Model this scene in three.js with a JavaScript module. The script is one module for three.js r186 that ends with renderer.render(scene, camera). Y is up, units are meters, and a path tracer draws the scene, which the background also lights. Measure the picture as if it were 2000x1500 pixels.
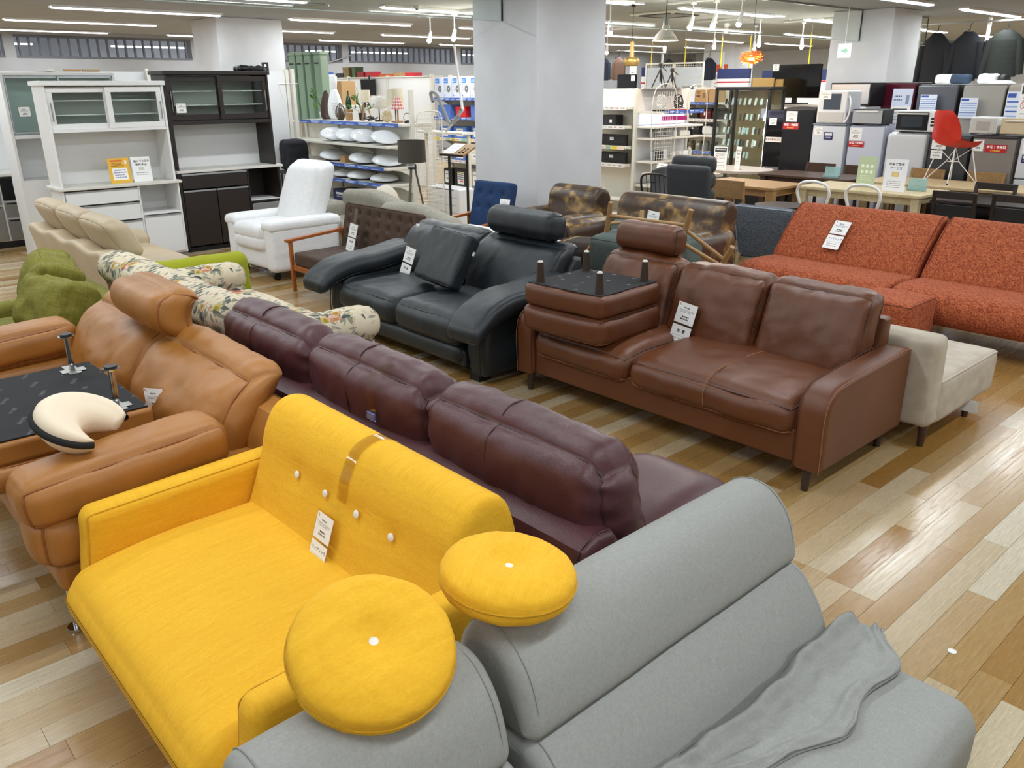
import * as THREE from 'three';
import { RoundedBoxGeometry } from 'three/addons/geometries/RoundedBoxGeometry.js';
import { ImprovedNoise } from 'three/addons/math/ImprovedNoise.js';
import { mergeGeometries, toCreasedNormals } from 'three/addons/utils/BufferGeometryUtils.js';
import { RectAreaLightUniformsLib } from 'three/addons/lights/RectAreaLightUniformsLib.js';

// ---------- camera, light, exposure ----------
const scene = new THREE.Scene();
scene.background = new THREE.Color(0.0, 0.0, 0.0);
const PITCH = 20.036 * Math.PI / 180, ROLL = -0.4086 * Math.PI / 180, YAW = 47.945 * Math.PI / 180;
const camera = new THREE.PerspectiveCamera(2 * Math.atan(750 / 1592.1) * 180 / Math.PI, 4 / 3, 0.05, 80);
{
  const f = new THREE.Vector3(Math.cos(YAW) * Math.cos(PITCH), -Math.sin(PITCH), -Math.sin(YAW) * Math.cos(PITCH));
  const r0 = new THREE.Vector3().crossVectors(f, new THREE.Vector3(0, 1, 0)).normalize();
  const u0 = new THREE.Vector3().crossVectors(r0, f);
  camera.up.copy(u0.multiplyScalar(Math.cos(ROLL)).addScaledVector(r0, -Math.sin(ROLL)));
  camera.position.set(0, 1.8, 0);
  camera.lookAt(f.add(camera.position));
}
const renderer = new THREE.WebGLRenderer({ antialias: true });
renderer.toneMapping = THREE.LinearToneMapping;
renderer.toneMappingExposure = 1.22;
renderer.shadowMap.enabled = true;
RectAreaLightUniformsLib.init();
const LIGHT = 38;                       // radiance of a ceiling strip
const CEIL = 2.9, LCOL = new THREE.Color().setRGB(.93, 1, 1.04);

// ---------- helpers ----------
const PI = Math.PI, V = (x, y, z) => new THREE.Vector3(x, y, z);
function rng(a) { return () => { a |= 0; a = a + 0x6D2B79F5 | 0; let t = Math.imul(a ^ a >>> 15, 1 | a); t = t + Math.imul(t ^ t >>> 7, 61 | t) ^ t; return ((t ^ t >>> 14) >>> 0) / 4294967296; }; }
const perlin = new ImprovedNoise();
const fbm = (x, y, z, o = 3) => { let s = 0, a = 1; for (let i = 0; i < o; i++) { s += a * perlin.noise(x, y, z); x = x * 2.03 + 7.1; y = y * 2.03 + 3.7; z = z * 2.03 + 1.3; a *= .5; } return s; };
const clamp = (v, a, b) => Math.min(b, Math.max(a, v));
const mix = (a, b, t) => a + (b - a) * t;
const sst = (a, b, x) => { const t = clamp((x - a) / (b - a), 0, 1); return t * t * (3 - 2 * t); };

const used = {};
function numbered(n) { const k = used[n] = (used[n] ?? -1) + 1; return k ? n + '_' + String(k).padStart(3, '0') : n; }
function thing(name, label, category, pos = [0, 0, 0], turn = 0, group) {
  const o = new THREE.Group(); o.name = numbered(name); o.position.set(...pos); o.rotation.y = turn;
  o.userData = { label, category }; if (group) o.userData.group = group; scene.add(o); return o;
}
function struct(name, parent) { const o = new THREE.Group(); o.name = name; if (!parent) { o.userData.kind = 'structure'; scene.add(o); } else parent.add(o); return o; }
function part(parent, name, geo, mat, pos, rot, label) {
  const m = new THREE.Mesh(geo, mat); m.name = name; m.castShadow = m.receiveShadow = true;
  if (pos) m.position.set(...pos); if (rot) m.rotation.set(...rot); if (label) m.userData.label = label;
  parent.add(m); return m;
}
// a copy of a thing under its own name
function copyOf(src, label, pos, turn = src.rotation.y, group) {
  const c = src.clone(); c.name = numbered(src.name.replace(/_\d{3}$/, '')); c.position.set(...pos); c.rotation.y = turn;
  c.userData = { ...src.userData, label }; if (group) c.userData.group = group; scene.add(c); return c;
}
// smooth normals over coincident vertices, then uv in metres by the dominant axis of each face
function smooth(g) {
  g.computeVertexNormals(); const p = g.attributes.position, n = g.attributes.normal, map = new Map();
  const key = i => Math.round(p.getX(i) * 2e4) + ',' + Math.round(p.getY(i) * 2e4) + ',' + Math.round(p.getZ(i) * 2e4);
  for (let i = 0; i < p.count; i++) { const k = key(i), v = map.get(k) || [0, 0, 0]; v[0] += n.getX(i); v[1] += n.getY(i); v[2] += n.getZ(i); map.set(k, v); }
  for (let i = 0; i < p.count; i++) { const v = map.get(key(i)), l = Math.hypot(...v) || 1; n.setXYZ(i, v[0] / l, v[1] / l, v[2] / l); }
  return g;
}
function buv(g, sw) {
  g = g.index ? g.toNonIndexed() : g; const p = g.attributes.position, uv = new Float32Array(p.count * 2), a = V(), b = V(), c = V(), n = V();
  for (let i = 0; i < p.count; i += 3) {
    a.fromBufferAttribute(p, i); b.fromBufferAttribute(p, i + 1); c.fromBufferAttribute(p, i + 2);
    n.crossVectors(b.clone().sub(a), c.clone().sub(a)); const x = Math.abs(n.x), y = Math.abs(n.y), z = Math.abs(n.z);
    [a, b, c].forEach((q, k) => { let u, v; if (y >= x && y >= z) { u = q.x; v = q.z; } else if (x >= z) { u = q.z; v = q.y; } else { u = q.x; v = q.y; } if (sw) [u, v] = [v, u]; uv[(i + k) * 2] = u; uv[(i + k) * 2 + 1] = v; });
  }
  g.setAttribute('uv', new THREE.BufferAttribute(uv, 2)); return g;
}
const fin = (g, sw) => buv(smooth(g), sw);
const strip = g => { const h = new THREE.BufferGeometry(), s = g.index ? g.toNonIndexed() : g; for (const k of ['position', 'normal', 'uv']) h.setAttribute(k, s.attributes[k]); return h; };
const merge = gs => gs.length === 1 ? gs[0] : mergeGeometries(gs.map(strip));
const mv = (g, x, y, z, rx = 0, ry = 0, rz = 0) => { if (rx) g.rotateX(rx); if (ry) g.rotateY(ry); if (rz) g.rotateZ(rz); g.translate(x, y, z); return g; };
// plain chamfered box, uv in metres
const bxc = new Map();
function bx(w, h, d, x = 0, y = 0, z = 0, r = 0.003) {
  const k = [w, h, d, x, y, z, r].map(v => v.toFixed(4)).join(); if (bxc.has(k)) return bxc.get(k);
  r = Math.min(r, w * .3, h * .3, d * .3);
  const g = buv(r > 0 ? new RoundedBoxGeometry(w, h, d, 1, r) : new THREE.BoxGeometry(w, h, d)); g.translate(x, y, z); bxc.set(k, g); return g;
}
// box from its corner ranges
const bb = (x0, x1, y0, y1, z0, z1, r) => bx(x1 - x0, y1 - y0, z1 - z0, (x0 + x1) / 2, (y0 + y1) / 2, (z0 + z1) / 2, r);
// upholstered block: rounded, puffed, wrinkled, bent by fn(p, a, b, c)
function cushMap(w, h, d, o) {
  const { r = .05, px = 0, py = 0, pz = 0, fn } = o;
  return (a, b, c) => {
    const p = V(a * w / 2, b * h / 2, c * d / 2), rx = Math.min(r, w / 2), ry = Math.min(r, h / 2), rz = Math.min(r, d / 2);
    const q = V(clamp(p.x, -w / 2 + rx, w / 2 - rx), clamp(p.y, -h / 2 + ry, h / 2 - ry), clamp(p.z, -d / 2 + rz, d / 2 - rz));
    const e = V((p.x - q.x) / rx, (p.y - q.y) / ry, (p.z - q.z) / rz), l = e.length();
    if (l > 1e-9) { const m = Math.max(Math.abs(e.x), Math.abs(e.y), Math.abs(e.z)) / l; p.set(q.x + e.x * m * rx, q.y + e.y * m * ry, q.z + e.z * m * rz); }
    const A = 1 - a * a, B = 1 - b * b, C = 1 - c * c;
    p.x += px * a * Math.sqrt(B * C); p.y += py * b * Math.sqrt(A * C); p.z += pz * c * Math.sqrt(A * B);
    if (fn) fn(p, a, b, c); return p;
  };
}
function cush(w, h, d, o = {}) {
  const { n = 24, wr = 0, ws = 7, seed = 0, sw } = o, M = cushMap(w, h, d, o), mx = Math.max(w, h, d);
  const k = v => Math.max(6, Math.round(n * Math.sqrt(v / mx))), g = new THREE.BoxGeometry(2, 2, 2, k(w), k(h), k(d)), P = g.attributes.position;
  const e = t => t * (1.5 - .5 * t * t) * .45 + t * .55;
  for (let i = 0; i < P.count; i++) { const p = M(e(P.getX(i)), e(P.getY(i)), e(P.getZ(i))); P.setXYZ(i, p.x, p.y, p.z); }
  smooth(g);
  if (wr) {
    const N = g.attributes.normal;
    for (let i = 0; i < P.count; i++) {
      const x = P.getX(i), y = P.getY(i), z = P.getZ(i), f = wr * (fbm(x * ws + seed, y * ws, z * ws, 3) + .6 * (1 - 2 * Math.abs(perlin.noise(x * ws * 1.7 + seed, y * ws * .8, z * ws * 1.3 + 5))));
      P.setXYZ(i, x + N.getX(i) * f, y + N.getY(i) * f, z + N.getZ(i) * f);
    }
    smooth(g);
  }
  return buv(g, sw);
}
// welt along an edge loop of a cushion: face '+y', '-y', '+z', '-z', '+x', '-x'
function welt(w, h, d, o, face, r = .005, out = 1.006) {
  r += .0012;
  const M = cushMap(w, h, d, o), s = face[0] === '+' ? 1 : -1, ax = face[1], pts = [], N = 20;
  const ring = []; for (let i = 0; i < 4 * N; i++) { const k = Math.floor(i / N), t = -1 + 2 * (i % N) / N; ring.push([[t, -1], [1, t], [-t, 1], [-1, -t]][k]); }
  for (const [u, v] of ring) pts.push(ax === 'y' ? M(u, s, v) : ax === 'z' ? M(u, v, s) : M(s, u, v));
  return tube(pts.map(p => p.multiplyScalar(out)), r, 160, 6, true);
}
// seam running over a cushion at a fixed share of its width: up the rear face, over the top
function meridian(w, h, d, o, a, r = .004, b0 = -.7, front = 1) {
  const M = cushMap(w, h, d, o), pts = []; for (let i = 0; i <= 12; i++) pts.push(M(a, b0 + (1 - b0) * i / 12, -1)); for (let i = 1; i <= 6; i++) pts.push(M(a, 1, -1 + (front + 1) * i / 6)); return tube(pts.map(p => p.multiplyScalar(1.012)), r, 60, 6);
}
function tube(pts, r, n = 40, k = 8, closed = false) { return new THREE.TubeGeometry(new THREE.CatmullRomCurve3(pts.map(p => p.isVector3 ? p : V(...p)), closed, 'centripetal'), n, r, k, closed); }
// round bar between two points, tapering
function bar(a, b, r1, r2 = r1, k = 10) {
  const A = V(...a), B = V(...b), d = B.clone().sub(A), g = new THREE.CylinderGeometry(r2, r1, d.length(), k);
  g.applyQuaternion(new THREE.Quaternion().setFromUnitVectors(V(0, 1, 0), d.normalize())); g.translate((A.x + B.x) / 2, (A.y + B.y) / 2, (A.z + B.z) / 2); return g;
}
// square bar between two points
function sbar(a, b, w, t = w, r = .003) {
  const A = V(...a), B = V(...b), d = B.clone().sub(A), L = d.length(), g = new RoundedBoxGeometry(w, t, L, 1, Math.min(r, w * .3, t * .3)), m = new THREE.Matrix4().lookAt(V(0, 0, 0), d.negate().normalize(), V(0, 1, .001)); buv(g);
  const h = buv(g); h.applyMatrix4(m); h.translate((A.x + B.x) / 2, (A.y + B.y) / 2, (A.z + B.z) / 2); return h;
}
const lathe = (pts, k = 28) => new THREE.LatheGeometry(pts.map(p => new THREE.Vector2(p[0], p[1])), k);
// closed outline (x,y), smoothed if spl, extruded along z and centred, with rounded ends
function ext(pts, L, { bev = .02, steps = 1, spl = false, bs = 4, fn, crease = 0, n = 60, wr = 0, ws = 6, seed = 0, sw } = {}) {
  let P = pts.map(p => new THREE.Vector2(p[0], p[1]));
  if (spl) P = new THREE.CatmullRomCurve3(P.map(p => V(p.x, p.y, 0)), true, 'centripetal').getSpacedPoints(n).slice(0, -1).map(p => new THREE.Vector2(p.x, p.y));
  const g = new THREE.ExtrudeGeometry(new THREE.Shape(P), { depth: L - 2 * bev, steps, bevelEnabled: bev > 0, bevelThickness: bev, bevelSize: bev, bevelOffset: -bev, bevelSegments: bs, curveSegments: 6 });
  g.translate(0, 0, -(L - 2 * bev) / 2); g.deleteAttribute('uv'); const Q = g.attributes.position;
  if (fn) for (let i = 0; i < Q.count; i++) { const p = V(Q.getX(i), Q.getY(i), Q.getZ(i)); fn(p); Q.setXYZ(i, p.x, p.y, p.z); }
  let h = g; if (crease) { h.deleteAttribute('normal'); h = toCreasedNormals(h, crease); } else smooth(h);
  if (wr) { const N = h.attributes.normal, S = h.attributes.position; for (let i = 0; i < S.count; i++) { const x = S.getX(i), y = S.getY(i), z = S.getZ(i), f = wr * fbm(x * ws + seed, y * ws, z * ws, 3); S.setXYZ(i, x + N.getX(i) * f, y + N.getY(i) * f, z + N.getZ(i) * f); } smooth(h); }
  return buv(h, sw);
}

// ---------- textures ----------
function hash2(x, y, s) { let h = Math.imul(x, 374761393) + Math.imul(y, 668265263) + Math.imul(s, 982451653) | 0; h = Math.imul(h ^ h >>> 13, 1274126177); return ((h ^ h >>> 16) >>> 0) / 4294967296; }
// tiling value noise, px and py cells over the unit square
function pn(u, v, px, py, s = 0) {
  const x = u * px, y = v * py, i = Math.floor(x), j = Math.floor(y); let f = x - i, g = y - j; f = f * f * (3 - 2 * f); g = g * g * (3 - 2 * g);
  const h = (a, b) => hash2(((a % px) + px) % px, ((b % py) + py) % py, s);
  return mix(mix(h(i, j), h(i + 1, j), f), mix(h(i, j + 1), h(i + 1, j + 1), f), g);
}
const pf = (u, v, px, py, s, o = 4) => { let r = 0, a = .5, t = 0; for (let k = 0; k < o; k++) { r += a * pn(u, v, px, py, s + k); t += a; a *= .5; px *= 2; py *= 2; } return r / t; };
function worley(u, v, n, s) { const x = u * n, y = v * n, i = Math.floor(x), j = Math.floor(y); let d1 = 9, d2 = 9; for (let a = -1; a < 2; a++) for (let b = -1; b < 2; b++) { const ci = ((i + a) % n + n) % n, cj = ((j + b) % n + n) % n, dx = i + a + hash2(ci, cj, s) - x, dy = j + b + hash2(ci, cj, s + 1) - y, d = dx * dx + dy * dy; if (d < d1) { d2 = d1; d1 = d; } else if (d < d2) d2 = d; } return Math.sqrt(d2) - Math.sqrt(d1); }
function tex(n, metres, f, srgb = true) {
  const d = new Uint8Array(n * n * 4);
  for (let j = 0; j < n; j++) for (let i = 0; i < n; i++) { let c = f((i + .5) / n, (j + .5) / n); if (typeof c === 'number') c = [c, c, c]; const k = (j * n + i) * 4; d[k] = clamp(c[0], 0, 1) * 255; d[k + 1] = clamp(c[1], 0, 1) * 255; d[k + 2] = clamp(c[2], 0, 1) * 255; d[k + 3] = 255; }
  const t = new THREE.DataTexture(d, n, n); t.wrapS = t.wrapT = THREE.RepeatWrapping; t.magFilter = THREE.LinearFilter; t.minFilter = THREE.LinearMipmapLinearFilter; t.generateMipmaps = true;
  const m = Array.isArray(metres) ? metres : [metres, metres]; t.repeat.set(1 / m[0], 1 / m[1]); if (srgb) t.colorSpace = THREE.SRGBColorSpace; t.needsUpdate = true; return t;
}
const hex = h => [(h >> 16 & 255) / 255, (h >> 8 & 255) / 255, (h & 255) / 255];
const lerp3 = (a, b, t) => [mix(a[0], b[0], t), mix(a[1], b[1], t), mix(a[2], b[2], t)];
const std = (color, rough = .6, o = {}) => new THREE.MeshStandardMaterial({ color, roughness: rough, ...o });
const phy = (color, rough, o) => new THREE.MeshPhysicalMaterial({ color, roughness: rough, ...o });

const grainBump = tex(512, .22, (u, v) => .25 + .55 * Math.min(1, worley(u, v, 56, 3) * 2.2) + .2 * pf(u, v, 8, 8, 9, 3), false);
const leatherTone = tex(256, .9, (u, v) => { const t = pf(u, v, 4, 4, 21, 5); return .86 + .14 * t; });
const leather = (c, rough = .38, b = .0006) => std(c, rough, { map: leatherTone, bumpMap: grainBump, bumpScale: b });
const weaveBump = tex(256, .12, (u, v) => .5 + .3 * Math.sin(u * 60 * 2 * PI) * Math.sin(v * 60 * 2 * PI) + .4 * (pf(u, v, 40, 40, 5, 2) - .5), false);
// two-tone fabric with streaks along u and v
function fabric(n, metres, c1, c2, f, rough = .92, bump = .0008, o = {}) {
  const A = hex(c1), B = hex(c2), m = tex(n, metres, (u, v) => lerp3(A, B, clamp(f(u, v), 0, 1)));
  const b = tex(n, metres, f, false);
  return std(0xffffff, rough, { map: m, bumpMap: b, bumpScale: bump, ...o });
}
const M = {
  white: std(0xe9e9e8, .45), paint: std(0xdedfe0, .75), offw: std(0xdcdad2, .5), black: std(0x121214, .45), dark: std(0x1d1c1e, .5), chrome: std(0xc9cbcd, .12, { metalness: 1 }),
  steel: std(0xa9a8a5, .32, { metalness: .9 }), alu: std(0xb9bcc0, .35, { metalness: .8 }), grey: std(0x8b8d90, .6), plastic: std(0xe6e8ea, .35), cardboard: std(0xb08d62, .85),
  glass: phy(0xf4faf8, .02, { transmission: 1, thickness: 0, ior: 1.45 }), ivory: std(0xdedbd0, .5), navyp: std(0x23305e, .6), bluep: std(0x4d74c4, .55), redp: std(0xc0202c, .5), gloss: std(0x0a0b0f, .12),
};
// ---------- floor of separate planks ----------
const floor = struct('floor');
part(floor, 'subfloor', bb(-7, 27, -.2, -.0125, -20, 7, 0), std(0x2e2418, .9));
const plankGrain = tex(1024, [1.1, .5], (u, v) => { const w = pf(u, v, 3, 12, 31, 4), s = pf(u, v, 9, 120, 33, 3), k = pn(u, v, 26, 40, 35); const f = pf(u, v, 22, 14, 37, 4), g = pf(u, v, 60, 40, 38, 3); return .8 + .03 * s + .08 * w + .1 * f + .05 * sst(.56, .72, g) - (k > .955 ? .16 * (k - .955) / .045 : 0) - (g < .24 ? .12 : 0); });
const plankRough = tex(256, .5, (u, v) => .13 + .22 * pf(u, v, 6, 6, 41, 4), false);
const plankTones = [0xbfa277, 0xb5935f, 0xc8b08a, 0xa88047, 0xcbb795, 0xb08c57, 0xd2c3a4, 0x9d7236, 0xbb9560, 0xd8ccb2];
const plankMat = plankTones.map(c => std(c, 1, { map: plankGrain, roughnessMap: plankRough }));
{
  const rd = rng(77), PW = .1, lens = [.6, .9, 1.05, 1.3], pw = PW - .0012, gs = {}, planks = [];
  const geo = (L, k) => gs[L + '_' + k] ||= (() => { const g = new THREE.BoxGeometry(L - .0012, .0125, pw); buv(g); const uv = g.attributes.uv; for (let i = 0; i < uv.count; i++) uv.setXY(i, uv.getX(i) + k * .37, uv.getY(i) + k * .113); g.translate(0, -.00625, 0); return g; })();
  const covered = [[.55, 1.35, -2.7, -1.5], [.4, 2, -1.15, -.5], [1.5, 2.25, -3.9, -1.3], [.5, 1.35, -4.8, -2.9], [1.6, 2.5, -5.8, -4.1], [.6, 1.4, -6.1, -5], [3.35, 4.15, -3.55, -1.65], [3.2, 4.1, -5.5, -3.8], [4.2, 4.9, -2, -1.5]];
  const cp = camera.position, fw = camera.getWorldDirection(V()); camera.updateMatrixWorld(); camera.updateProjectionMatrix();
  for (let j = 0; j < 150; j++) {
    const z = 1.55 - j * PW; let x = -1.5 - rd() * .9;
    while (x < 15) {
      const L = lens[Math.floor(rd() * 4)], r = rd(), t = Math.floor(r < .7 ? rd() * 6 : rd() * 10), c = V(x + L / 2, 0, z), q = c.clone().project(camera);
      const seen = c.clone().sub(cp).dot(fw) > .3 && Math.abs(q.x) < 1.15 && Math.abs(q.y) < 1.15, hid = covered.some(b => c.x > b[0] + .1 && c.x < b[1] - .1 && z > b[2] && z < b[3]);
      planks.push({ x: x + L / 2, z, L, t, k: Math.floor(rd() * 6), y: -rd() * .0006, d: (seen && !hid ? 0 : 1000) + c.distanceTo(cp) / Math.sqrt(L) }); x += L;
    }
  }
  planks.sort((a, b) => a.d - b.d);
  const far = [], col = new THREE.Color();
  planks.forEach((p, i) => {
    if (i < 296) part(floor, 'plank', geo(p.L, p.k), plankMat[p.t], [p.x, p.y, p.z]);
    else { const g = geo(p.L, p.k).clone(); g.translate(p.x, p.y, p.z); col.set(plankTones[p.t]); const a = new Float32Array(g.attributes.position.count * 3); for (let q = 0; q < a.length; q += 3) { a[q] = col.r; a[q + 1] = col.g; a[q + 2] = col.b; } g.setAttribute('color', new THREE.BufferAttribute(a, 3)); far.push(g); }
  });
  const m = part(floor, 'far_planks', mergeGeometries(far), std(0xffffff, 1, { map: plankGrain, roughnessMap: plankRough, vertexColors: true })); m.userData.kind = 'stuff';
  part(floor, 'aisle_vinyl', bb(15, 27, -.0125, -.001, -20, 7, 0), std(0xc4ab85, .4)); part(floor, 'rear_vinyl', bb(-7, 15, -.0125, -.001, -20, 1.55 - 149.5 * PW, 0), std(0xc0a57c, .4));
  part(floor, 'front_vinyl', bb(-7, 15, -.0125, -.001, 1.6, 7, 0), std(0xc0a57c, .4)); part(floor, 'side_vinyl', bb(-7, -2.41, -.0125, -.001, 1.55 - 149.5 * PW, 1.6, 0), std(0xc0a57c, .4));
}
// ---------- walls, ceiling, pillars ----------
const wallTone = tex(256, 1.4, (u, v) => .93 + .07 * pf(u, v, 5, 5, 51, 5));
const wallMat = std(0xd9dadd, .8, { map: wallTone, bumpMap: tex(128, .2, (u, v) => pf(u, v, 24, 24, 53, 3), false), bumpScale: .0006 });
const WZ = -19.6;
const wallBack = struct('wall_back');
const greyWall = std(0xaaaaac, .75, { map: wallTone });
part(wallBack, 'wall_panel', bb(-7, 27, 0, 2.42, WZ - .25, WZ, 0), greyWall); part(wallBack, 'wall_head', bb(-7, 27, 2.83, CEIL, WZ - .25, WZ, 0), greyWall);
{ // louvre bays: posts, slats standing upright, rails, pale room glow behind comes from its own lamps
  const slat = bx(.035, .41, .06, 0, 2.625, WZ - .09, .002), sm = std(0x5c5d63, .5), pm = std(0x9d9da0, .6);
  const bays = [[1.2, 4.25], [4.45, 8.0], [8.2, 11.9], [12.1, 15.6], [15.8, 19.4]];
  for (let b = 0; b < bays.length; b++) {
    const [a, c] = bays[b]; part(wallBack, 'bay_post', bb(c, c + .2, 2.42, 2.83, WZ - .25, WZ, 0), pm);
    part(wallBack, 'bay_rail', merge([bb(a, c, 2.41, 2.45, WZ - .15, WZ + .012), bb(a, c, 2.8, 2.84, WZ - .15, WZ + .012)]), sm);
    const n = 19; for (let i = 0; i < n; i++) part(wallBack, 'slat', slat, sm, [a + (c - a) * (i + .5) / n, 0, 0], null);
  }
  part(wallBack, 'wall_end', merge([bb(-7, 1.2, 2.42, 2.83, WZ - .25, WZ, 0), bb(19.6, 27, 2.42, 2.83, WZ - .25, WZ, 0)]), greyWall);
  part(wallBack, 'corridor', merge([bb(-7, 27, 1.9, 3.2, WZ - 3.2, WZ - 3.1, 0), bb(-7, 27, 3.1, 3.2, WZ - 3.1, WZ - .25, 0), bb(-7, 27, 1.9, 2.0, WZ - 3.1, WZ - .25, 0), bb(-7.1, -7, 1.9, 3.2, WZ - 3.2, WZ - .25, 0), bb(27, 27.1, 1.9, 3.2, WZ - 3.2, WZ - .25, 0)]), wallMat);
}
{ const w = struct('wall_right'); part(w, 'wall_panel', bb(27, 27.2, 0, CEIL, -20, 7, 0), wallMat); }
{ const w = struct('wall_left'); part(w, 'wall_panel', bb(-7.2, -7, 0, CEIL, -20, 7, 0), wallMat); }
{ const w = struct('wall_front'); part(w, 'wall_panel', bb(-7.2, 27.2, 0, CEIL, 7, 7.2, 0), wallMat); }
const ceiling = struct('ceiling');
const ceilMat = std(0xa4a5a5, .85, { map: wallTone });
part(ceiling, 'ceiling_slab', bb(-7.2, 27.2, CEIL, CEIL + .2, WZ - .25, 7.2, 0), ceilMat);
function pillar(name, x0, x1, z0, z1) {
  const w = struct(name); part(w, 'shaft', bb(x0, x1, 0, CEIL, z0, z1, .012), wallMat); part(w, 'skirting', merge([bb(x0 - .008, x1 + .008, 0, .07, z1, z1 + .008), bb(x0 - .008, x0, 0, .07, z0, z1)]), M.grey);
  return w;
}
const pillarC = pillar('wall_pillar_centre', 6.13, 7.15, -7.39, -6.38);
pillar('wall_pillar_right', 13.5, 14.5, -7.17, -6.17); pillar('wall_pillar_rear', 6.13, 7.3, -14.9, -13.9); pillar('wall_pillar_far', 20.9, 21.9, -14.9, -13.9); pillar('wall_pillar_deep', 13.5, 14.5, -14.9, -13.9);
// ceiling strip lights, each a housing, a glowing tube cover and a light
const glow = new THREE.MeshStandardMaterial({ color: 0xffffff, roughness: .4, emissive: 0xf4f7ff, emissiveIntensity: 3 });
{
  const housing = merge([bx(2.42, .02, .17, 0, CEIL - .01, 0), bx(2.42, .035, .012, 0, CEIL - .0175, .079), bx(2.42, .035, .012, 0, CEIL - .0175, -.079)]), tubeG = bx(2.38, .03, .1, 0, CEIL - .035, 0, .012);
  const rowsW = ['farthest row', 'second farthest row', 'third farthest row', 'fourth farthest row', 'fifth farthest row', 'sixth farthest row', 'row before the orange sofa', 'row overhead', 'row behind the camera'];
  [-18.65, -16.0, -13.3, -10.6, -8.1, -5.5, -2.85, -.2, 2.4].forEach((z, j) => {
    for (let k = -2; k < 7; k++) {
      const x = 3.55 + 3.6 * k + 1.2; if (j > 5 && k > 4) continue; if (x > 26) continue;
      const s = thing('ceiling_strip_light', `white ceiling strip light, ${['leftmost', 'second', 'third', 'fourth', 'fifth', 'sixth', 'seventh', 'eighth', 'ninth'][k + 2]} in the ${rowsW[j]}`, 'light', [x, 0, z], 0, 'ceiling strip lights');
      part(s, 'housing', housing, M.white); part(s, 'tube_light', tubeG, glow);
      const l = new THREE.RectAreaLight(LCOL, LIGHT, 2.36, .1); l.position.set(0, CEIL - .056, 0); l.rotation.x = -PI / 2; s.add(l); l.name = 'light_source';
    }
  });
}
{ // lamps of the room behind the louvres
  ['left', 'second', 'third', 'fourth'].forEach((n, i) => { const x = 3.5 + i * 5, t = thing('corridor_strip_light', `bright strip light seen through the louvres, ${n} bay`, 'light', [x, 2.74, WZ - 1.7], 0); part(t, 'housing', bx(3.4, .03, .12, 0, .03, 0), M.white); part(t, 'tube_light', bx(3.36, .03, .08, 0, 0, 0, .01), glow); part(t, 'rod', bar([0, .04, 0], [0, .36, 0], .008), M.white); const l = new THREE.RectAreaLight(LCOL, 16, 3.3, .08); l.position.set(0, -.02, 0); l.rotation.x = -PI / 2; t.add(l); l.name = 'light_source'; });
}
// ---------- upholstery materials ----------
const F = {
  yellow: fabric(512, .5, 0xde9f12, 0xf2c030, (u, v) => .12 + .42 * pf(u, v, 5, 50, 61, 3) + .5 * pf(u, v, 70, 130, 63, 3), .9, .001),
  grey: fabric(512, .3, 0x8b8c88, 0xa3a4a0, (u, v) => .25 * pf(u, v, 130, 22, 65, 2) + .25 * pf(u, v, 22, 130, 66, 2) + .5 * pf(u, v, 70, 70, 67, 3), .9, .0004),
  orange: fabric(512, .28, 0x7c3119, 0xc06a40, (u, v) => { const a = pf(u, v, 26, 90, 71, 2), b = pf(u, v, 90, 26, 72, 2); return clamp((Math.max(a, b) - .38) * 2.6, 0, 1); }, .95, .0018),
  green: fabric(512, .4, 0x5e5b14, 0x8f8b38, (u, v) => .5 * pf(u, v, 100, 8, 75, 2) + .5 * pf(u, v, 8, 100, 76, 2), .85, .0008),
  blueg: fabric(512, .3, 0x3f454c, 0x7f8994, (u, v) => clamp((.5 * pf(u, v, 20, 110, 78, 2) + .5 * pf(u, v, 110, 40, 79, 2) - .25) * 1.8, 0, 1), .95, .001),
  teal: fabric(256, .2, 0x4a5450, 0x66716d, (u, v) => pf(u, v, 60, 60, 80, 2), .95, .0006),
  taupe: fabric(256, .4, 0x8f8a7d, 0xa9a498, (u, v) => pf(u, v, 30, 30, 81, 4), .9, .0006),
  brownV: fabric(256, .5, 0x36251b, 0x56402f, (u, v) => pf(u, v, 6, 10, 82, 5), .75, .0005),
  beigeV: fabric(256, .5, 0xa79c8c, 0xc7bdad, (u, v) => pf(u, v, 6, 9, 83, 5), .8, .0005),
  white: fabric(256, .4, 0xe6e7e8, 0xf0f1f2, (u, v) => pf(u, v, 14, 20, 84, 4), .6, .0002),
  navy: fabric(256, .3, 0x10284a, 0x1f4270, (u, v) => pf(u, v, 50, 50, 85, 3), .9, .0006),
  under: fabric(256, .2, 0x0e0e10, 0x232326, (u, v) => pf(u, v, 50, 50, 86, 2), .9, .0004),
  distress: fabric(512, .75, 0x38271e, 0xa5834a, (u, v) => { const a = pf(u, v, 8, 8, 87, 5), b = pf(u, v, 14, 14, 88, 4); return clamp((a - .46) * 3.6, 0, 1) * (.45 + .55 * b) + .2 * b; }, .38, .0005),
  tan: leather(0xb27634, .4), maroon: leather(0x573034, .36), blackL: leather(0x22292e, .33, .0008), brown: leather(0x6b3c20, .36), beige: leather(0xcdb999, .45), greyL: leather(0x3a3d41, .5), stitch: std(0x94623f, .8), mpipe: std(0x3a1f22, .45), tpipe: std(0x8e5424, .5), bpipe: std(0x161a1d, .45), brpipe: std(0x40231a, .5),
};
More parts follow.
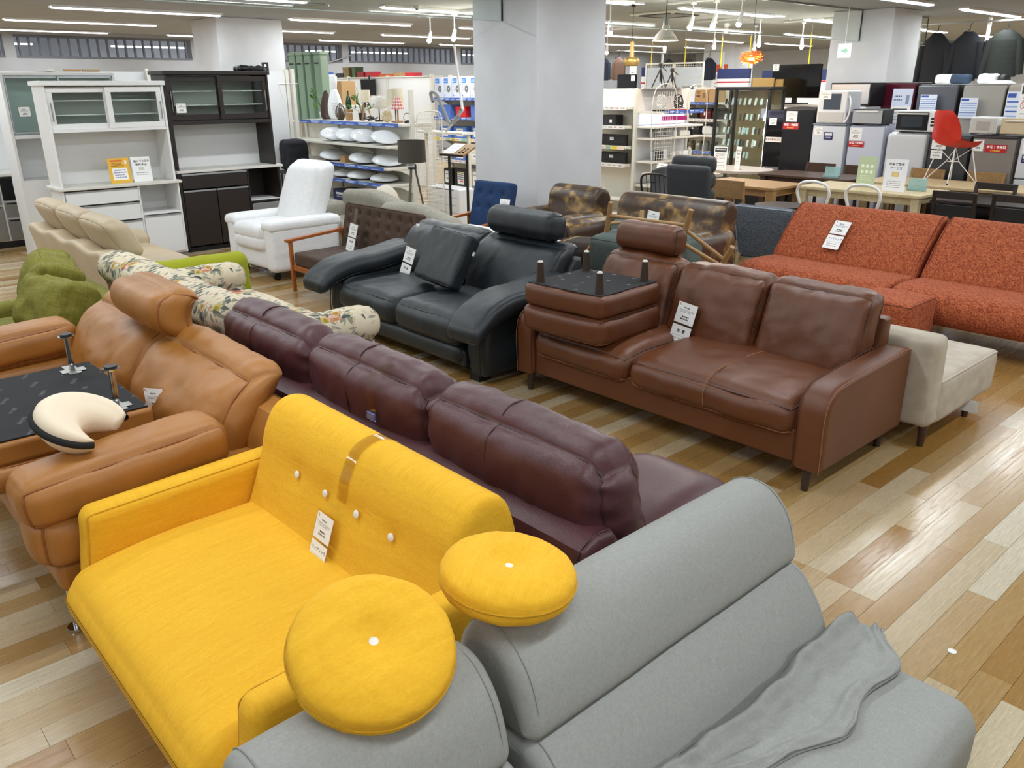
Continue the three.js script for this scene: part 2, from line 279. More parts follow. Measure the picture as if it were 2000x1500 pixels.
// floral print drawn on cloth
F.floral = (() => {
  const N = 1024, c = document.createElement('canvas'); c.width = c.height = N; const x = c.getContext('2d'), rd = rng(5);
  x.fillStyle = '#d3c7ae'; x.fillRect(0, 0, N, N);
  const wrap = (px, py, f) => { for (const a of [-N, 0, N]) for (const b of [-N, 0, N]) { x.save(); x.translate(px + a, py + b); f(); x.restore(); } };
  const leaf = (px, py, a, l, w, col) => wrap(px, py, () => { x.rotate(a); x.fillStyle = col; x.beginPath(); x.moveTo(0, 0); x.quadraticCurveTo(l / 2, w, l, 0); x.quadraticCurveTo(l / 2, -w, 0, 0); x.fill(); });
  const rose = (px, py, r, base) => { wrap(px, py, () => { for (let k = 0; k < 9; k++) { const t = r * (1 - k / 10), a = k * 2.4; x.fillStyle = `hsl(${base + k * 3} ${38 + k * 2}% ${72 - k * 4.5}%)`; x.beginPath(); x.ellipse(Math.cos(a) * t * .25, Math.sin(a) * t * .25, t, t * .75, a, 0, 7); x.fill(); x.strokeStyle = 'rgba(110,50,45,.5)'; x.lineWidth = 2; x.stroke(); } }); };
  for (let i = 0; i < 260; i++) { const px = rd() * N, py = rd() * N; leaf(px, py, rd() * 7, 40 + rd() * 60, 14 + rd() * 16, ['#b0a68c', '#bfb08c', '#9b9a84', '#c6b79a', '#8d8f80', '#c9a58f'][i % 6]); }
  for (const [cx, cy] of [[200, 220], [720, 400], [330, 760], [860, 880]]) { for (let i = 0; i < 54; i++) { const a = rd() * 7, d = 20 + rd() * 190; leaf(cx + Math.cos(a) * d, cy + Math.sin(a) * d * .7, a + rd() - .5, 60 + rd() * 70, 20 + rd() * 20, ['#5d655c', '#737868', '#4a5350', '#8a8b74'][i % 4]); } }
  for (const [cx, cy, h] of [[200, 220, 8], [720, 400, 2], [330, 760, 350], [860, 880, 12]]) { rose(cx, cy, 74, h); rose(cx + 92, cy - 44, 52, h + 14); rose(cx - 90, cy + 40, 58, 30); rose(cx + 40, cy + 82, 46, 34); rose(cx - 40, cy - 84, 50, 40); }
  const t = new THREE.CanvasTexture(c); t.wrapS = t.wrapT = THREE.RepeatWrapping; t.colorSpace = THREE.SRGBColorSpace; t.repeat.set(1 / .7, 1 / .7);
  return std(0xffffff, .9, { map: t, bumpMap: weaveBump, bumpScale: .0005 });
})();
const W = {
  honey: std(0xb5662c, .45, { map: plankGrain }), oak: std(0xb28a58, .5, { map: plankGrain }), lightoak: std(0xcdb387, .5, { map: plankGrain }), walnut: std(0x4d3527, .45, { map: plankGrain }), espresso: std(0x2a201c, .45, { map: plankGrain }), brownleg: std(0x3a2a20, .45), pine: std(0xd8c59b, .5, { map: plankGrain }),
};
const FX = -PI / 2, BX = PI / 2;     // facing -X, facing +X
// outline given as (z, y), extruded along x
const extX = (pts, L, o = {}) => { const g = ext(pts.map(p => [-p[0], p[1]]), L, o); g.rotateY(PI / 2); return g; };

// ---------- yellow fabric sofa ----------
{
  const s = thing('fabric_sofa', 'bright yellow fabric sofa with white buttons on its back', 'sofa', [.9, 0, -2.06], FX);
  part(s, 'base', bx(1.16, .12, .78, 0, .17, -.02, .02), F.yellow);
  part(s, 'seat', cush(1.12, .2, .86, { r: .085, py: .018, n: 34, sw: 1, fn: (p, a, b, c) => { if (c > 0) p.y -= .045 * c * c * (b > 0 ? 1 : .2); } }), F.yellow, [-.03, .29, .055]);
  const back = [[-.12, .3], [-.17, .42], [-.225, .57], [-.25, .66], [-.30, .735], [-.365, .755], [-.43, .73], [-.475, .62], [-.48, .4], [-.46, .12], [-.3, .12], [-.16, .16]];
  const bt = part(s, 'backrest', extX(back, 1.12, { spl: true, bev: .028, steps: 30, n: 70, fn: p => { for (const bxp of [-.28, -.093, .093, .28]) { const d = Math.hypot(p.z - bxp, (p.y - .57) * 1.1); if (-p.x > -.3) p.x += .014 * Math.exp(-d * d / .0022); } } }), F.yellow);
  const dome = new THREE.SphereGeometry(.0135, 16, 8); dome.scale(1, 1, .45);
  for (const x of [-.28, -.093, .093, .28]) part(s, 'button', dome, M.white, [x, .57, -.226], [-.25, 0, 0]);
  const ao = { r: .042, n: 34, px: .004, fn: (p, a, b, c) => { p.y -= .012 * c; if (c > 0) p.z -= .035 * sst(-.6, 1, b) * c; } };
  for (const k of [-1, 1]) { const a = part(s, 'armrest', cush(.11, .43, .89, ao), F.yellow, [k > 0 ? .575 : -.63, .315, -.035]); part(a, 'piping', welt(.11, .43, .89, ao, k > 0 ? '-x' : '+x', .001), F.yellow); }
  for (const [x, z] of [[-.5, .32], [.5, .32], [-.5, -.4], [.5, -.4]]) part(s, 'leg', bar([x, 0, z], [x, .12, z], .016, .022), W.brownleg);
}
// round cushions
function roundCushion(label, pos, rot, R = .185, H = .14) {
  const t = thing('round_cushion', label, 'cushion', pos, 0); const g = new THREE.SphereGeometry(1, 56, 40), P = g.attributes.position;
  for (let i = 0; i < P.count; i++) {
    const x = P.getX(i), y = P.getY(i), z = P.getZ(i), r = Math.hypot(x, z), a = Math.atan2(z, x), q = Math.pow(r, .62);
    const rim = 1 + .012 * fbm(Math.cos(a) * 3 + 2, Math.sin(a) * 3, y, 2) - .006 * Math.cos(a * 22) * sst(.9, 1, r); let h = Math.sign(y) * Math.pow(Math.abs(y), .62) * H / 2;
    const dd = q * R; h -= Math.sign(h) * (.016 * Math.exp(-dd * dd / .0016) + .012 * Math.exp(-dd * dd / .00025)); h += .003 * fbm(x * 4, z * 4, 3, 2);
    const f = r > 1e-5 ? R * q * rim / r : 0; P.setXYZ(i, x * f, h, z * f);
  }
  const in_ = new THREE.Group(); const m = part(t, 'cover', buv(smooth(g)), F.yellow, null, rot);
  const ring = []; for (let i = 0; i < 40; i++) { const a = i / 40 * 2 * PI; ring.push(V(Math.cos(a) * R * 1.004, 0, Math.sin(a) * R * 1.004)); }
  part(m, 'seam', tube(ring, .0025, 120, 5, true), F.yellow);
  const d = new THREE.SphereGeometry(.0125, 16, 8); d.scale(1, .4, 1); part(m, 'button', d, M.white, [0, H / 2 - .026, 0]); return t;
}
roundCushion('round yellow cushion with a white button lying tilted on the lower grey backrest', [.675, .772, -1.16], [.4, 0, .08], .163, .11);
roundCushion('round yellow cushion lying flat on the end of the tall grey backrest', [1.03, .782, -1.16], [.1, .5, -.1], .152, .1);

// ---------- grey folding floor sofa ----------
{
  const s = thing('folding_sofa', 'grey fabric folding sofa with two jointed backrests, nearest the camera', 'sofa', [0, 0, -.8], 0);
  const up = [[-.175, .505], [-.185, .58], [-.215, .65], [-.27, .7], [-.335, .71], [-.395, .685], [-.425, .62], [-.43, .54], [-.4, .495], [-.3, .488], [-.2, .49]];
  const lo = [[-.03, .25], [-.055, .33], [-.10, .42], [-.165, .485], [-.25, .495], [-.36, .49], [-.41, .43], [-.41, .25], [-.36, .16], [-.2, .14], [-.06, .16]];
  for (const [x0, x1] of [[.365, .885], [.92, 2.005]]) {
    const b = part(s, 'lower_backrest', extX(lo, x1 - x0, { spl: true, bev: .035, bs: 6, steps: 14, n: 80, wr: .003, ws: 3 }), F.grey, [(x0 + x1) / 2, 0, 0]);
    const t = part(s, 'upper_backrest', extX(up, x1 - x0 - .006, { spl: true, bev: .035, bs: 6, steps: 14, n: 80, wr: .003, ws: 3, seed: 4 }), F.grey, [(x0 + x1) / 2, 0, 0]);
    for (const [par, pr] of [[b, lo], [t, up]]) for (const k of [-1, 1]) part(par, 'seam', tube(pr.slice(0, 7).map(q => V(k * ((x1 - x0) / 2 - .034), q[1], q[0])), .0016, 60, 5), F.grey);
  }
  part(s, 'seat', cush(1.69, .23, .56, { r: .07, py: .015, n: 40, fn: p => { } }), F.grey, [1.2, .18, .085]);
  for (const [x, z] of [[.45, .3], [1.95, .3], [.45, -.3], [1.95, -.3]]) part(s, 'foot', bar([x, 0, z], [x, .08, z], .02), M.black);
}
{ // loose cover lying folded on the seat
  const t = thing('seat_cover', 'crumpled grey fabric cover lying along the foot of the grey backrest', 'cover', [0, 0, 0], 0);
  const nu = 70, nv = 26, top = [], g = new THREE.BufferGeometry(), P = [], I = [];
  const S = (u, v, side) => {
    const x = mix(1.02, 2.06, u) + .05 * v * sst(.7, 1, u), wide = mix(.075, .21, sst(.1, .66, u)) * (1 - .45 * sst(.88, 1, u)) + .012 * Math.sin(u * 23), z0 = -.845 - .012 * Math.sin(u * 9), z = z0 + wide * v;
    const roll = .034 * Math.exp(-((v * wide - .025 - .006 * Math.sin(u * 31)) ** 2) / .0003), fold = .013 * Math.exp(-((v - .84 - .04 * Math.sin(u * 17)) ** 2) / .003), wv = .016 * fbm(u * 12, v * 4, 2, 3) + .012 * Math.sin(u * 19 - v * 6) * v * (1 - v) * 2 * sst(.2, .6, u);
    return [x, .309 + (side ? .004 : .012 + roll + fold + Math.abs(wv)), z];
  };
  for (const s of [0, 1]) for (let i = 0; i <= nu; i++) for (let j = 0; j <= nv; j++) P.push(...S(i / nu, j / nv, s));
  const id = (s, i, j) => s * (nu + 1) * (nv + 1) + i * (nv + 1) + j;
  for (const s of [0, 1]) for (let i = 0; i < nu; i++) for (let j = 0; j < nv; j++) { const q = [id(s, i, j), id(s, i, j + 1), id(s, i + 1, j + 1), id(s, i + 1, j)]; s ? I.push(q[0], q[3], q[2], q[0], q[2], q[1]) : I.push(q[0], q[1], q[2], q[0], q[2], q[3]); }
  for (let i = 0; i < nu; i++) for (const j of [0, nv]) { const a = id(0, i, j), b = id(0, i + 1, j), c = id(1, i + 1, j), d = id(1, i, j); I.push(a, b, c, a, c, d); }
  for (let j = 0; j < nv; j++) for (const i of [0, nu]) { const a = id(0, i, j), b = id(0, i, j + 1), c = id(1, i, j + 1), d = id(1, i, j); I.push(a, b, c, a, c, d); }
  g.setAttribute('position', new THREE.Float32BufferAttribute(P, 3)); g.setIndex(I); part(t, 'cloth', fin(g), F.grey);
  part(t, 'hem', tube(Array.from({ length: 30 }, (_, i) => { const q = S(i / 29, .97, 0); return V(q[0], q[1] - .002, q[2]); }), .005, 90, 6), F.grey);
}
// ---------- maroon leather sofa, seen from behind ----------
{
  const s = thing('leather_sofa', 'long maroon leather sofa seen from behind with three plump back cushions', 'sofa', [1.8, 0, -2.6], BX);
  const frame = [[-.18, .1], [-.16, .4], [-.18, .56], [-.21, .6], [-.28, .605], [-.335, .575], [-.35, .5], [-.355, .1]];
  part(s, 'back_frame', extX(frame, 2.56, { bev: .03, bs: 5, crease: .8, steps: 1 }), F.maroon);
  for (const k of [-1, 1]) part(s, 'piping', tube(frame.map(a => V(k * 1.252, a[1] - .004, a[0] * .995)), .004, 80, 6), F.mpipe);
  for (let i = 0; i < 3; i++) {
    const x = (i - 1) * .832, o = { r: .085, pz: .05, py: .03, px: .012, n: 44, wr: .006, ws: 8, seed: i * 9, fn: (p, a, b, c) => { p.z += .03 * b * b - .05 * b; const e = Math.abs(a); if (e > .8) { p.y -= .03 * sst(.8, 1, e) * sst(-.2, 1, b); p.z += .006 * Math.sin(b * 14) * sst(.75, 1, e); } } };
    const c = part(s, 'back_cushion', cush(.845, .43, .2, o), F.maroon, [x, .6, -.13]);
    part(c, 'seam', welt(.845, .43, .2, o, '-z', .0035, .998), F.mpipe); part(c, 'seam', welt(.845, .43, .2, o, '+z', .0035, .998), F.mpipe);
    part(c, 'seam', meridian(.845, .43, .2, o, .08, .0035), F.mpipe);
  }
  for (let i = 0; i < 2; i++) { const o = { r: .07, py: .03, n: 30, wr: .004, seed: i }; part(s, 'seat_cushion', cush(.83, .2, .62, o), F.maroon, [(i - .5) * .83, .31, .16]); }
  for (const k of [-1, 1]) {
    const a = [[-.17, .12], [-.17, .47], [-.05, .51], [.15, .55], [.34, .555], [.48, .48], [.54, .33], [.5, .12]];
    const m = part(s, 'armrest', extX(a, .46, { spl: true, bev: .11, bs: 8, steps: 6, n: 70, wr: .004 }), F.maroon, [k * 1.06, 0, 0]);
    part(m, 'seam', tube(Array.from({ length: 22 }, (_, i) => { const t = i / 21 * PI, q = -.228 * Math.cos(t); return V(q, .535 - .17 * Math.pow(Math.abs(q) / .23, 2.6) - .004, .1); }), .004, 60, 6), F.mpipe);
  }
  part(s, 'base', bx(2.4, .13, .7, 0, .165, .08, .02), F.maroon);
  for (const [x, z] of [[-1.15, .35], [1.15, .35], [-1.15, -.3], [1.15, -.3]]) part(s, 'foot', bx(.08, .1, .08, x, .05, z), M.black);
}
// ---------- tan leather sofa ----------
{
  const s = thing('leather_sofa', 'tan leather sofa with a headrest and chrome legs, upturned ottoman on its seat', 'sofa', [.9, 0, -3.85], FX);
  part(s, 'back_frame', extX([[-.28, .15], [-.3, .5], [-.36, .62], [-.44, .64], [-.5, .6], [-.52, .4], [-.5, .15]], 2.14, { bev: .03, crease: .7 }), F.tan);
  const bo = i => ({ r: .1, pz: .045, py: .03, px: .015, n: 46, wr: .008, ws: 6, seed: 3 + i * 7, fn: (p, a, b, c) => { p.z -= .1 * b + .03 * b * b; const d = Math.hypot(a * 1.2, b); p.z += .012 * Math.sin(d * 9) * Math.exp(-d * 2) * (c > 0 ? 1 : 0); } });
  for (let i = 0; i < 2; i++) { const c = part(s, 'back_cushion', cush(.93, .4, .22, bo(i)), F.tan, [(i - .5) * .95, .55, -.3]); part(c, 'seam', welt(.93, .4, .22, bo(i), '+z', .004), F.tpipe); part(c, 'seam', welt(.93, .4, .22, bo(i), '-z', .004), F.tpipe); }
  for (let i = 0; i < 2; i++) { const o = { r: .07, py: .03, n: 30, wr: .005, seed: i + 2 }; const c = part(s, 'seat_cushion', cush(.83, .19, .68, o), F.tan, [(i - .5) * .83, .31, .1]); part(c, 'seam', welt(.83, .19, .68, o, '+y', .004), F.tpipe); }
  const ho = { r: .07, pz: .03, py: .01, n: 30, wr: .004, ws: 6, fn: (p, a, b, c) => { p.z -= .07 * b * b - .02 * b; } };
  const h = part(s, 'headrest', cush(.6, .24, .17, ho), F.tan, [-.1, .84, -.35], [-.3, 0, 0]); part(h, 'seam', welt(.6, .24, .17, ho, '+x', .004), F.tpipe); part(h, 'seam', welt(.6, .24, .17, ho, '-x', .004), F.tpipe);
  for (const k of [-1, 1]) {
    const po = { r: .065, py: .02, px: .015, n: 30, wr: .005, ws: 5, seed: k }; const pad = part(s, 'arm_pad', cush(.24, .17, .72, po), F.tan, [k * .945, .53, .16], [.07, 0, 0]);
    part(pad, 'seam', welt(.24, .17, .72, po, '+x', .0035), F.tpipe); part(pad, 'seam', welt(.24, .17, .72, po, '-x', .0035), F.tpipe);
    const so = { r: .07, px: .03, pz: .02, n: 26, wr: .003 }; const sd = part(s, 'arm_side', cush(.22, .2, .92, so), F.tan, [k * .96, .365, .03]); part(sd, 'seam', welt(.22, .2, .92, so, k > 0 ? '+x' : '-x', .0035), F.tpipe);
  }
  part(s, 'base', bx(2.08, .12, .86, 0, .22, .02, .03), F.tan);
  for (const [x, z] of [[-.98, .42], [1.0, .42], [-.98, -.38], [1.0, -.38]]) { const l = part(s, 'leg', bar([x, .008, z], [x, .17, z - .0], .014), M.chrome); part(l, 'foot_disc', mv(new THREE.CylinderGeometry(.034, .036, .009, 24), x, .0055, z), M.chrome); }
}
const underPrint = (n, sz, col, tilt, W_) => { const c = document.createElement('canvas'); c.width = c.height = 256; const x = c.getContext('2d'), r = rng(n); x.fillStyle = '#17171a'; x.fillRect(0, 0, 256, 256); for (let i = 0; i < n; i++) for (let j = 0; j < n; j++) { x.save(); x.translate((i + .3 + (j % 2) * .5) * 256 / n, (j + .5) * 256 / n); x.rotate(tilt); x.fillStyle = col; for (let k = 0; k < 6; k++) x.fillRect(k * sz * .6, 0, sz * (.3 + r() * .25), sz * (.6 + r() * .5)); x.restore(); } const t = new THREE.CanvasTexture(c); t.wrapS = t.wrapT = THREE.RepeatWrapping; t.colorSpace = THREE.SRGBColorSpace; t.repeat.set(1 / W_, 1 / W_); return std(0xffffff, .85, { map: t, bumpMap: weaveBump, bumpScale: .0004 }); };
const printTan = underPrint(3, 12, '#4e5054', -.5, .42), printBrown = underPrint(2, 6, '#d8d8d8', .2, .3);
{ // upturned ottoman of the tan sofa
  const t = thing('ottoman', 'tan leather ottoman turned upside down on the tan sofa, chrome legs in the air', 'ottoman', [.62, .405, -3.62], FX);
  const o = { r: .05, px: .015, pz: .015, n: 26, wr: .003 }; const b = part(t, 'body', cush(.82, .12, .72, o), F.tan, [0, .06, 0]); part(b, 'seam', welt(.82, .12, .72, o, '+y', .0035), F.tpipe);
  part(t, 'frame', bx(.8, .09, .7, 0, .155, 0, .02), F.tan); part(t, 'underside', bx(.77, .006, .67, 0, .203, 0, .002), printTan);
  for (const [x, z] of [[-.3, -.24], [.3, -.24], [-.3, .24], [.3, .24]]) {
    const l = part(t, 'leg', tube([[x, .21, z], [x + .01, .225, z], [x + .03, .25, z + .005], [x + .034, .3, z + .005], [x + .036, .37, z + .005]], .0125, 30, 10), M.chrome);
    part(l, 'mounting_plate', merge([bx(.14, .004, .05, x, .208, z), bx(.05, .004, .1, x + .02, .2095, z)]), M.steel); part(l, 'foot_disc', mv(new THREE.CylinderGeometry(.034, .034, .006, 24), x + .036, .373, z + .005), M.chrome); part(l, 'foot_pad', mv(new THREE.CylinderGeometry(.024, .025, .01, 20), x + .036, .38, z + .005), M.black);
  }
}
{ // neck pillow
  const t = thing('neck_pillow', 'cream horseshoe neck pillow with a black rim on the tan sofa arm', 'pillow', [.68, .665, -2.97], 3.9);
  const n = 40, k = 18, P = [], I = [], rim = [];
  const R = i => { const u = i / n, a = mix(-.15 * PI, 1.12 * PI, u); return { c: V(Math.cos(a) * .105, 0, Math.sin(a) * .115), d: V(Math.cos(a), 0, Math.sin(a)), w: .075 * Math.pow(Math.sin(PI * clamp(u, .012, .988)), .3) * (.8 + .3 * Math.sin(PI * u)), h: .068 * Math.pow(Math.sin(PI * clamp(u, .012, .988)), .35) }; };
  for (let i = 0; i <= n; i++) { const r = R(i); for (let j = 0; j < k; j++) { const b = j / k * 2 * PI, w = Math.cos(b), h = Math.sin(b); const p = r.c.clone().addScaledVector(r.d, w * r.w); P.push(p.x, h * r.h * (1 - .25 * Math.exp(-w * w / .03) * (h > 0 ? 1 : 0)) + .03 * w * (w > 0 ? 1 : .3), p.z); } rim.push(r.c.clone().addScaledVector(r.d, r.w * 1.0).setY(.022)); }
  for (let i = 0; i < n; i++) for (let j = 0; j < k; j++) { const a = i * k + j, b = i * k + (j + 1) % k, c = (i + 1) * k + (j + 1) % k, d = (i + 1) * k + j; I.push(a, b, c, a, c, d); }
  for (const e of [0, n]) { P.push(...R(e).c.toArray()); const c = P.length / 3 - 1; for (let j = 0; j < k; j++) e ? I.push(e * k + j, e * k + (j + 1) % k, c) : I.push(j, c, (j + 1) % k); }
  const g = new THREE.BufferGeometry(); g.setAttribute('position', new THREE.Float32BufferAttribute(P, 3)); g.setIndex(I);
  const c = part(t, 'cushion', fin(g), std(0xe8d8c0, .85, { bumpMap: weaveBump, bumpScale: .0006 }), null, [-.35, 0, 0]); part(c, 'rim_band', tube(rim.map(p => p.setY(.02)), .013, 80, 8), F.under);
  part(c, 'strap', tube([[-.15, .02, .07], [-.19, -.02, .06], [-.2, -.06, .05]], .006, 20, 6), F.under);
}
// ---------- black leather sofa ----------
{
  const s = thing('leather_sofa', 'black leather two-seat sofa with headrest and sloping padded arms', 'sofa', [3.6, 0, -4.68], FX);
  part(s, 'base', merge([bx(1.72, .1, .84, 0, .12, .0, .02), bx(1.5, .11, .05, 0, .14, .44, .02)]), F.blackL);
  part(s, 'front_roll', cush(1.46, .13, .12, { r: .055, n: 20 }), F.blackL, [0, .16, .44]);
  for (let i = 0; i < 2; i++) {
    const so = { r: .085, py: .025, pz: .02, n: 36, wr: .005, ws: 6, seed: i * 4 }; const c = part(s, 'seat_cushion', cush(.735, .21, .74, so), F.blackL, [(i - .5) * .735, .31, .14]); part(c, 'seam', welt(.735, .21, .74, so, '+y', .0035), F.bpipe); part(c, 'seam', welt(.735, .21, .74, so, '-y', .0035), F.bpipe);
    const bo = { r: .08, pz: .04, n: 40, wr: .006, ws: 6, seed: 8 + i * 3, fn: (p, a, b, c) => { p.z -= .11 * b + .04 * b * b; } }; const k = part(s, 'back_cushion', cush(.86, .44, .2, bo), F.blackL, [(i - .5) * .87, .565, -.27]); part(k, 'seam', welt(.86, .44, .2, bo, '-x', .004), F.bpipe); part(k, 'seam', welt(.86, .44, .2, bo, '+x', .004), F.bpipe);
  }
  part(s, 'back_frame', extX([[-.3, .1], [-.34, .6], [-.4, .7], [-.47, .7], [-.5, .55], [-.5, .1]], 1.8, { bev: .03, crease: .7 }), F.blackL);
  const ho = { r: .075, pz: .02, n: 30, wr: .004, ws: 5 }; const h = part(s, 'headrest', cush(.7, .2, .17, ho), F.blackL, [.4, .89, -.4], [-.15, 0, 0]); part(h, 'seam', welt(.7, .2, .17, ho, '+x', .0035), F.bpipe);
  for (const k of [-1, 1]) {
    const po = { r: .055, py: .02, n: 34, wr: .005, ws: 5, seed: k * 3, fn: (p, a, b, c) => { p.y += -.1 * sst(-.1, 1, c) * (c > 0 ? c : 0) + .05 * sst(0, 1, -c); p.x += k * .05 * sst(0, 1, c); if (c > .6) p.y -= .03 * sst(.6, 1, c); } };
    const pad = part(s, 'arm_pad', cush(.32, .12, .92, po), F.blackL, [k * .86, .51, .17]); part(pad, 'seam', welt(.32, .12, .92, po, '-y', .0035), F.bpipe);
    const side = [[.43, .05], [.46, .2], [.45, .35], [.40, .44], [.3, .48], [-.2, .5], [-.46, .5], [-.48, .05]];
    const sd = part(s, 'arm_side', extX(side, .21, { spl: false, bev: .05, bs: 6, crease: .8 }), F.blackL, [k * .845, 0, 0]);
    part(sd, 'seam', tube([[k * .06, .06, .462], [k * .065, .22, .472], [k * .05, .36, .455], [k * .01, .44, .41], [-k * .07, .4, .45], [-k * .09, .25, .47]], .004, 60, 6), F.bpipe);
  }
  for (const [x, z] of [[-.8, .38], [.8, .38], [-.8, -.4], [.8, -.4]]) part(s, 'foot', bx(.1, .07, .1, x, .035, z), M.black);
}
{
  const t = thing('throw_cushion', 'square black leather cushion leaning against the black sofa back', 'cushion', [3.5, .44, -4.66], FX);
  const o = { r: .03, pz: .012, n: 30, wr: .004 }; const c = part(t, 'cover', cush(.46, .4, .11, o), F.blackL, [0, .2, -.07], [-.5, 0, -.06]); part(c, 'seam', welt(.46, .4, .11, o, '+z', .003), F.bpipe); part(c, 'seam', welt(.46, .4, .11, o, '-z', .003), F.bpipe); part(c, 'care_label', bx(.002, .03, .02, .232, .09, -.03, 0), M.white);
}
// ---------- brown leather sofa ----------
{
  const s = thing('leather_sofa', 'brown leather sofa with slim arms, peg legs and a headrest at its far end', 'sofa', [3.75, 0, -2.585], FX);
  part(s, 'base', bx(1.76, .17, .82, 0, .205, .02, .015), F.brown);
  const arm = [[.45, .115], [.455, .4], [.43, .47], [.36, .515], [.2, .53], [-.34, .55], [-.39, .54], [-.39, .115]];
  for (const k of [-1, 1]) { const a = part(s, 'armrest', extX(arm, .15, { bev: .03, bs: 6, crease: .7 }), F.brown, [k * .955, 0, 0]); for (const q of [-1, 1]) part(a, 'stitching', tube(arm.slice(0, 7).map(p => V(q * .066, p[1] - .006, p[0] - .002)), .0022, 60, 5), q * k > 0 ? F.stitch : F.brpipe); }
  const seat = (x, w, seed) => { const o = { r: .075, py: .03, pz: .015, n: 44, wr: .006, ws: 5, seed, fn: (p, a, b, c) => { p.y -= .02 * sst(.4, 1, c); } }; const c = part(s, 'seat_cushion', cush(w, .17, .72, o), F.brown, [x, .345, .11]); part(c, 'seam', welt(w, .17, .72, o, '+y', .003), F.brpipe); part(c, 'seam', welt(w, .17, .72, o, '-y', .003), F.stitch); return [c, o, w]; };
  seat(-.5, .74, 1); { const [c] = seat(.375, 1.0, 7); part(c, 'seam', tube([[.02, -.06, .372], [.02, .03, .378], [.02, .085, .34], [.02, .112, .2], [.02, .118, 0], [.02, .11, -.2]], .003, 40, 5), F.stitch); }
  for (let i = 0; i < 3; i++) { const o = { r: .06, pz: .05, py: .012, n: 40, wr: .008, ws: 6, seed: 20 + i * 5, fn: (p, a, b) => { p.z -= .07 * b; } }; const c = part(s, 'back_cushion', cush(.585, .42, .17, o), F.brown, [(i - 1) * .592, .6, -.21]); part(c, 'seam', welt(.585, .42, .17, o, '+z', .003), F.brpipe); part(c, 'seam', welt(.585, .42, .17, o, '-z', .003), F.brpipe); }
  part(s, 'back_frame', extX([[-.27, .13], [-.3, .5], [-.33, .68], [-.4, .68], [-.405, .13]], 1.8, { bev: .02, crease: .7 }), F.brown);
  const ho = { r: .07, pz: .02, n: 30, wr: .003 }; const h = part(s, 'headrest', cush(.5, .19, .14, ho), F.brown, [-.62, .905, -.32], [-.12, 0, 0]); part(h, 'seam', welt(.5, .19, .14, ho, '+x', .003), F.brpipe); part(h, 'seam', welt(.5, .19, .14, ho, '-x', .003), F.brpipe);
  for (const [x, z] of [[-.93, .42], [.95, .42], [-.93, -.38], [.95, -.32]]) part(s, 'leg', bar([x, 0, z], [x, .13, z - .01], .017, .026, 14), W.brownleg);
}
{
  const t = thing('ottoman', 'brown leather ottoman turned upside down on the brown sofa, four peg legs up', 'ottoman', [3.5, .44, -3.17], FX + .06);
  const o = { r: .05, px: .02, pz: .02, n: 26, wr: .004, ws: 4 }; const a = part(t, 'cushion', cush(.6, .16, .58, o), F.brown, [0, .075, 0]); part(a, 'seam', welt(.6, .16, .58, o, '-y', .003), F.stitch); part(a, 'seam', welt(.6, .16, .58, o, '+y', .003), F.brpipe);
  const f = part(t, 'frame', cush(.58, .13, .56, { ...o, r: .035, px: .012, pz: .012 }), F.brown, [0, .215, 0]); part(f, 'edge_seam', tube([[-.27, .0, .28], [.27, 0, .28]], .002, 4, 4), F.brpipe);
  part(t, 'underside', bx(.54, .006, .52, 0, .281, 0, .002), printBrown);
  for (const [x, z] of [[-.22, -.21], [.22, -.21], [-.22, .21], [.22, .21]]) { const l = part(t, 'leg', bar([x, .28, z], [x, .4, z], .026, .017, 14), W.brownleg); part(l, 'glide', mv(new THREE.CylinderGeometry(.013, .017, .008, 14), x, .404, z), M.ivory); }
}
// ---------- orange sectional: two units, two cubes ----------
{
  const mk = (label, z) => {
    const s = thing('armless_sofa', label, 'sofa', [6.55, 0, z], FX, 'orange armless sofa units');
    const seat = [[.53, .2], [.55, .3], [.5, .375], [.4, .4], [0, .385], [-.12, .38], [-.2, .3], [-.18, .14], [.4, .14]], back = [[-.0, .36], [-.1, .52], [-.3, .72], [-.42, .8], [-.5, .79], [-.55, .72], [-.48, .55], [-.3, .34], [-.2, .18], [-.08, .2]];
    const b = part(s, 'backrest', extX(back, 1.262, { spl: true, bev: .03, steps: 8, n: 70, wr: .003 }), F.orange), c = part(s, 'seat', extX(seat, 1.262, { spl: true, bev: .03, steps: 8, n: 70, wr: .003 }), F.orange);
    for (const k of [-1, 1]) part(b, 'piping', tube(back.slice(0, 6).map(p => V(k * .61, p[1], p[0] + .004)), .0035, 50, 6), F.orange);
    for (const [x, zz] of [[-.52, .42], [.52, .42], [-.52, -.3], [.52, -.3]]) part(s, 'leg', sbar([x, 0, zz], [x, .16, zz], .042), W.lightoak);
    return s;
  };
  mk('orange fabric armless sofa unit with a price tag taped to its back', -3.17); mk('orange fabric armless sofa unit at the right edge with pale wooden legs', -1.88);
  const o = { r: .025, px: .006, pz: .006, py: .022, n: 22, wr: .003 };
  const cube = (label, x, z) => { const t = thing('cube_ottoman', label, 'ottoman', [x, 0, z], 0, 'orange cube ottomans'); const c = part(t, 'cover', cush(.44, .38, .44, o), F.orange, [0, .2, 0]); part(c, 'piping', welt(.44, .38, .44, o, '+y', .004), F.orange); part(t, 'plinth', bx(.38, .02, .38, 0, .01, 0), M.black); };
  cube('orange fabric cube ottoman standing free beside the brown sofa arm', 5.75, -2.36); cube('orange fabric cube ottoman behind the brown sofa back, mostly hidden', 5.5, -3.28);
}
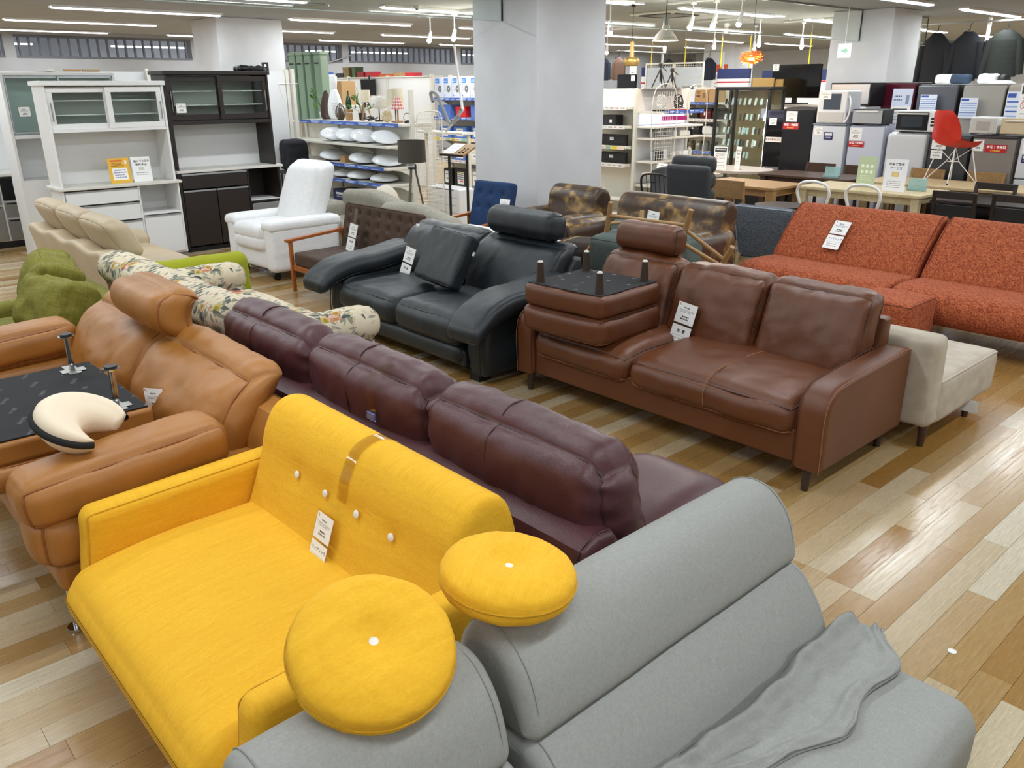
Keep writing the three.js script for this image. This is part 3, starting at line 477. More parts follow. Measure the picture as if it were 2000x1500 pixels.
// ---------- low beige chair at right ----------
{
  const s = thing('slipper_chair', 'low beige velvet armless chair with piped seat and peg legs', 'chair', [4.62, 0, -1.74], BX);
  const so = { r: .03, py: .022, px: .006, n: 28, wr: .003 }; const c = part(s, 'seat', cush(.6, .24, .8, so), F.beigeV, [0, .235, .07]); part(c, 'piping', welt(.6, .24, .8, so, '+y', .006), F.beigeV);
  const bo = { r: .05, pz: .012, n: 26, wr: .003 }; const b = part(s, 'backrest', cush(.6, .5, .13, bo), F.beigeV, [0, .36, -.38], [-.06, 0, 0]); part(b, 'piping', welt(.6, .5, .13, bo, '+z', .006), F.beigeV);
  for (const [x, z] of [[-.26, .22], [.26, .22], [-.26, -.38], [.26, -.38]]) part(s, 'leg', bar([x, 0, z], [x, .13, z], .016, .026, 12), W.walnut);
  part(s, 'care_label', bx(.1, .07, .001, -.3, .1, .13, 0), M.white);
}
// ---------- floral sofa from behind ----------
{
  const s = thing('floral_sofa', 'floral tapestry sofa with rolled arms seen over its back', 'sofa', [2.05, 0, -4.92], BX);
  const back = [[-.3, .1], [-.32, .5], [-.26, .6], [-.24, .7], [-.29, .77], [-.39, .79], [-.48, .75], [-.5, .66], [-.46, .58], [-.45, .1]];
  part(s, 'backrest', extX(back, 1.9, { spl: true, bev: .06, bs: 6, steps: 20, n: 80, wr: .008, ws: 5 }), F.floral);
  for (let i = 0; i < 2; i++) { const o = { r: .07, py: .03, n: 28, wr: .006, ws: 4, seed: i }; const c = part(s, 'seat_cushion', cush(.72, .19, .72, o), F.floral, [(i - .5) * .73, .33, .12]); part(c, 'piping', welt(.72, .19, .72, o, '+y', .005), F.floral); }
  for (const k of [-1, 1]) { const a = part(s, 'rolled_arm', cush(.24, .2, .82, { r: .095, n: 30, wr: .008, ws: 6, seed: k }), F.floral, [k * .88, .5, .08]); part(s, 'arm_side', cush(.18, .34, .78, { r: .04, n: 20, wr: .004 }), F.floral, [k * .86, .27, .07]); }
  part(s, 'skirt', cush(1.5, .2, .8, { r: .03, n: 24, wr: .004 }), F.floral, [0, .15, .08]);
}
// ---------- green sofa, cushions heaped on it ----------
{
  const s = thing('fabric_sofa', 'olive green fabric sofa with box arms at the left edge', 'sofa', [1.03, 0, -5.57], FX);
  part(s, 'base', bx(1.0, .22, .85, 0, .2, 0, .03), F.green); part(s, 'seat', cush(.84, .16, .72, { r: .05, py: .02, n: 24, wr: .004 }), F.green, [0, .34, .08]); part(s, 'backrest', cush(1.2, .42, .2, { r: .06, n: 26, wr: .004 }), F.green, [0, .42, -.38]);
  for (const k of [-1, 1]) part(s, 'armrest', cush(.15, .42, .95, { r: .05, n: 24 }), F.green, [k * .52, .29, .05]);
  for (const [x, z] of [[-.45, .4], [.45, .4], [-.45, -.38], [.45, -.38]]) part(s, 'leg', bar([x, 0, z], [x, .1, z], .02), W.brownleg);
  const c = (label, p, r, w, h, seed) => { const t = thing('throw_cushion', label, 'cushion', p, FX); part(t, 'cover', cush(w, h, .2, { r: .06, pz: .05, n: 34, wr: .022, ws: 4.5, seed, fn: (q, a, b) => { q.x *= 1 - .05 * (1 - b * b); q.y *= 1 - .05 * (1 - a * a); } }), F.green, [0, h / 2, 0], r); };
  c('slumped olive cushion in front of the other on the green sofa', [1.17, .41, -5.34], [-.45, .25, .1], .5, .34, 3); c('slumped olive cushion behind the other on the green sofa', [1.23, .42, -5.72], [-.35, -.1, -.1], .52, .4, 9);
}
// ---------- cream leather sofa from behind ----------
{
  const s = thing('leather_sofa', 'cream leather sofa seen from behind with three headrest pads', 'sofa', [2.2, 0, -7.28], BX);
  part(s, 'back_frame', ext([[-1.0, .12], [1.0, .12], [1.04, .5], [1.05, .66], [.97, .7], [.64, .67], [.32, .705], [0, .67], [-.32, .705], [-.64, .67], [-.97, .7], [-1.05, .66], [-1.04, .5]], .16, { bev: .04, spl: true, n: 120, fn: p => { p.z -= .18 * p.y; } }), F.beige, [0, 0, -.3]);
  for (let i = 0; i < 3; i++) { const o = { r: .07, pz: .025, py: .01, n: 26, fn: (p, a, b) => { p.z -= .05 * b; p.y += .012 * (1 - a * a); } }; const c = part(s, 'headrest', cush(.63, .3, .17, o), F.beige, [(i - 1) * .645, .76, -.3], [-.12, 0, 0]); part(c, 'seam', welt(.63, .3, .17, o, '-z', .003), std(0xa8967a, .6)); }
  part(s, 'seat', cush(1.8, .2, .75, { r: .06, py: .02, n: 26 }), F.beige, [0, .32, .12]); for (const k of [-1, 1]) part(s, 'armrest', cush(.24, .42, .8, { r: .1, n: 24 }), F.beige, [k * .98, .33, .1]);
  part(s, 'base', bx(1.8, .14, .8, 0, .12, .05, .02), F.beige);
}
{ // lime cushion peeping out behind the floral arm
  const t = thing('bean_cushion', 'lime green cushion peeping over the far arm of the floral sofa', 'cushion', [2.25, 0, -6.04], 0); part(t, 'cover', cush(.85, .62, .17, { r: .08, n: 26, wr: .01, ws: 3 }), std(0x9aa018, .85, { bumpMap: weaveBump, bumpScale: .0006 }), [0, .315, 0]);
}
// ---------- white recliner ----------
{
  const s = thing('recliner', 'white fabric recliner armchair on dark castors', 'armchair', [3.95, 0, -7.85], FX + .05);
  part(s, 'base', cush(.72, .28, .74, { r: .05, n: 20 }), F.white, [0, .24, .03]);
  for (const k of [-1, 1]) { const a = part(s, 'armrest', cush(.17, .48, .8, { r: .06, n: 24, fn: (p, aa, b, c) => { if (c < 0) p.y += .02 * c; } }), F.white, [k * .37, .33, .03]); part(a, 'arm_pad', cush(.2, .1, .82, { r: .045, py: .01, n: 22, wr: .003 }), F.white, [0, .21, 0]); }
  for (const y of [.36, .46]) part(s, 'seat_roll', cush(.58, .15, .7, { r: .065, py: .01, n: 24, wr: .004, seed: y * 9 }), F.white, [0, y, .1]);
  part(s, 'backrest', cush(.66, .68, .22, { r: .1, pz: .035, n: 36, wr: .005, ws: 5, fn: (p, a, b) => { p.z -= .13 * b; p.x *= 1 - .08 * b * b; } }), F.white, [0, .76, -.26]);
  for (const [x, z] of [[-.32, .33], [.32, .33], [-.32, -.3], [.32, -.3]]) { const w = part(s, 'castor', mv(new THREE.CylinderGeometry(.04, .04, .03, 20), x, .04, z, 0, 0, PI / 2), M.black); part(w, 'fork', bx(.045, .05, .06, x, .09, z), M.dark); }
  part(s, 'base_rail', merge([bx(.6, .03, .04, 0, .1, .33), bx(.6, .03, .04, 0, .1, -.3)]), M.dark);
}
// ---------- tufted wooden-arm sofa ----------
{
  const s = thing('wooden_sofa', 'dark brown tufted velvet sofa with orange wooden frame and arms', 'sofa', [3.92, 0, -6.38], FX + .02);
  const so = { r: .025, py: .006, n: 26, wr: .002 }; part(s, 'seat', cush(1.14, .12, .58, so), F.brownV, [0, .31, .08]);
  const bo = { r: .03, n: 90, pz: .004, fn: (p, a, b, c) => { for (let i = 0; i < 4; i++) for (let j = 0; j < 7; j++) { const x = -.48 + j * .16, y = -.15 + i * .1; const d2 = (p.x - x) ** 2 + (p.y - y) ** 2; if (c > .5) p.z -= .018 * Math.exp(-d2 / .0009); } } };
  const bk = part(s, 'backrest', cush(1.14, .46, .11, bo), F.brownV, [0, .54, -.24], [-.22, 0, 0]); part(bk, 'piping', welt(1.14, .46, .11, { ...bo, fn: null }, '+z', .005), F.brownV);
  const bg = new THREE.SphereGeometry(.009, 10, 6); for (let i = 0; i < 4; i++) for (let j = 0; j < 7; j++) part(bk, 'button', bg, F.brownV, [-.48 + j * .16, -.15 + i * .1, .043]);
  for (const k of [-1, 1]) {
    part(s, 'armrest', merge([sbar([k * .6, .475, .42], [k * .6, .52, -.2], .05, .028, .006), sbar([k * .6, .52, -.2], [k * .6, .57, -.3], .045, .026, .006)]), W.honey);
    part(s, 'front_leg', sbar([k * .6, 0, .37], [k * .6, .47, .37], .034, .034, .006), W.honey); part(s, 'rear_leg', sbar([k * .6, 0, -.34], [k * .6, .54, -.16], .034, .034, .006), W.honey); part(s, 'side_rail', sbar([k * .6, .23, .37], [k * .6, .21, -.27], .03, .04, .004), W.honey);
  }
  part(s, 'front_rail', bx(1.18, .05, .026, 0, .225, .36), W.honey); part(s, 'rear_rail', bx(1.18, .05, .026, 0, .21, -.26), W.honey);
}
// ---------- taupe sofas behind ----------
for (const [label, x, z] of [['taupe curved-back sofa nearer the lamp shelf, seen over the tufted sofa', 5.05, -8.15], ['taupe curved-back sofa directly behind the tufted brown sofa', 4.7, -6.8]]) {
  const s = thing('curved_sofa', label, 'sofa', [x, 0, z], FX); part(s, 'backrest', cush(1.25, .5, .2, { r: .09, n: 32, fn: (p, a, b) => { if (b > 0) p.y += .06 * (Math.cos(a * PI) * .5 - a * .5) * b; } }), F.taupe, [0, .42, -.2]); part(s, 'seat', cush(1.1, .2, .6, { r: .06, n: 20 }), F.taupe, [0, .28, .1]); part(s, 'armrest', cush(.15, .4, .6, { r: .06, n: 16 }), F.taupe, [-.58, .33, .08]); part(s, 'armrest', cush(.15, .4, .6, { r: .06, n: 16 }), F.taupe, [.58, .33, .08]); part(s, 'base', bx(1.1, .15, .6, 0, .1, .05), F.taupe);
}
{ // white bench behind the black sofa
  const s = thing('white_bench', 'white upholstered bench behind the left end of the black sofa back', 'bench', [4.72, 0, -5.42], FX); part(s, 'seat', cush(1.3, .2, .45, { r: .03, n: 20, py: .01 }), F.white, [0, .48, 0]); part(s, 'base', bx(1.2, .38, .4, 0, .19, 0), F.white);
}
// ---------- navy armchair ----------
{
  const s = thing('navy_armchair', 'navy fabric armchair with wooden arms in front of the white pillar', 'armchair', [5.45, 0, -6.52], FX + .1);
  part(s, 'backrest', cush(.54, .5, .12, { r: .04, n: 40, fn: (p, a, b, c) => { for (let i = 0; i < 2; i++) for (let j = 0; j < 3; j++) if (c > .5) p.z -= .02 * Math.exp(-((p.x + .16 - j * .16) ** 2 + (p.y + .02 - i * .14) ** 2) / .001); } }), F.navy, [0, .63, -.2], [-.24, 0, 0]);
  part(s, 'seat', cush(.54, .13, .55, { r: .04, n: 18 }), F.navy, [0, .33, .1]);
  for (const k of [-1, 1]) { part(s, 'armrest', sbar([k * .31, .5, .4], [k * .31, .54, -.25], .06, .028, .008), W.honey); part(s, 'front_leg', sbar([k * .31, 0, .34], [k * .31, .49, .34], .032), W.honey); part(s, 'rear_leg', sbar([k * .31, 0, -.34], [k * .31, .53, -.15], .032), W.honey); part(s, 'side_rail', sbar([k * .31, .25, .34], [k * .31, .23, -.28], .028), W.honey); }
  part(s, 'front_rail', bx(.6, .045, .025, 0, .245, .33), W.honey);
}
// ---------- distressed leather pair ----------
function distressed(label, pos, w) {
  const s = thing('studded_sofa', label, w > .8 ? 'sofa' : 'armchair', pos, FX);
  const back = [[-.1, .2], [-.14, .45], [-.2, .7], [-.22, .8], [-.3, .87], [-.4, .86], [-.46, .78], [-.42, .6], [-.38, .2]];
  part(s, 'backrest', extX(back, w, { spl: true, bev: .05, bs: 6, steps: 8, n: 70, wr: .004 }), F.distress); part(s, 'seat', cush(w - .1, .22, .62, { r: .06, py: .02, n: 22, wr: .004 }), F.distress, [0, .33, .15]);
  const arch = []; for (let i = 0; i <= 14; i++) { const a = i / 14 * PI; arch.push([Math.cos(a) * .105, .55 + Math.sin(a) * .11]); }
  for (const k of [-1, 1]) {
    const a = part(s, 'rolled_arm', mv(ext([[.105, .1], ...arch, [-.105, .1]], .78, { bev: .02, crease: .8 }), k * w / 2, 0, .12), F.distress);
    const st = new THREE.SphereGeometry(.008, 8, 5); const gs = []; for (let i = 0; i < 15; i++) { const q = i / 14 * PI; gs.push(mv(st.clone(), k * w / 2 + Math.cos(q) * .088, .55 + Math.sin(q) * .093, .505)); } for (let i = 0; i < 9; i++) for (const q of [-1, 1]) gs.push(mv(st.clone(), k * w / 2 + q * .088, .16 + i * .042, .505));
    part(a, 'studs', merge(gs), std(0x5a4030, .4, { metalness: .5 }));
    part(a, 'front_facing', mv(ext([[.07, .12], ...arch.map(p => [p[0] * .66, (p[1] - .55) * .66 + .55]), [-.07, .12]], .02, { bev: .006, crease: .8 }), k * w / 2, 0, .51), std(0x1d120c, .5));
  }
  part(s, 'base', bx(w, .16, .7, 0, .15, .08), F.distress); for (const x of [-w / 2, w / 2]) for (const z of [.4, -.25]) part(s, 'foot', bar([x, 0, z], [x, .08, z], .022, .03), W.espresso);
  return s;
}
distressed('distressed brown leather armchair with studded arms beside the white pillar', [5.75, 0, -5.72], .66);
distressed('distressed brown leather two-seat sofa with studded arms and a price tag', [5.75, 0, -4.53], 1.18);
// ---------- upturned stool-chair and what lies under it ----------
{
  const w = thing('lounge_chair', 'teal-grey lounge chair with oak frame behind the brown sofa', 'armchair', [4.78, 0, -4.02], FX + .08);
  part(w, 'seat', cush(.7, .14, .6, { r: .05, n: 20 }), F.teal, [0, .4, .05]); part(w, 'backrest', cush(.7, .4, .12, { r: .05, n: 20 }), F.teal, [0, .6, -.3], [-.3, 0, 0]);
  for (const k of [-1, 1]) { part(w, 'armrest', bar([k * .4, .56, .4], [k * .4, .56, -.35], .022, .022, 12), W.oak); part(w, 'front_leg', bar([k * .4, 0, .35], [k * .4, .55, .35], .018, .022), W.oak); part(w, 'rear_leg', bar([k * .4, 0, -.36], [k * .4, .55, -.3], .018, .022), W.oak); part(w, 'side_rail', bar([k * .4, .3, .35], [k * .4, .3, -.33], .015), W.oak); }
  const st = thing('striped_cushion', 'dark cushion with orange and yellow stripes beside the black headrest', 'cushion', [4.62, .475, -4.3], FX + .2);
  const c = document.createElement('canvas'); c.width = 256; c.height = 16; const x = c.getContext('2d'); x.fillStyle = '#33271f'; x.fillRect(0, 0, 256, 16); for (const [p, q, col] of [[90, 8, '#d27a3c'], [120, 5, '#b9602c'], [150, 9, '#c7a24c'], [176, 4, '#d27a3c'], [200, 6, '#c7a24c']]) { x.fillStyle = col; x.fillRect(p, 0, q, 16); }
  const t = new THREE.CanvasTexture(c); t.wrapS = t.wrapT = THREE.RepeatWrapping; t.colorSpace = THREE.SRGBColorSpace; t.repeat.set(1 / .4, 1); part(st, 'cover', cush(.4, .2, .4, { r: .09, py: .02, n: 24, wr: .004 }), std(0xffffff, .9, { map: t }), [0, .1, 0]);
  const u = thing('upturned_chair', 'teal-grey chair turned upside down, oak legs and rungs in the air', 'chair', [4.72, .478, -3.66], FX + .05);
  const so = { r: .06, py: .015, px: .015, n: 28, wr: .003 }, g = part(u, 'seat', cush(.66, .3, .54, so), F.teal, [-.1, .155, 0], [.05, 0, 0]); part(g, 'piping', welt(.66, .3, .54, so, '+y', .003), F.teal);
  const B = (n, a, b, r1, r2) => part(u, n, bar(a, b, r1, r2, 12), W.oak);
  B('leg', [-.4, .18, .1], [-.32, .53, .14], .022, .018); B('leg', [.24, .16, .1], [.36, .54, .14], .022, .018); B('leg', [.5, .14, -.06], [.6, .3, -.02], .02, .018); B('leg', [-.3, .16, -.2], [-.36, .42, -.3], .02, .017);
  B('rung', [-.355, .43, .13], [.32, .43, .13], .014); B('rung', [.31, .4, .12], [.54, .19, -.05], .014); B('rung', [.24, .28, .02], [.45, .14, -.12], .014); B('rung', [-.36, .37, .12], [-.34, .35, -.24], .012);
}
// ---------- blue-grey chair, black armchair, grey recliner ----------
{
  const s = thing('fabric_chair', 'blue-grey woven fabric easy chair seen from behind beside the orange sofa', 'chair', [7.2, 0, -4.16], BX + .06);
  const o = { r: .04, n: 26, fn: (p, a, b) => { p.z -= .06 * b; p.x *= 1 + .06 * b; } }; const b = part(s, 'backrest', cush(.58, .52, .12, o), F.blueg, [0, .47, -.2]); part(b, 'piping', welt(.58, .52, .12, o, '-z', .005), std(0x9aa4ad, .9)); part(s, 'seat', cush(.56, .14, .5, { r: .04, n: 18 }), F.blueg, [0, .3, .1]);
  for (const [x, z] of [[-.25, .3], [.25, .3], [-.25, -.22], [.25, -.22]]) part(s, 'leg', bar([x * 1.08, 0, z * 1.1], [x, .26, z], .015, .022, 12), W.lightoak);
}
{
  const s = thing('tub_chair', 'charcoal upholstered armchair between distressed sofa and blue-grey chair', 'armchair', [6.7, 0, -4.95], FX + .3); part(s, 'shell', cush(.72, .5, .3, { r: .12, n: 28, fn: (p, a) => { p.z += .25 * a * a; } }), F.greyL, [0, .42, -.2]); part(s, 'seat', cush(.58, .18, .55, { r: .06, n: 18 }), F.greyL, [0, .32, .1]); part(s, 'base', bx(.6, .2, .55, 0, .12, .03, .02), F.greyL);
}
{
  const s = thing('recliner', 'charcoal high-back recliner seen from behind near the dining tables', 'armchair', [7.5, 0, -5.3], BX + .12);
  part(s, 'backrest', cush(.5, .62, .13, { r: .05, n: 26, fn: (p, a, b) => { p.z -= .04 * b; } }), F.greyL, [0, .71, -.2]); for (const y of [.62, .78, .94]) part(s, 'padding_roll', cush(.5, .17, .15, { r: .06, n: 20, wr: .004, seed: y * 5 }), F.greyL, [.02, y + .08, -.09]);
  part(s, 'seat', cush(.56, .2, .6, { r: .07, n: 20 }), F.greyL, [0, .4, .15]); for (const k of [-1, 1]) part(s, 'armrest', cush(.14, .38, .7, { r: .06, n: 18 }), F.greyL, [k * .34, .4, .1]); part(s, 'base', bx(.6, .22, .6, 0, .13, .1, .02), F.greyL);
}
// ---------- lettering drawn with strokes (grid 0-9) ----------
const GL = {
  'フ': '22 82 75 48', 'ァ': '34 84 66/55 56 48', 'ブ': '12 72 65 38/81 92/91 99'.replace('/91 99', '/90 a1'), 'リ': '22 26/72 75 59', 'ッ': '33 45/53 65/84 77 49', 'ク': '41 25/31 81 76 39', 'サ': '13 93/31 36/71 75 49', 'ー': '15 95', 'ビ': '21 27 39 89/84 35/80 91/91 a2', 'ス': '22 72 55 29/55 89', 'ご': '23 83/26 38 89/81 92/90 a1',
  '本': '13 93/51 59/52 18/52 98/37 77', '革': '12 92/31 33/71 73/33 73/24 84 86 26 24/54 59/17 97', '家': '51 52/12 13/12 92 93/24 84/64 36 18/55 58 49/56 28/75 66 98', '電': '21 81/13 14/13 93 94/51 54/26 86 88 28 26/27 87/56 59 99', '年': '31 13/22 92/13 93/35 37/35 85/17 97/52 59', '保': '31 15/23 29/42 82 84 44 42/35 95/64 69/64 39/64 98', '証': '11 31/02 42/14 34/16 36 38 18 16/52 92/72 78/74 94/55 58/48 98', '1': '41 51 59', '2': '23 41 72 74 29 89', '商': '51 52/12 92/32 43/72 63/14 94 99/14 19/46 66 68 48 46', '品': '31 71 74 34 31/15 45 49 15/55 95 99 59 55', '配': '11 51/13 53 59 19 13/31 33/41 43/62 92 95 65 69 99', '送': '41 52/81 72/33 93/64 36/64 96/12 23/14 27 39 99', '軽': '11 51/31 39/13 53 56 13/07 57/62 92 64/62 96/55 95/75 79/59 99', 'ト': '41 49/54 86', 'ラ': '31 81/14 94 77 49', '9': '71 32 45 75 71 78 49', '0': '32 71 87 69 38 32', '分': '41 14/61 94/35 75 69/45 19', '無': '31 13/22 92/14 94/18 98/32 37/52 57/72 77', '料': '31 39/03 53/35 08/62 73/64 75/46 96/81 89', '貸': '21 13/52 93/34 74 77 37 34/35 75/27 18/78 98', '出': '51 59/12 15 95 92/16 19 99 96',
};
function write(x, str, px, py, s, col = '#222', lw = .11, gap = 1.08) {
  x.strokeStyle = col; x.lineWidth = Math.max(1, s * lw); x.lineCap = 'round'; x.lineJoin = 'round';
  for (const ch of str) { if (GL[ch]) for (const st of GL[ch].split('/')) { x.beginPath(); st.split(' ').forEach((p, i) => { const a = px + parseInt(p[0], 16) / 10 * s, b = py + parseInt(p[1], 16) / 10 * s; i ? x.lineTo(a, b) : x.moveTo(a, b); }); x.stroke(); } px += s * gap; }
}
// rows of print too small to read
function lines(x, px, py, w, n, step, col = '#8a8a8a', h = 3, seed = 1) { const r = rng(seed); x.fillStyle = col; for (let i = 0; i < n; i++) { let a = px + r() * w * .08; while (a < px + w * (.8 + .2 * r())) { const l = 4 + r() * 12; x.fillRect(a, py + i * step, Math.min(l, px + w - a), h); a += l + 2 + r() * 4; } } }
function sheet(W_, H_, draw, bg = '#f4f4f2', rough = .5, o = {}) { const c = document.createElement('canvas'); c.width = W_; c.height = H_; const x = c.getContext('2d'); x.fillStyle = bg; x.fillRect(0, 0, W_, H_); draw(x, W_, H_); const t = new THREE.CanvasTexture(c); t.colorSpace = THREE.SRGBColorSpace; return std(0xffffff, rough, { map: t, ...o }); }
const sgc = new Map();
function sg(w, h, t = .0015) { const k = w + ',' + h + ',' + t; if (sgc.has(k)) return sgc.get(k); const g = new THREE.BoxGeometry(w, h, t), uv = g.attributes.uv; for (let f = 0; f < 6; f++) if (f !== 4) for (let i = 0; i < 4; i++) uv.setXY(f * 4 + i, .02, .98); sgc.set(k, g); return g; }
const P_ = {
  price: sheet(220, 190, (x, w, h) => { x.fillStyle = '#d8322c'; x.fillRect(10, 10, 12, 10); x.fillStyle = '#3f8f3f'; x.fillRect(22, 20, 12, 10); lines(x, 70, 38, 80, 1, 10, '#444', 12, 3); lines(x, 20, 72, 180, 1, 10, '#777', 5, 4); lines(x, 30, 84, 160, 1, 10, '#777', 5, 5); x.fillStyle = '#333'; x.fillRect(20, 64, 180, 2); lines(x, 75, 120, 80, 1, 10, '#222', 12, 6); lines(x, 65, 142, 100, 1, 10, '#222', 12, 7); }),
  fabricCard: sheet(220, 190, (x) => { write(x, 'ファブリック', 18, 34, 30, '#222', .11); x.fillStyle = '#999'; x.fillRect(20, 92, 180, 2); lines(x, 35, 118, 150, 2, 28, '#666', 7, 9); }),
  hideCard: sheet(220, 190, (x) => { write(x, '本', 62, 30, 40, '#222'); write(x, '革', 120, 30, 40, '#222'); x.fillStyle = '#999'; x.fillRect(20, 92, 180, 2); lines(x, 35, 118, 150, 2, 28, '#666', 7, 10); }),
  warranty: sheet(240, 84, (x) => { write(x, '家電1年保証', 14, 8, 36, '#fff', .13, 1.0); lines(x, 60, 58, 120, 1, 10, '#f2c53a', 12, 12); }, '#b8192a'),
  spec: sheet(160, 170, (x) => { x.fillStyle = '#3c5eb0'; x.fillRect(8, 8, 70, 18); for (let i = 0; i < 6; i++) { x.fillStyle = i % 2 ? '#9fb6e6' : '#3f63b8'; x.fillRect(8, 40 + i * 20, 144, 6); } }, '#e4ecfa'),
  specRed: sheet(110, 170, (x) => { for (let i = 0; i < 4; i++) { x.fillStyle = '#2c2c40'; x.fillRect(8, 8 + i * 28, 94, 10); } x.fillStyle = '#d8c530'; x.fillRect(34, 9, 44, 14); x.fillStyle = '#d26a6a'; x.fillRect(40, 118, 60, 22); }, '#ececec'),
  tall: sheet(150, 260, (x) => { x.fillStyle = '#cfd9f0'; x.fillRect(0, 0, 150, 130); lines(x, 14, 50, 60, 2, 26, '#33415e', 10, 21); x.fillStyle = '#8390ad'; x.fillRect(104, 46, 24, 66); x.fillStyle = '#39424f'; x.fillRect(16, 146, 110, 10); lines(x, 14, 176, 110, 3, 24, '#777', 5, 23); }),
  delivery: sheet(170, 260, (x) => { write(x, '商品ご配送', 26, 30, 22, '#222', .12); write(x, 'サービス', 38, 60, 22, '#222', .12); x.fillStyle = '#e8d27a'; x.fillRect(60, 104, 48, 32); x.strokeStyle = '#a88'; x.strokeRect(60, 104, 48, 32); x.fillRect(54, 138, 62, 4); lines(x, 26, 176, 118, 4, 16, '#888', 5, 25); }, '#f1f1f5'),
  greenSign: sheet(150, 240, (x) => { x.fillStyle = '#eef3df'; for (let i = 0; i < 3; i++) for (let j = 0; j < 2; j++) { x.beginPath(); x.arc(38 + i * 38, 74 + j * 44, 13, 0, 7); x.fill(); } lines(x, 24, 146, 104, 3, 16, '#e3ead0', 6, 27); x.strokeStyle = '#e8efd8'; x.strokeRect(26, 204, 34, 26); }, '#bccca6'),
  noSit: sheet(200, 260, (x) => { x.fillStyle = '#3b3f40'; x.fillRect(14, 16, 172, 48); lines(x, 28, 28, 140, 1, 10, '#eee', 14, 31); lines(x, 28, 84, 140, 2, 16, '#888', 6, 32); for (const y of [130, 226]) { x.strokeStyle = '#c8423a'; x.lineWidth = 4; x.beginPath(); x.arc(44, y, 20, 0, 7); x.moveTo(31, y - 14); x.lineTo(57, y + 14); x.stroke(); lines(x, 78, y - 12, 100, 2, 16, '#999', 6, y); } lines(x, 24, 178, 150, 1, 10, '#888', 6, 37); }),
  orangeFlyer: sheet(170, 210, (x) => { x.fillStyle = '#d8642c'; x.fillRect(20, 16, 96, 14); lines(x, 24, 38, 100, 3, 12, '#7a4a12', 7, 41); x.fillStyle = '#eee'; x.fillRect(132, 22, 18, 30); x.fillStyle = '#f6f4ee'; x.fillRect(26, 84, 120, 100); lines(x, 34, 98, 104, 4, 20, '#7c86b8', 8, 43); }, '#eab63c'),
  truckFlyer: sheet(150, 210, (x) => { write(x, '軽トラ90分', 20, 26, 21, '#333', .13, 1.0); write(x, '無料貸出', 32, 54, 21, '#333', .13); x.fillStyle = '#cdd6c8'; x.fillRect(52, 88, 44, 26); lines(x, 28, 132, 96, 2, 16, '#9a9a9a', 6, 45); }),
  stripBlue: sheet(512, 40, (x) => { for (let i = 0; i < 8; i++) { x.fillStyle = ['#3d63b5', '#c9d6f2', '#7fa6e0', '#4d74c4'][i % 4]; x.fillRect(i * 64 + 3, 8, 52, 12); x.fillStyle = '#dfe7f7'; x.fillRect(i * 64 + 6, 26, 40, 5); } }, '#3b5cae'),
  stripPale: sheet(512, 40, (x) => { for (let i = 0; i < 9; i++) lines(x, i * 56 + 6, 12, 38, 1, 10, ['#666', '#c05a5a', '#888'][i % 3], 14, 60 + i); }, '#e9e7e3'),
  stripYellow: sheet(512, 40, (x) => { const c = ['#e6cf3c', '#f0dfcf', '#a9d3b4', '#e8d84e', '#f2e6da', '#8fc9b0']; for (let i = 0; i < 8; i++) { x.fillStyle = c[i % 6]; x.fillRect(i * 64, 0, 58, 40); lines(x, i * 64 + 6, 16, 44, 1, 9, '#b06a5a', 8, 70 + i); } }, '#e6e2da'),
  fanBox: sheet(120, 190, (x) => { x.fillStyle = '#3f7fd0'; x.fillRect(10, 12, 62, 44); lines(x, 18, 24, 46, 2, 12, '#dfeafc', 5, 81); lines(x, 12, 70, 40, 5, 12, '#99a', 4, 82); x.fillStyle = '#6d7076'; x.beginPath(); x.ellipse(78, 108, 26, 34, 0, 0, 7); x.fill(); x.fillStyle = '#cfd3d8'; x.beginPath(); x.ellipse(78, 108, 7, 9, 0, 0, 7); x.fill(); x.fillStyle = '#3f6fd0'; x.fillRect(14, 160, 12, 18); }, '#cfd6e6'),
  carton: sheet(200, 150, (x) => { x.fillStyle = '#5c3c22'; lines(x, 20, 20, 60, 2, 18, '#5c4026', 10, 91); x.fillRect(20, 66, 60, 22); x.fillStyle = '#7d6a58'; x.fillRect(120, 40, 40, 60); }, '#b58f5f', .85),
  cardDark: sheet(120, 84, (x) => { x.fillStyle = '#e8eaf4'; x.fillRect(12, 12, 96, 26); lines(x, 14, 52, 90, 1, 10, '#aab', 16, 93); }, '#20245a'),
  small: sheet(90, 60, (x) => { lines(x, 10, 12, 66, 1, 8, '#777', 6, 95); lines(x, 22, 34, 46, 1, 8, '#444', 8, 96); }),
  exit: sheet(64, 64, (x) => { x.fillStyle = '#17a06a'; x.fillRect(18, 26, 22, 12); x.beginPath(); x.moveTo(36, 16); x.lineTo(54, 32); x.lineTo(36, 48); x.fill(); }, '#eef6f2', .4, { emissive: 0xffffff, emissiveIntensity: .35 }),
};
const tapeMat = phy(0xf6f3ee, .06, { transmission: 1, thickness: 0, ior: 1.45 });
// price tag taped on: pos is the middle of the upper card, tilt leans it back, roll turns it in its plane
function tag(label, pos, turn, tilt, lower, s = .085, roll = 0, tape = .12) {
  const t = thing('price_tag', label, 'price tag', pos, turn), put = (name, g, m, y, z) => { g = g.clone(); g.translate(0, y, z); g.rotateZ(roll); g.rotateX(tilt); part(t, name, g, m); };
  put('card', sg(s * 1.1, s, .0012), P_.price, 0, .002); if (lower) put('card', sg(s * 1.1, s, .0012), lower, -s * 1.1, .002); put('sleeve', bx(s * 1.22, s * (lower ? 2.25 : 1.15), .0008, 0, lower ? -s * .55 : 0, .0008, 0), tapeMat, 0, 0);
  if (tape) put('tape', bx(.045, tape, .0006, 0, s * .5 + tape / 2 - .01, .0015, 0), tapeMat, 0, 0); return t;
}
tag('price card and fabric card taped to the yellow sofa back', [1.072, .495, -2.08], FX, -.33, P_.fabricCard, .085, -.02, 0);
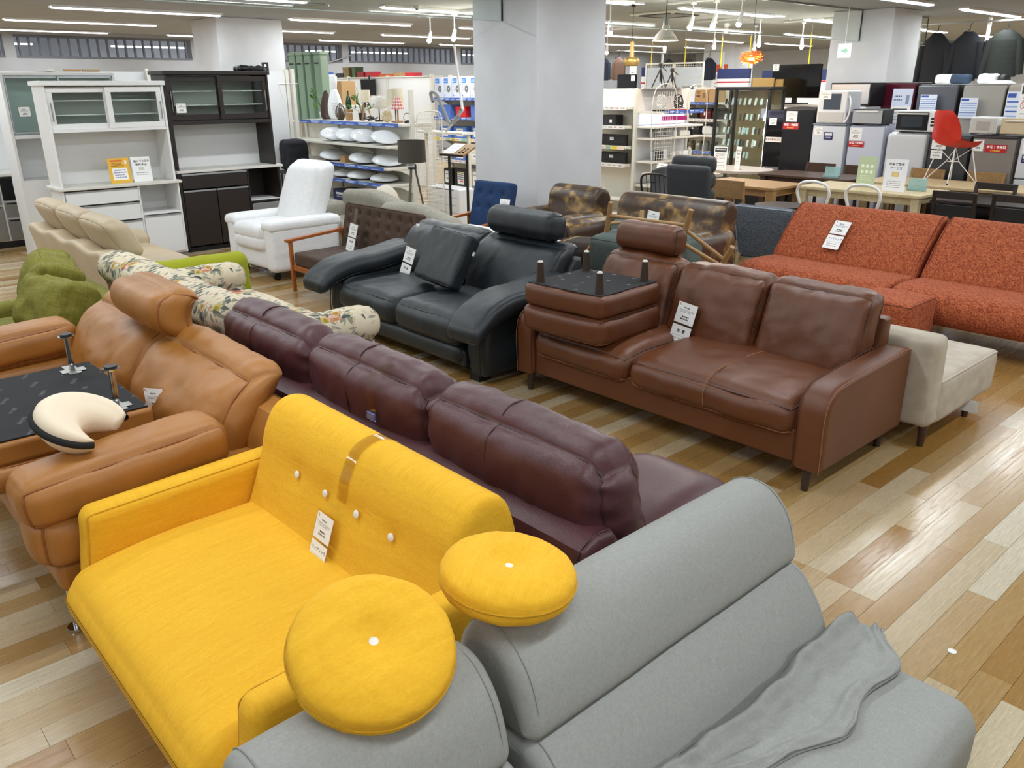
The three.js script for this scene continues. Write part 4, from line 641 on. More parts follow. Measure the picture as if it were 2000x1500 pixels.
tag('price card and leather card taped to the brown sofa back', [3.775, .57, -2.69], FX, -.24, P_.hideCard, .12, -.1, .1);
tag('price card and leather card taped to the black sofa back', [3.63, .575, -5.2], FX, -.3, P_.hideCard, .12, -.12, .2);
tag('price card and material card hanging on the tufted brown sofa back', [3.99, .56, -6.6], FX, -.24, P_.hideCard, .12, -.08, .15);
tag('price card on the distressed leather sofa back', [5.86, .69, -4.6], FX, -.1, null, .12, -.06, .16);
tag('price card and fabric card on the orange sofa back', [6.705, .66, -3.27], FX, -.69, P_.fabricCard, .13, -.05, .1);
tag('price card and fabric card propped against the olive cushions', [.78, .5, -5.22], FX + .2, -.9, P_.fabricCard, .11, .2, 0);
tag('folded price card tucked beside the tan sofa back', [1.04, .56, -3.42], FX + .4, -.1, null, .1, .1, 0);
tag('price card hanging on the navy armchair back', [5.42, .7, -6.1], FX + .1, -.24, null, .12, 0, .1);
{ const t = thing('tape_strip', 'clear tape running over the top of the yellow sofa back', 'tape', [.9, 0, -2.05], FX), cv = new THREE.CatmullRomCurve3([[-.12, .3], [-.17, .42], [-.225, .57], [-.25, .66], [-.30, .735], [-.365, .755], [-.43, .73], [-.475, .62]].map(p => V(p[0], p[1], 0)), false, 'centripetal'), o = []; for (let i = 0; i <= 26; i++) { const u = .3 + i / 26 * .62, p = cv.getPoint(u), q = cv.getTangent(u); o.push([p.x, p.y, q.y, -q.x]); } part(t, 'tape', extX([...o.map(p => [p[0] + p[2] * .004, p[1] + p[3] * .004]), ...o.slice().reverse().map(p => [p[0] + p[2] * .0032, p[1] + p[3] * .0032])], .055, { bev: 0, crease: .6 }), tapeMat); }
{ // tape over the maroon cushion
  const t = thing('tape_strip', 'clear tape with a plastic clip stuck over the middle maroon cushion', 'tape', [1.66, .6, -2.44], BX); part(t, 'tape', extX([[-.162, .06], [-.165, .16], [-.13, .222], [-.05, .235], [.0, .225], [0, .224], [-.05, .234], [-.129, .221], [-.164, .16], [-.161, .06]], .045, { bev: 0, crease: .5 }), tapeMat); part(t, 'clip', bx(.055, .03, .008, 0, .05, -.166), phy(0x8f9be0, .1, { transmission: .7, thickness: .008 }));
}
{ const t = thing('floor_sticker', 'small round white sticker on the floor at lower right', 'sticker', [2.62, .0005, -.696]); part(t, 'disc', mv(new THREE.CylinderGeometry(.014, .014, .0006, 24), 0, .0003, 0), M.white); }
// ---------- kitchen cabinets at the back left ----------
const frost = phy(0xf3f8f5, .05, { transmission: 1, thickness: 0, ior: 1.4 });
{
  const s = thing('kitchen_cabinet', 'white kitchen cabinet with glass sliding doors, two flyers on its worktop', 'cabinet', [2.9, 0, -9.4], 0);
  part(s, 'plinth', bb(-.58, .6, 0, .05, -.42, -.03), M.grey); part(s, 'carcass', merge([bb(-.6, -.58, .05, .82, -.45, -.01), bb(.58, .6, .05, .82, -.45, -.01), bb(.15, .17, .05, .82, -.45, -.01), bb(-.58, .58, .05, .07, -.45, -.01), bb(.17, .58, .5, .52, -.45, -.01), bb(-.58, .58, .05, .82, -.45, -.43)]), M.white);
  part(s, 'worktop', bb(-.63, .63, .82, .85, -.46, .02, .006), M.offw);
  for (const [y0, y1] of [[.07, .25], [.265, .46], [.475, .65], [.665, .805]]) { const d = part(s, 'drawer', bb(-.575, .145, y0, y1, -.03, .002, .004), M.plastic); part(d, 'grip_rail', bb(-.575, .145, y1 - .012, y1 + .002, -.004, .008, .001), M.alu); }
  const dr = part(s, 'door', bb(.172, .575, .07, .49, -.03, .002, .004), M.plastic); part(dr, 'grip_rail', bb(.172, .575, .478, .492, -.004, .008, .001), M.alu);
  part(s, 'hutch', merge([bb(-.6, -.575, .85, 1.84, -.42, -.02), bb(.555, .58, .85, 1.84, -.42, -.02), bb(-.575, .555, 1.39, 1.42, -.405, -.022), bb(-.575, .555, .85, 1.84, -.42, -.405), bb(-.575, .555, 1.55, 1.562, -.4, -.1), bb(-.575, .555, 1.69, 1.702, -.4, -.1)]), M.white); part(s, 'top_board', bb(-.62, .6, 1.84, 1.885, -.44, .0, .006), M.white);
  for (const [x0, x1, z] of [[-.57, .02, -.045], [-.02, .55, -.02]]) {
    const d = part(s, 'sliding_door', merge([bb(x0, x1, 1.42, 1.475, z - .018, z), bb(x0, x1, 1.775, 1.825, z - .018, z), bb(x0, x0 + .055, 1.475, 1.775, z - .018, z), bb(x1 - .055, x1, 1.475, 1.775, z - .018, z)]), M.white); part(d, 'pane', bb(x0 + .05, x1 - .05, 1.47, 1.78, z - .012, z - .008, 0), frost);
    const hx = x0 < -.3 ? x0 + .025 : x1 - .025; part(d, 'handle', merge([bar([hx, 1.5, z + .018], [hx, 1.68, z + .018], .006), bar([hx, 1.51, z], [hx, 1.51, z + .02], .005), bar([hx, 1.67, z], [hx, 1.67, z + .02], .005)]), M.steel);
  }
}
const flyer = (name, label, cat, pos, turn, w, h, m, lean = -.12) => { const t = thing(name, label, cat, pos, turn); part(t, 'print', mv(sg(w, h, .003).clone(), 0, h / 2, 0, lean), m); part(t, 'foot', bx(w * .9, .004, .05, 0, .003, -.02), phy(0xf5f7f7, .08, { transmission: .9, thickness: 0 })); return t; };
flyer('flyer_stand', 'orange flyer in a clear stand on the white cabinet worktop', 'sign', [2.93, .851, -9.52], 0, .22, .26, P_.orangeFlyer); flyer('flyer_stand', 'white truck flyer in a clear stand on the white cabinet worktop', 'sign', [3.16, .851, -9.52], 0, .2, .26, P_.truckFlyer);
{
  const s = thing('kitchen_cabinet', 'tall dark brown kitchen cabinet with white niche and glass sliding doors', 'cabinet', [4.18, 0, -9.55], 0), D = W.espresso;
  part(s, 'plinth', bb(-.6, .6, 0, .05, -.42, -.03), M.black); part(s, 'carcass', merge([bb(-.62, -.595, .05, .9, -.45, 0), bb(.6, .625, .05, .9, -.45, 0), bb(.2, .22, .05, .9, -.45, -.01), bb(.22, .6, .5, .52, -.45, -.01), bb(-.6, .6, .05, .9, -.45, -.43)]), D); part(s, 'worktop', bb(-.64, .66, .9, .93, -.46, .02, .005), M.offw);
  for (const [x0, x1, y0, y1] of [[-.59, .19, .72, .89], [-.59, -.205, .07, .705], [-.195, .19, .07, .705]]) { const d = part(s, y0 > .5 ? 'drawer' : 'door', bb(x0, x1, y0, y1, -.03, .002, .003), D); part(d, 'grip_rail', bb(x0, x1, y1 - .02, y1, -.002, .01, .002), M.alu); }
  part(s, 'niche_shelf', bb(.22, .6, .52, .53, -.43, -.02), M.white); part(s, 'niche_drawer', bb(.225, .598, .07, .49, -.03, .002, .003), M.alu);
  part(s, 'hutch', merge([bb(-.62, -.595, .93, 1.95, -.42, -.01), bb(.565, .59, .93, 1.95, -.42, -.01), bb(-.595, .565, 1.42, 1.46, -.4, -.012)]), D); part(s, 'top_board', bb(-.64, .61, 1.95, 1.99, -.44, .01, .004), D);
  part(s, 'niche_back', bb(-.595, .565, .93, 1.42, -.42, -.4, 0), M.white); part(s, 'inside', merge([bb(-.595, .565, 1.46, 1.95, -.42, -.4, 0), bb(-.595, .565, 1.62, 1.632, -.4, -.1), bb(-.595, .565, 1.77, 1.782, -.4, -.1)]), M.white);
  for (const [x0, x1, z] of [[-.59, .01, -.04], [-.03, .56, -.015]]) { const d = part(s, 'sliding_door', merge([bb(x0, x1, 1.47, 1.53, z - .018, z), bb(x0, x1, 1.88, 1.94, z - .018, z), bb(x0, x0 + .05, 1.53, 1.88, z - .018, z), bb(x1 - .05, x1, 1.53, 1.88, z - .018, z)]), D); part(d, 'pane', bb(x0 + .045, x1 - .045, 1.525, 1.885, z - .012, z - .008, 0), frost); part(d, 'handle', bar([x0 < -.3 ? x0 + .025 : x1 - .025, 1.56, z + .008], [x0 < -.3 ? x0 + .025 : x1 - .025, 1.78, z + .008], .006), M.steel); }
}
tag('small price card on the glass door of the dark cabinet', [3.7, 1.6, -9.562], 0, 0, null, .1, 0, 0);
{ const t = thing('folded_umbrellas', 'black folded bags lying on top of the dark cabinet', 'bag', [4.65, 1.99, -9.75]); part(t, 'cloth', cush(.32, .06, .2, { r: .028, n: 22, wr: .014, ws: 14 }), M.black, [0, .03, 0]); }
{
  const s = thing('kitchen_cabinet', 'white cabinet with tinted sliding doors behind the nearer white one', 'cabinet', [2.72, 0, -10.42], 0);
  part(s, 'lower', bb(-.56, .6, 0, .86, -.42, 0), M.white); part(s, 'hutch', merge([bb(-.56, -.53, .86, 1.98, -.4, 0), bb(.57, .6, .86, 1.98, -.4, 0), bb(-.53, .57, 1.95, 1.98, -.4, 0), bb(-.53, .57, 1.3, 1.34, -.38, -.002), bb(-.53, .57, .86, 1.95, -.4, -.38)]), M.white);
  for (const [x0, x1, z] of [[-.52, .05, -.04], [0, .56, -.015]]) { const d = part(s, 'sliding_door', merge([bb(x0, x1, 1.35, 1.37, z - .015, z), bb(x0, x1, 1.92, 1.945, z - .015, z), bb(x0, x0 + .015, 1.37, 1.92, z - .015, z), bb(x1 - .015, x1, 1.37, 1.92, z - .015, z)]), M.alu); part(d, 'pane', bb(x0 + .012, x1 - .012, 1.365, 1.925, z - .01, z - .006, 0), phy(0xe6efec, .08, { transmission: 1, thickness: 0 })); }
}
tag('small price card on the tinted glass door of the rear white cabinet', [2.34, 1.58, -10.455], 0, 0, null, .1, 0, 0);
{ const t = thing('partition_panel', 'long white partition panel behind the kitchen cabinets', 'partition', [0, 0, 0]); part(t, 'panel', bb(1.0, 5.2, 0, 2.02, -11.95, -11.9), M.paint); part(t, 'upright', bb(4.18, 4.22, 0, 2.06, -11.9, -11.86), M.ivory); part(t, 'bracket', merge([bb(4.17, 4.23, 1.9, 2.03, -11.86, -11.8), bb(2.98, 3.06, 2.02, 2.05, -11.93, -11.8)]), M.ivory); }
for (const [x, label] of [[3.3, 'flat brown box on top of the partition, left one'], [3.52, 'flat brown box on top of the partition, right one']]) { const t = thing('flat_box', label, 'box', [x, 2.02, -11.92], 0, 'flat boxes on the partition'); part(t, 'carton', bx(.2, .022, .05, 0, .011, 0), M.cardboard); }
{
  const s = thing('kitchen_island', 'steel and black glass kitchen base unit at the far left edge', 'cabinet', [2.0, 0, -11.4], 0);
  part(s, 'plinth', bb(-.9, .65, 0, .08, -.44, -.04), M.black); part(s, 'carcass', bb(-.9, .66, .08, .84, -.45, -.02), M.white); part(s, 'worktop', bb(-.92, .68, .84, .87, -.47, .02), M.offw);
  for (const [x0, x1, y0, y1, m] of [[-.9, -.35, .09, .46, M.steel], [-.9, -.35, .48, .83, M.steel], [-.34, .12, .09, .5, M.steel], [-.34, .12, .52, .83, M.steel], [.14, .65, .56, .83, M.gloss], [.14, .65, .36, .54, M.steel], [.14, .65, .09, .34, M.steel]]) { const d = part(s, 'front', bb(x0, x1, y0, y1, -.03, 0, .003), m); part(d, 'grip', bb(x0 + .02, x1 - .02, y1 - .025, y1 - .008, -.002, .006, .001), M.black); }
  part(s, 'side_panel', bb(.655, .68, 0, .86, -.46, 0), M.plastic);
}
{ // tall white units at the far left edge
  const s = thing('tall_cabinet', 'white tall cabinet cut by the left edge behind the cream sofa', 'cabinet', [1.62, 0, -10.9], 0); part(s, 'body', bb(-.7, .2, .9, 1.72, -.4, 0), M.plastic); part(s, 'base', bb(-.7, .2, 0, .9, -.42, -.02), M.white); part(s, 'door', bb(-.6, .18, 1.2, 1.7, 0, .012), M.white);
}
// ---------- lamp gondola ----------
function shelfUnit(label, pos, turn, W_, posts, shelves, o = {}) {   // shelves: [y, depth, strip material, front overhang]
  const s = thing('gondola_shelf', label, 'shelf', pos, turn), m = M.ivory;
  posts.forEach((x, i) => part(s, 'upright', bb(x - .022, x + .022, 0, o.mid && i < posts.length - 1 ? o.mid : o.top || 1.8, -.03, .03), m));
  if (o.back) part(s, 'back_panel', bb(posts[0], posts[posts.length - 1], o.back[0], o.back[1], -.012, -.002, 0), m);
  for (const [y, d, st, z0 = 0] of shelves) { const h = part(s, 'shelf', bb(-W_ / 2, W_ / 2, y - .03, y, z0, z0 + d, .003), m); if (st) part(h, 'label_strip', mv(sg(W_ * .94, .045, .003).clone(), 0, y - .018, z0 + d + .003), st); for (const x of posts) part(h, 'bracket', mv(ext([[0, -.005], [d * .8, -.03], [d * .5, -.05], [.03, -.13], [0, -.15]], .006, { bev: 0, crease: .3 }), 0, 0, 0, 0, -PI / 2).translate(x, y, z0), m); }
  part(s, 'base', bb(-W_ / 2, W_ / 2, 0, .1, -.02, (o.baseD || .4), .003), m); return s;
}
shelfUnit('ivory steel shelf of ceiling light domes and table lamps', [6.42, 0, -10.36], FX, 2.74, [-1.36, -.45, .45, 1.36], [[1.36, .48, P_.stripBlue, -.32], [1.1, .42, null], [.83, .42, P_.stripBlue], [.62, .42, P_.stripBlue], [.3, .42, null]], { top: 1.77, mid: 1.33, back: [.1, 1.33] });
{
  const prof = [[0, .075], [.06, .073], [.12, .064], [.17, .045], [.195, .02], [.2, .005], [.19, -.004], [.17, -.006], [.17, -.02], [0, -.02]];
  const g = lathe(prof.slice(0, 8), 40), b = mv(new THREE.CylinderGeometry(.165, .16, .02, 30), 0, -.015, 0), lm = std(0xdfe3e6, .22);
  const rows = [[1.1, [-.66, -.26, .12, .62], 'upper', .32], [.83, [-.72, .06, .64], 'middle', .2], [.62, [-.42, 0, .54], 'lower', .06]], nth = ['first', 'second', 'third', 'fourth'];
  for (const [y, xs, row, tilt] of rows) xs.forEach((x, i) => { const k = .92 + .12 * hash2(i, y * 100 | 0, 3), t = thing('ceiling_light_dome', `white ceiling light dome, ${nth[i]} from the left on the ${row} shelf`, 'lamp', [6.19, y + .03 + Math.sin(tilt) * .17, -9.9 + x], FX, 'ceiling light domes on the shelf'); const c = part(t, 'diffuser', g, lm, null, [tilt * .35, 0, -tilt]); c.scale.setScalar(k); part(c, 'backplate', b, M.dark); if ((i + row.length) % 2) part(c, 'label', mv(sg(.09, .06, .002).clone(), .02, .072, .08, -PI / 2 + .35), P_.small); });
}
const carton = (name, label, x, y, z, w, h, d, m = M.cardboard, turn = 0, group) => { const t = thing(name, label, 'box', [x, y, z], turn, group); part(t, 'carton', bx(w, h, d, 0, h / 2, 0, .003), m); part(t, 'tape', bx(w * .16, .001, d, 0, h + .0005, 0, 0), std(0xc8b38c, .4)); return t; };
carton('small_carton', 'small brown carton between the domes on the middle lamp shelf', 6.15, .831, -10.2, .15, .085, .13); { const t = carton('appliance_box', 'navy blue printed appliance box on the bottom lamp shelf', 6.25, .301, -10.35, .3, .15, .42, M.navyp); part(t, 'print', mv(sg(.3, .1, .002).clone(), -.152, .075, 0, 0, -PI / 2), P_.cardDark); }
// lamps along the top shelf
const TX = 6.58, TY = 1.361;
const shade = (pts, k = 32) => lathe(pts, k), creamS = phy(0xe9e0cb, .9, { transmission: .25, thickness: 0 }), cream2 = std(0xd9d2b8, .9);
{ const t = thing('leaf_lamp', 'dark brown pointed leaf-shaped lamp on the lamp shelf', 'lamp', [TX, TY, -11.38], .3); part(t, 'leaf', mv(ext([[-.09, 0], [-.1, .1], [-.085, .22], [-.045, .33], [0, .39], [.045, .33], [.085, .22], [.1, .1], [.09, 0]], .05, { spl: true, bev: .02, fn: p => { p.z -= .05 * (p.x * p.x * 40); } }), 0, .02, 0), std(0x3f2a20, .6, { map: leatherTone })); part(t, 'base', bx(.14, .02, .08, 0, .01, 0), M.dark); }
{ const t = thing('teardrop_appliance', 'white teardrop-shaped tower fan with labels on the lamp shelf', 'fan', [TX - .02, TY, -11.1], -.3); part(t, 'shell', lathe([[0, 0], [.07, .005], [.1, .06], [.11, .14], [.105, .22], [.08, .32], [.05, .4], [.04, .43], [0, .44]], 32), M.plastic); part(t, 'neck', lathe([[.042, .43], [.05, .5], [.055, .6], [.0, .61]], 24), M.plastic); part(t, 'label', mv(sg(.1, .08, .002).clone(), -.03, .2, .108), P_.small); }
{ const t = thing('wire_lantern', 'small dark wire lantern beside the white teardrop fan', 'lantern', [TX - .07, TY, -10.88]); const gs = []; for (let i = 0; i < 10; i++) { const a = i / 10 * 2 * PI; gs.push(tube([[Math.cos(a) * .03, .0, Math.sin(a) * .03], [Math.cos(a) * .075, .08, Math.sin(a) * .075], [Math.cos(a) * .05, .18, Math.sin(a) * .05], [0, .24, 0]], .004, 14, 5)); } part(t, 'wires', merge(gs), std(0x6d6a66, .5, { metalness: .4 })); part(t, 'core', lathe([[0, 0], [.045, .01], [.055, .08], [.035, .15], [0, .17]], 20), std(0x4a3a22, .5)); }
{ const t = thing('bottle_lamp', 'green bottle lamp on a pine block on the lamp shelf', 'lamp', [TX - .05, TY, -10.68]); part(t, 'block', bx(.07, .1, .07, 0, .05, 0), W.oak); part(t, 'collar', bx(.09, .04, .09, 0, .13, 0), W.oak); part(t, 'bottle', lathe([[0, .15], [.03, .16], [.045, .22], [.03, .3], [.012, .36], [.012, .4], [0, .4]], 20), phy(0x1f4a2c, .1, { transmission: .4, thickness: .02 })); }
{ const t = thing('tripod_table_lamp', 'table lamp with cream drum shade on wooden tripod legs', 'lamp', [TX, TY, -10.33]); part(t, 'lamp_shade', shade([[.085, .25], [.075, .41]]), creamS); for (let i = 0; i < 3; i++) { const a = i * 2.1 + .4; part(t, 'leg', bar([Math.cos(a) * .085, 0, Math.sin(a) * .085], [Math.cos(a) * .03, .22, Math.sin(a) * .03], .008), W.oak); } part(t, 'socket', bar([0, .18, 0], [0, .27, 0], .014), M.black); }
{ const t = thing('cloud_lamp', 'table lamp with white crumpled paper shade on a black cross base', 'lamp', [TX, TY, -9.98]); part(t, 'lamp_shade', cush(.2, .14, .2, { r: .06, n: 28, wr: .02, ws: 16 }), phy(0xf0eee6, .9, { transmission: .25, thickness: 0 }), [0, .25, 0]); part(t, 'stem', bar([0, .02, 0], [0, .19, 0], .008), M.black); part(t, 'base', merge([bx(.14, .02, .03, 0, .01, 0), bx(.03, .02, .14, 0, .01, 0)]), M.black); }
{ const t = thing('square_shade_lamp', 'table lamp with beige square tilted shade at the shelf end', 'lamp', [TX + .05, TY, -9.66], .2); part(t, 'lamp_shade', mv(lathe([[.115, -.1], [.1, .1]], 4), 0, .32, 0, .0, PI / 4, .08), cream2); part(t, 'stem', bar([0, 0, 0], [0, .25, 0], .008), M.dark); part(t, 'base', mv(new THREE.CylinderGeometry(.06, .065, .015, 24), 0, .0075, 0), M.dark); }
{ const t = thing('gingham_lamp', 'small lamp with pink checked cone shade on the lamp shelf', 'lamp', [TX - .06, TY, -9.45]); const gm = tex(64, .04, (u, v) => { const a = (u < .5 ? 1 : 0) + (v < .5 ? 1 : 0); return lerp3([.95, .9, .88], [.8, .42, .4], a / 2); }); const g = lathe([[.085, .17], [.035, .33]], 32); const uv = g.attributes.uv; for (let i = 0; i < uv.count; i++) uv.setXY(i, uv.getX(i) * .44, uv.getY(i) * .16); part(t, 'lamp_shade', g, std(0xffffff, .9, { map: gm })); part(t, 'stem', bar([0, .02, 0], [0, .2, 0], .012), W.oak); part(t, 'base', bx(.1, .025, .1, 0, .0125, 0), W.oak); }
{ const t = thing('wicker_ball', 'pale woven wicker ball lamp on the lamp shelf', 'lamp', [TX - .08, TY, -9.68]); const rd = rng(8), gs = []; for (let i = 0; i < 16; i++) { const q = new THREE.Quaternion().setFromEuler(new THREE.Euler(rd() * 7, rd() * 7, rd() * 7)), pts = []; for (let k = 0; k < 16; k++) { const a = k / 16 * 2 * PI; pts.push(V(Math.cos(a) * .07, Math.sin(a) * .07, .02 * Math.sin(a * 2 + i)).applyQuaternion(q).add(V(0, .075, 0))); } gs.push(tube(pts, .004, 32, 4, true)); } part(t, 'weave', merge(gs), std(0xd8c7a2, .8)); }
{ const t = thing('clip_lamp', 'dark clip-on desk lamp with curled cord at the shelf end', 'lamp', [TX - .05, TY, -9.2]); part(t, 'base', mv(new THREE.CylinderGeometry(.07, .075, .03, 24), 0, .015, 0), M.dark); part(t, 'arm', tube([[0, .03, 0], [.01, .1, .02], [-.02, .15, .05], [-.04, .15, .09]], .007, 24, 8), M.dark); part(t, 'cord', tube([[.03, .03, 0], [.06, .1, -.04], [.0, .12, -.09], [-.05, .05, -.06], [0, .03, .02]], .004, 40, 6), M.black); }
const leafG = ext([[0, 0], [.018, .02], [.02, .045], [0, .08], [-.02, .045], [-.018, .02]], .0012, { spl: true, bev: 0, n: 14, fn: p => { p.z += p.y * p.y * 4 - p.x * p.x * 10; } });
for (const [label, z, n, sd, y] of [['trailing green plant at the left end of the lamp shelf', -11.68, 11, 3, .3], ['leafy green plant in a dark pot among the lamps', -10.58, 14, 9, .28]]) { const t = thing('potted_plant', label, 'plant', [TX + .1, TY, z]), rd = rng(sd), gm = [std(0x5f8a2e, .5), std(0x3f6b2a, .5)]; part(t, 'pot', lathe([[0, 0], [.04, 0], [.055, .1], [.05, .1], [.04, .02]], 20), sd > 5 ? M.dark : M.plastic); for (let i = 0; i < n; i++) { const a = rd() * 7, r = .05 + rd() * .12, h = .12 + rd() * y; const m = part(t, 'stalk', tube([[0, .09, 0], [Math.cos(a) * r * .5, h * .8, Math.sin(a) * r * .5], [Math.cos(a) * r, h, Math.sin(a) * r]], .0025, 10, 4), gm[1]); for (let k = 0; k < 2; k++) { const l = part(m, 'leaf', leafG, gm[i % 2], [Math.cos(a) * r * (.7 + .3 * k), h * (.93 + .07 * k), Math.sin(a) * r * (.7 + .3 * k)], [rd() * 2 - .4, -a + PI / 2 + k, rd()]); } } }
{ const t = thing('cord_tangle', 'tangle of black cords among the lamp bases', 'cords', [TX - .12, TY, -10.02]), rd = rng(4), pts = []; for (let i = 0; i < 22; i++) pts.push(V((rd() - .5) * .08, .008 + rd() * .06, (rd() - .5) * .34)); part(t, 'cable', tube(pts, .005, 120, 5), M.black); }
{ // wire grille at the gondola end
  const t = thing('wire_rack', 'white wire grid panel fixed to the end of the lamp shelf', 'rack', [6.66, 0, -8.95]); const gs = []; for (let i = 0; i < 7; i++) gs.push(bar([-.17 + i * .055, .3, 0], [-.17 + i * .055, 1.47, 0], .0025, .0025, 5)); for (let j = 0; j < 22; j++) gs.push(bar([-.19, .32 + j * .055, 0], [.19, .32 + j * .055, 0], .0025, .0025, 5)); const m = part(t, 'mesh', merge(gs), M.ivory); m.userData.kind = 'stuff'; part(t, 'frame', tube([[-.2, 0, 0], [-.2, 1.4, 0], [-.19, 1.47, 0], [-.15, 1.5, 0], [.15, 1.5, 0], [.19, 1.47, 0], [.2, 1.4, 0], [.2, 0, 0]], .008, 80, 8), M.ivory);
}
{ const t = thing('black_bag', 'black cloth bag standing at the left end of the lamp shelf', 'bag', [5.75, .7, -10.95], 0); part(t, 'cloth', cush(.3, .42, .36, { r: .07, n: 26, wr: .012, ws: 7 }), std(0x10121a, .8), [0, .21, 0]); const b = thing('stool', 'low dark stool under the black cloth bag', 'stool', [5.75, 0, -10.95]); part(b, 'seat', bx(.34, .04, .38, 0, .68, 0), M.dark); for (const x of [-.14, .14]) for (const z of [-.16, .16]) part(b, 'leg', bar([x, 0, z], [x, .66, z], .014), M.dark); }
{ const t = thing('partition_panel', 'white partition panel between dark cabinet and lamp shelf', 'partition', [5.58, 0, -11.3]); part(t, 'panel', bx(.62, 2.02, .05, 0, 1.01, 0), M.paint); part(t, 'upright', bb(.32, .37, 0, 2.05, -.03, .03), M.ivory); part(t, 'slotted_upright', bb(.42, .46, 0, 2.06, -.03, .03), M.ivory); part(t, 'hook', merge([bar([.2, 1.86, .03], [.5, 1.86, .03], .006), bar([.2, 1.86, .03], [.26, 1.66, .03], .005)]), M.white); }
{ const t = thing('card_terminal', 'small black terminal fixed on top of the white partition', 'device', [5.62, 2.02, -11.3]); part(t, 'body', bx(.08, .12, .05, 0, .06, 0), M.black); part(t, 'screen', bx(.03, .03, .004, -.01, .08, .026), M.white); }
// green lidded bins standing behind
for (let i = 0; i < 4; i++) { const t = thing('storage_bin', `tall sage green bin, ${['first', 'second', 'third', 'fourth'][i]} from the left behind the lamp shelf`, 'bin', [7.0 + i * .03, 1.3, -12.98 + i * .2 + (i > 2 ? .05 : 0)], .1, 'sage green bins'); part(t, 'body', cush(.16, 1.0, .17, { r: .025, n: 20, fn: (p, a, b) => { p.x *= 1 + .06 * b; p.z *= 1 + .06 * b; } }), std(0x86a08a, .4), [0, .5, 0]); part(t, 'lid', bx(.18, .05, .19, 0, 1.02, 0, .015), std(0x8fa892, .4)); part(t, 'slot', bx(.006, .02, .1, -.092, .87, 0), M.dark); }
{ const t = thing('stockroom_shelf', 'ivory shelf carrying the sage green bins', 'shelf', [7.05, 0, -12.8]); part(t, 'board', bx(.4, .03, 1.1, 0, 1.285, 0), M.ivory); for (const z of [-.52, .52]) part(t, 'upright', bx(.05, 1.28, .05, .15, .64, z), M.ivory); part(t, 'back_panel', bx(.01, 1.1, 1.0, .19, .7, 0), M.ivory); }
// floor lamp, scallop lamp, stand
{ const t = thing('tripod_floor_lamp', 'floor lamp with dark taupe drum shade on brown tripod legs', 'lamp', [5.6, 0, -7.88]); part(t, 'lamp_shade', lathe([[.158, 1.0], [.155, 1.24]], 48), std(0x4a443b, .9, { side: THREE.DoubleSide, bumpMap: weaveBump, bumpScale: .0006 })); for (let i = 0; i < 3; i++) { const a = i * 2.094 + .6; const l = part(t, 'leg', sbar([Math.cos(a) * .2, 0, Math.sin(a) * .2], [Math.cos(a) * .03, .93, Math.sin(a) * .03], .022, .022), std(0x5d564c, .5)); } part(t, 'cap', mv(new THREE.CylinderGeometry(.045, .05, .05, 20), 0, .95, 0), M.black); part(t, 'socket', bar([0, .96, 0], [0, 1.1, 0], .016), M.chrome); part(t, 'price_card', mv(sg(.09, .05, .002).clone(), -.06, .975, .05, 0, -.7), P_.small); }
{ const t = thing('scallop_lamp', 'table lamp with ivory scalloped shade on a pink base', 'lamp', [5.7, .32, -8.62]); const g = lathe([[0, .36], [.03, .355], [.09, .33], [.14, .27], [.17, .2], [.172, .17]], 64), P = g.attributes.position; for (let i = 0; i < P.count; i++) { const y = P.getY(i), a = Math.atan2(P.getZ(i), P.getX(i)); if (y < .21) P.setY(i, y - .025 * Math.abs(Math.cos(a * 6)) * (y < .18 ? 1 : .3)); } g.computeVertexNormals(); part(t, 'lamp_shade', g, phy(0xefe7d8, .8, { transmission: .25, thickness: 0, side: THREE.DoubleSide })); part(t, 'stem', lathe([[0, 0], [.06, 0], [.055, .03], [.03, .06], [.02, .14], [.03, .2], [0, .21]], 24), std(0xcf9d8a, .5)); const b = thing('lamp_crate', 'pale crate under the scalloped lamp', 'box', [5.7, 0, -8.62]); part(b, 'box', bx(.4, .32, .4, 0, .16, 0), M.offw); }
{ const t = thing('info_stand', 'black two-legged stand with tilted board holding a sheet and stamps', 'stand', [6.62, 0, -8.3], FX + .1); part(t, 'board', mv(bx(.42, .02, .3).clone(), 0, 1.06, 0, .42), W.oak); part(t, 'sheet', mv(sg(.2, .24, .002).clone(), -.09, 1.075, .0, -PI / 2 + .42), sheet(100, 130, x => { lines(x, 12, 20, 76, 6, 16, '#9aa6d0', 5, 101); })); for (const [x, z] of [[-.16, .02], [.16, .02]]) part(t, 'leg', bx(.025, 1.03, .025, x, .515, z), M.black); part(t, 'front_rail', mv(bx(.42, .03, .012).clone(), 0, 1.005, .14, .42), M.black); for (const x of [.09, .15]) part(t, 'stamp', mv(lathe([[0, 0], [.02, 0], [.02, .012], [.008, .02], [.007, .1], [.012, .11], [0, .115]], 14), x, 1.03, .08, -1.1), M.black); part(t, 'foot', bx(.4, .015, .26, 0, .0075, 0), M.black); }
{ const t = thing('air_conditioner', 'white boxed air conditioner unit on the floor behind the info stand', 'appliance', [7.05, 0, -9.05], FX); part(t, 'body', bx(.7, .5, .28, 0, .27, 0, .03), M.plastic); part(t, 'grille', bx(.5, .015, .01, 0, .5, .138), M.grey); part(t, 'seams', merge([.1, .2, .3, .4].map(y => bx(.64, .004, .006, 0, y, .14, 0))), M.grey); }
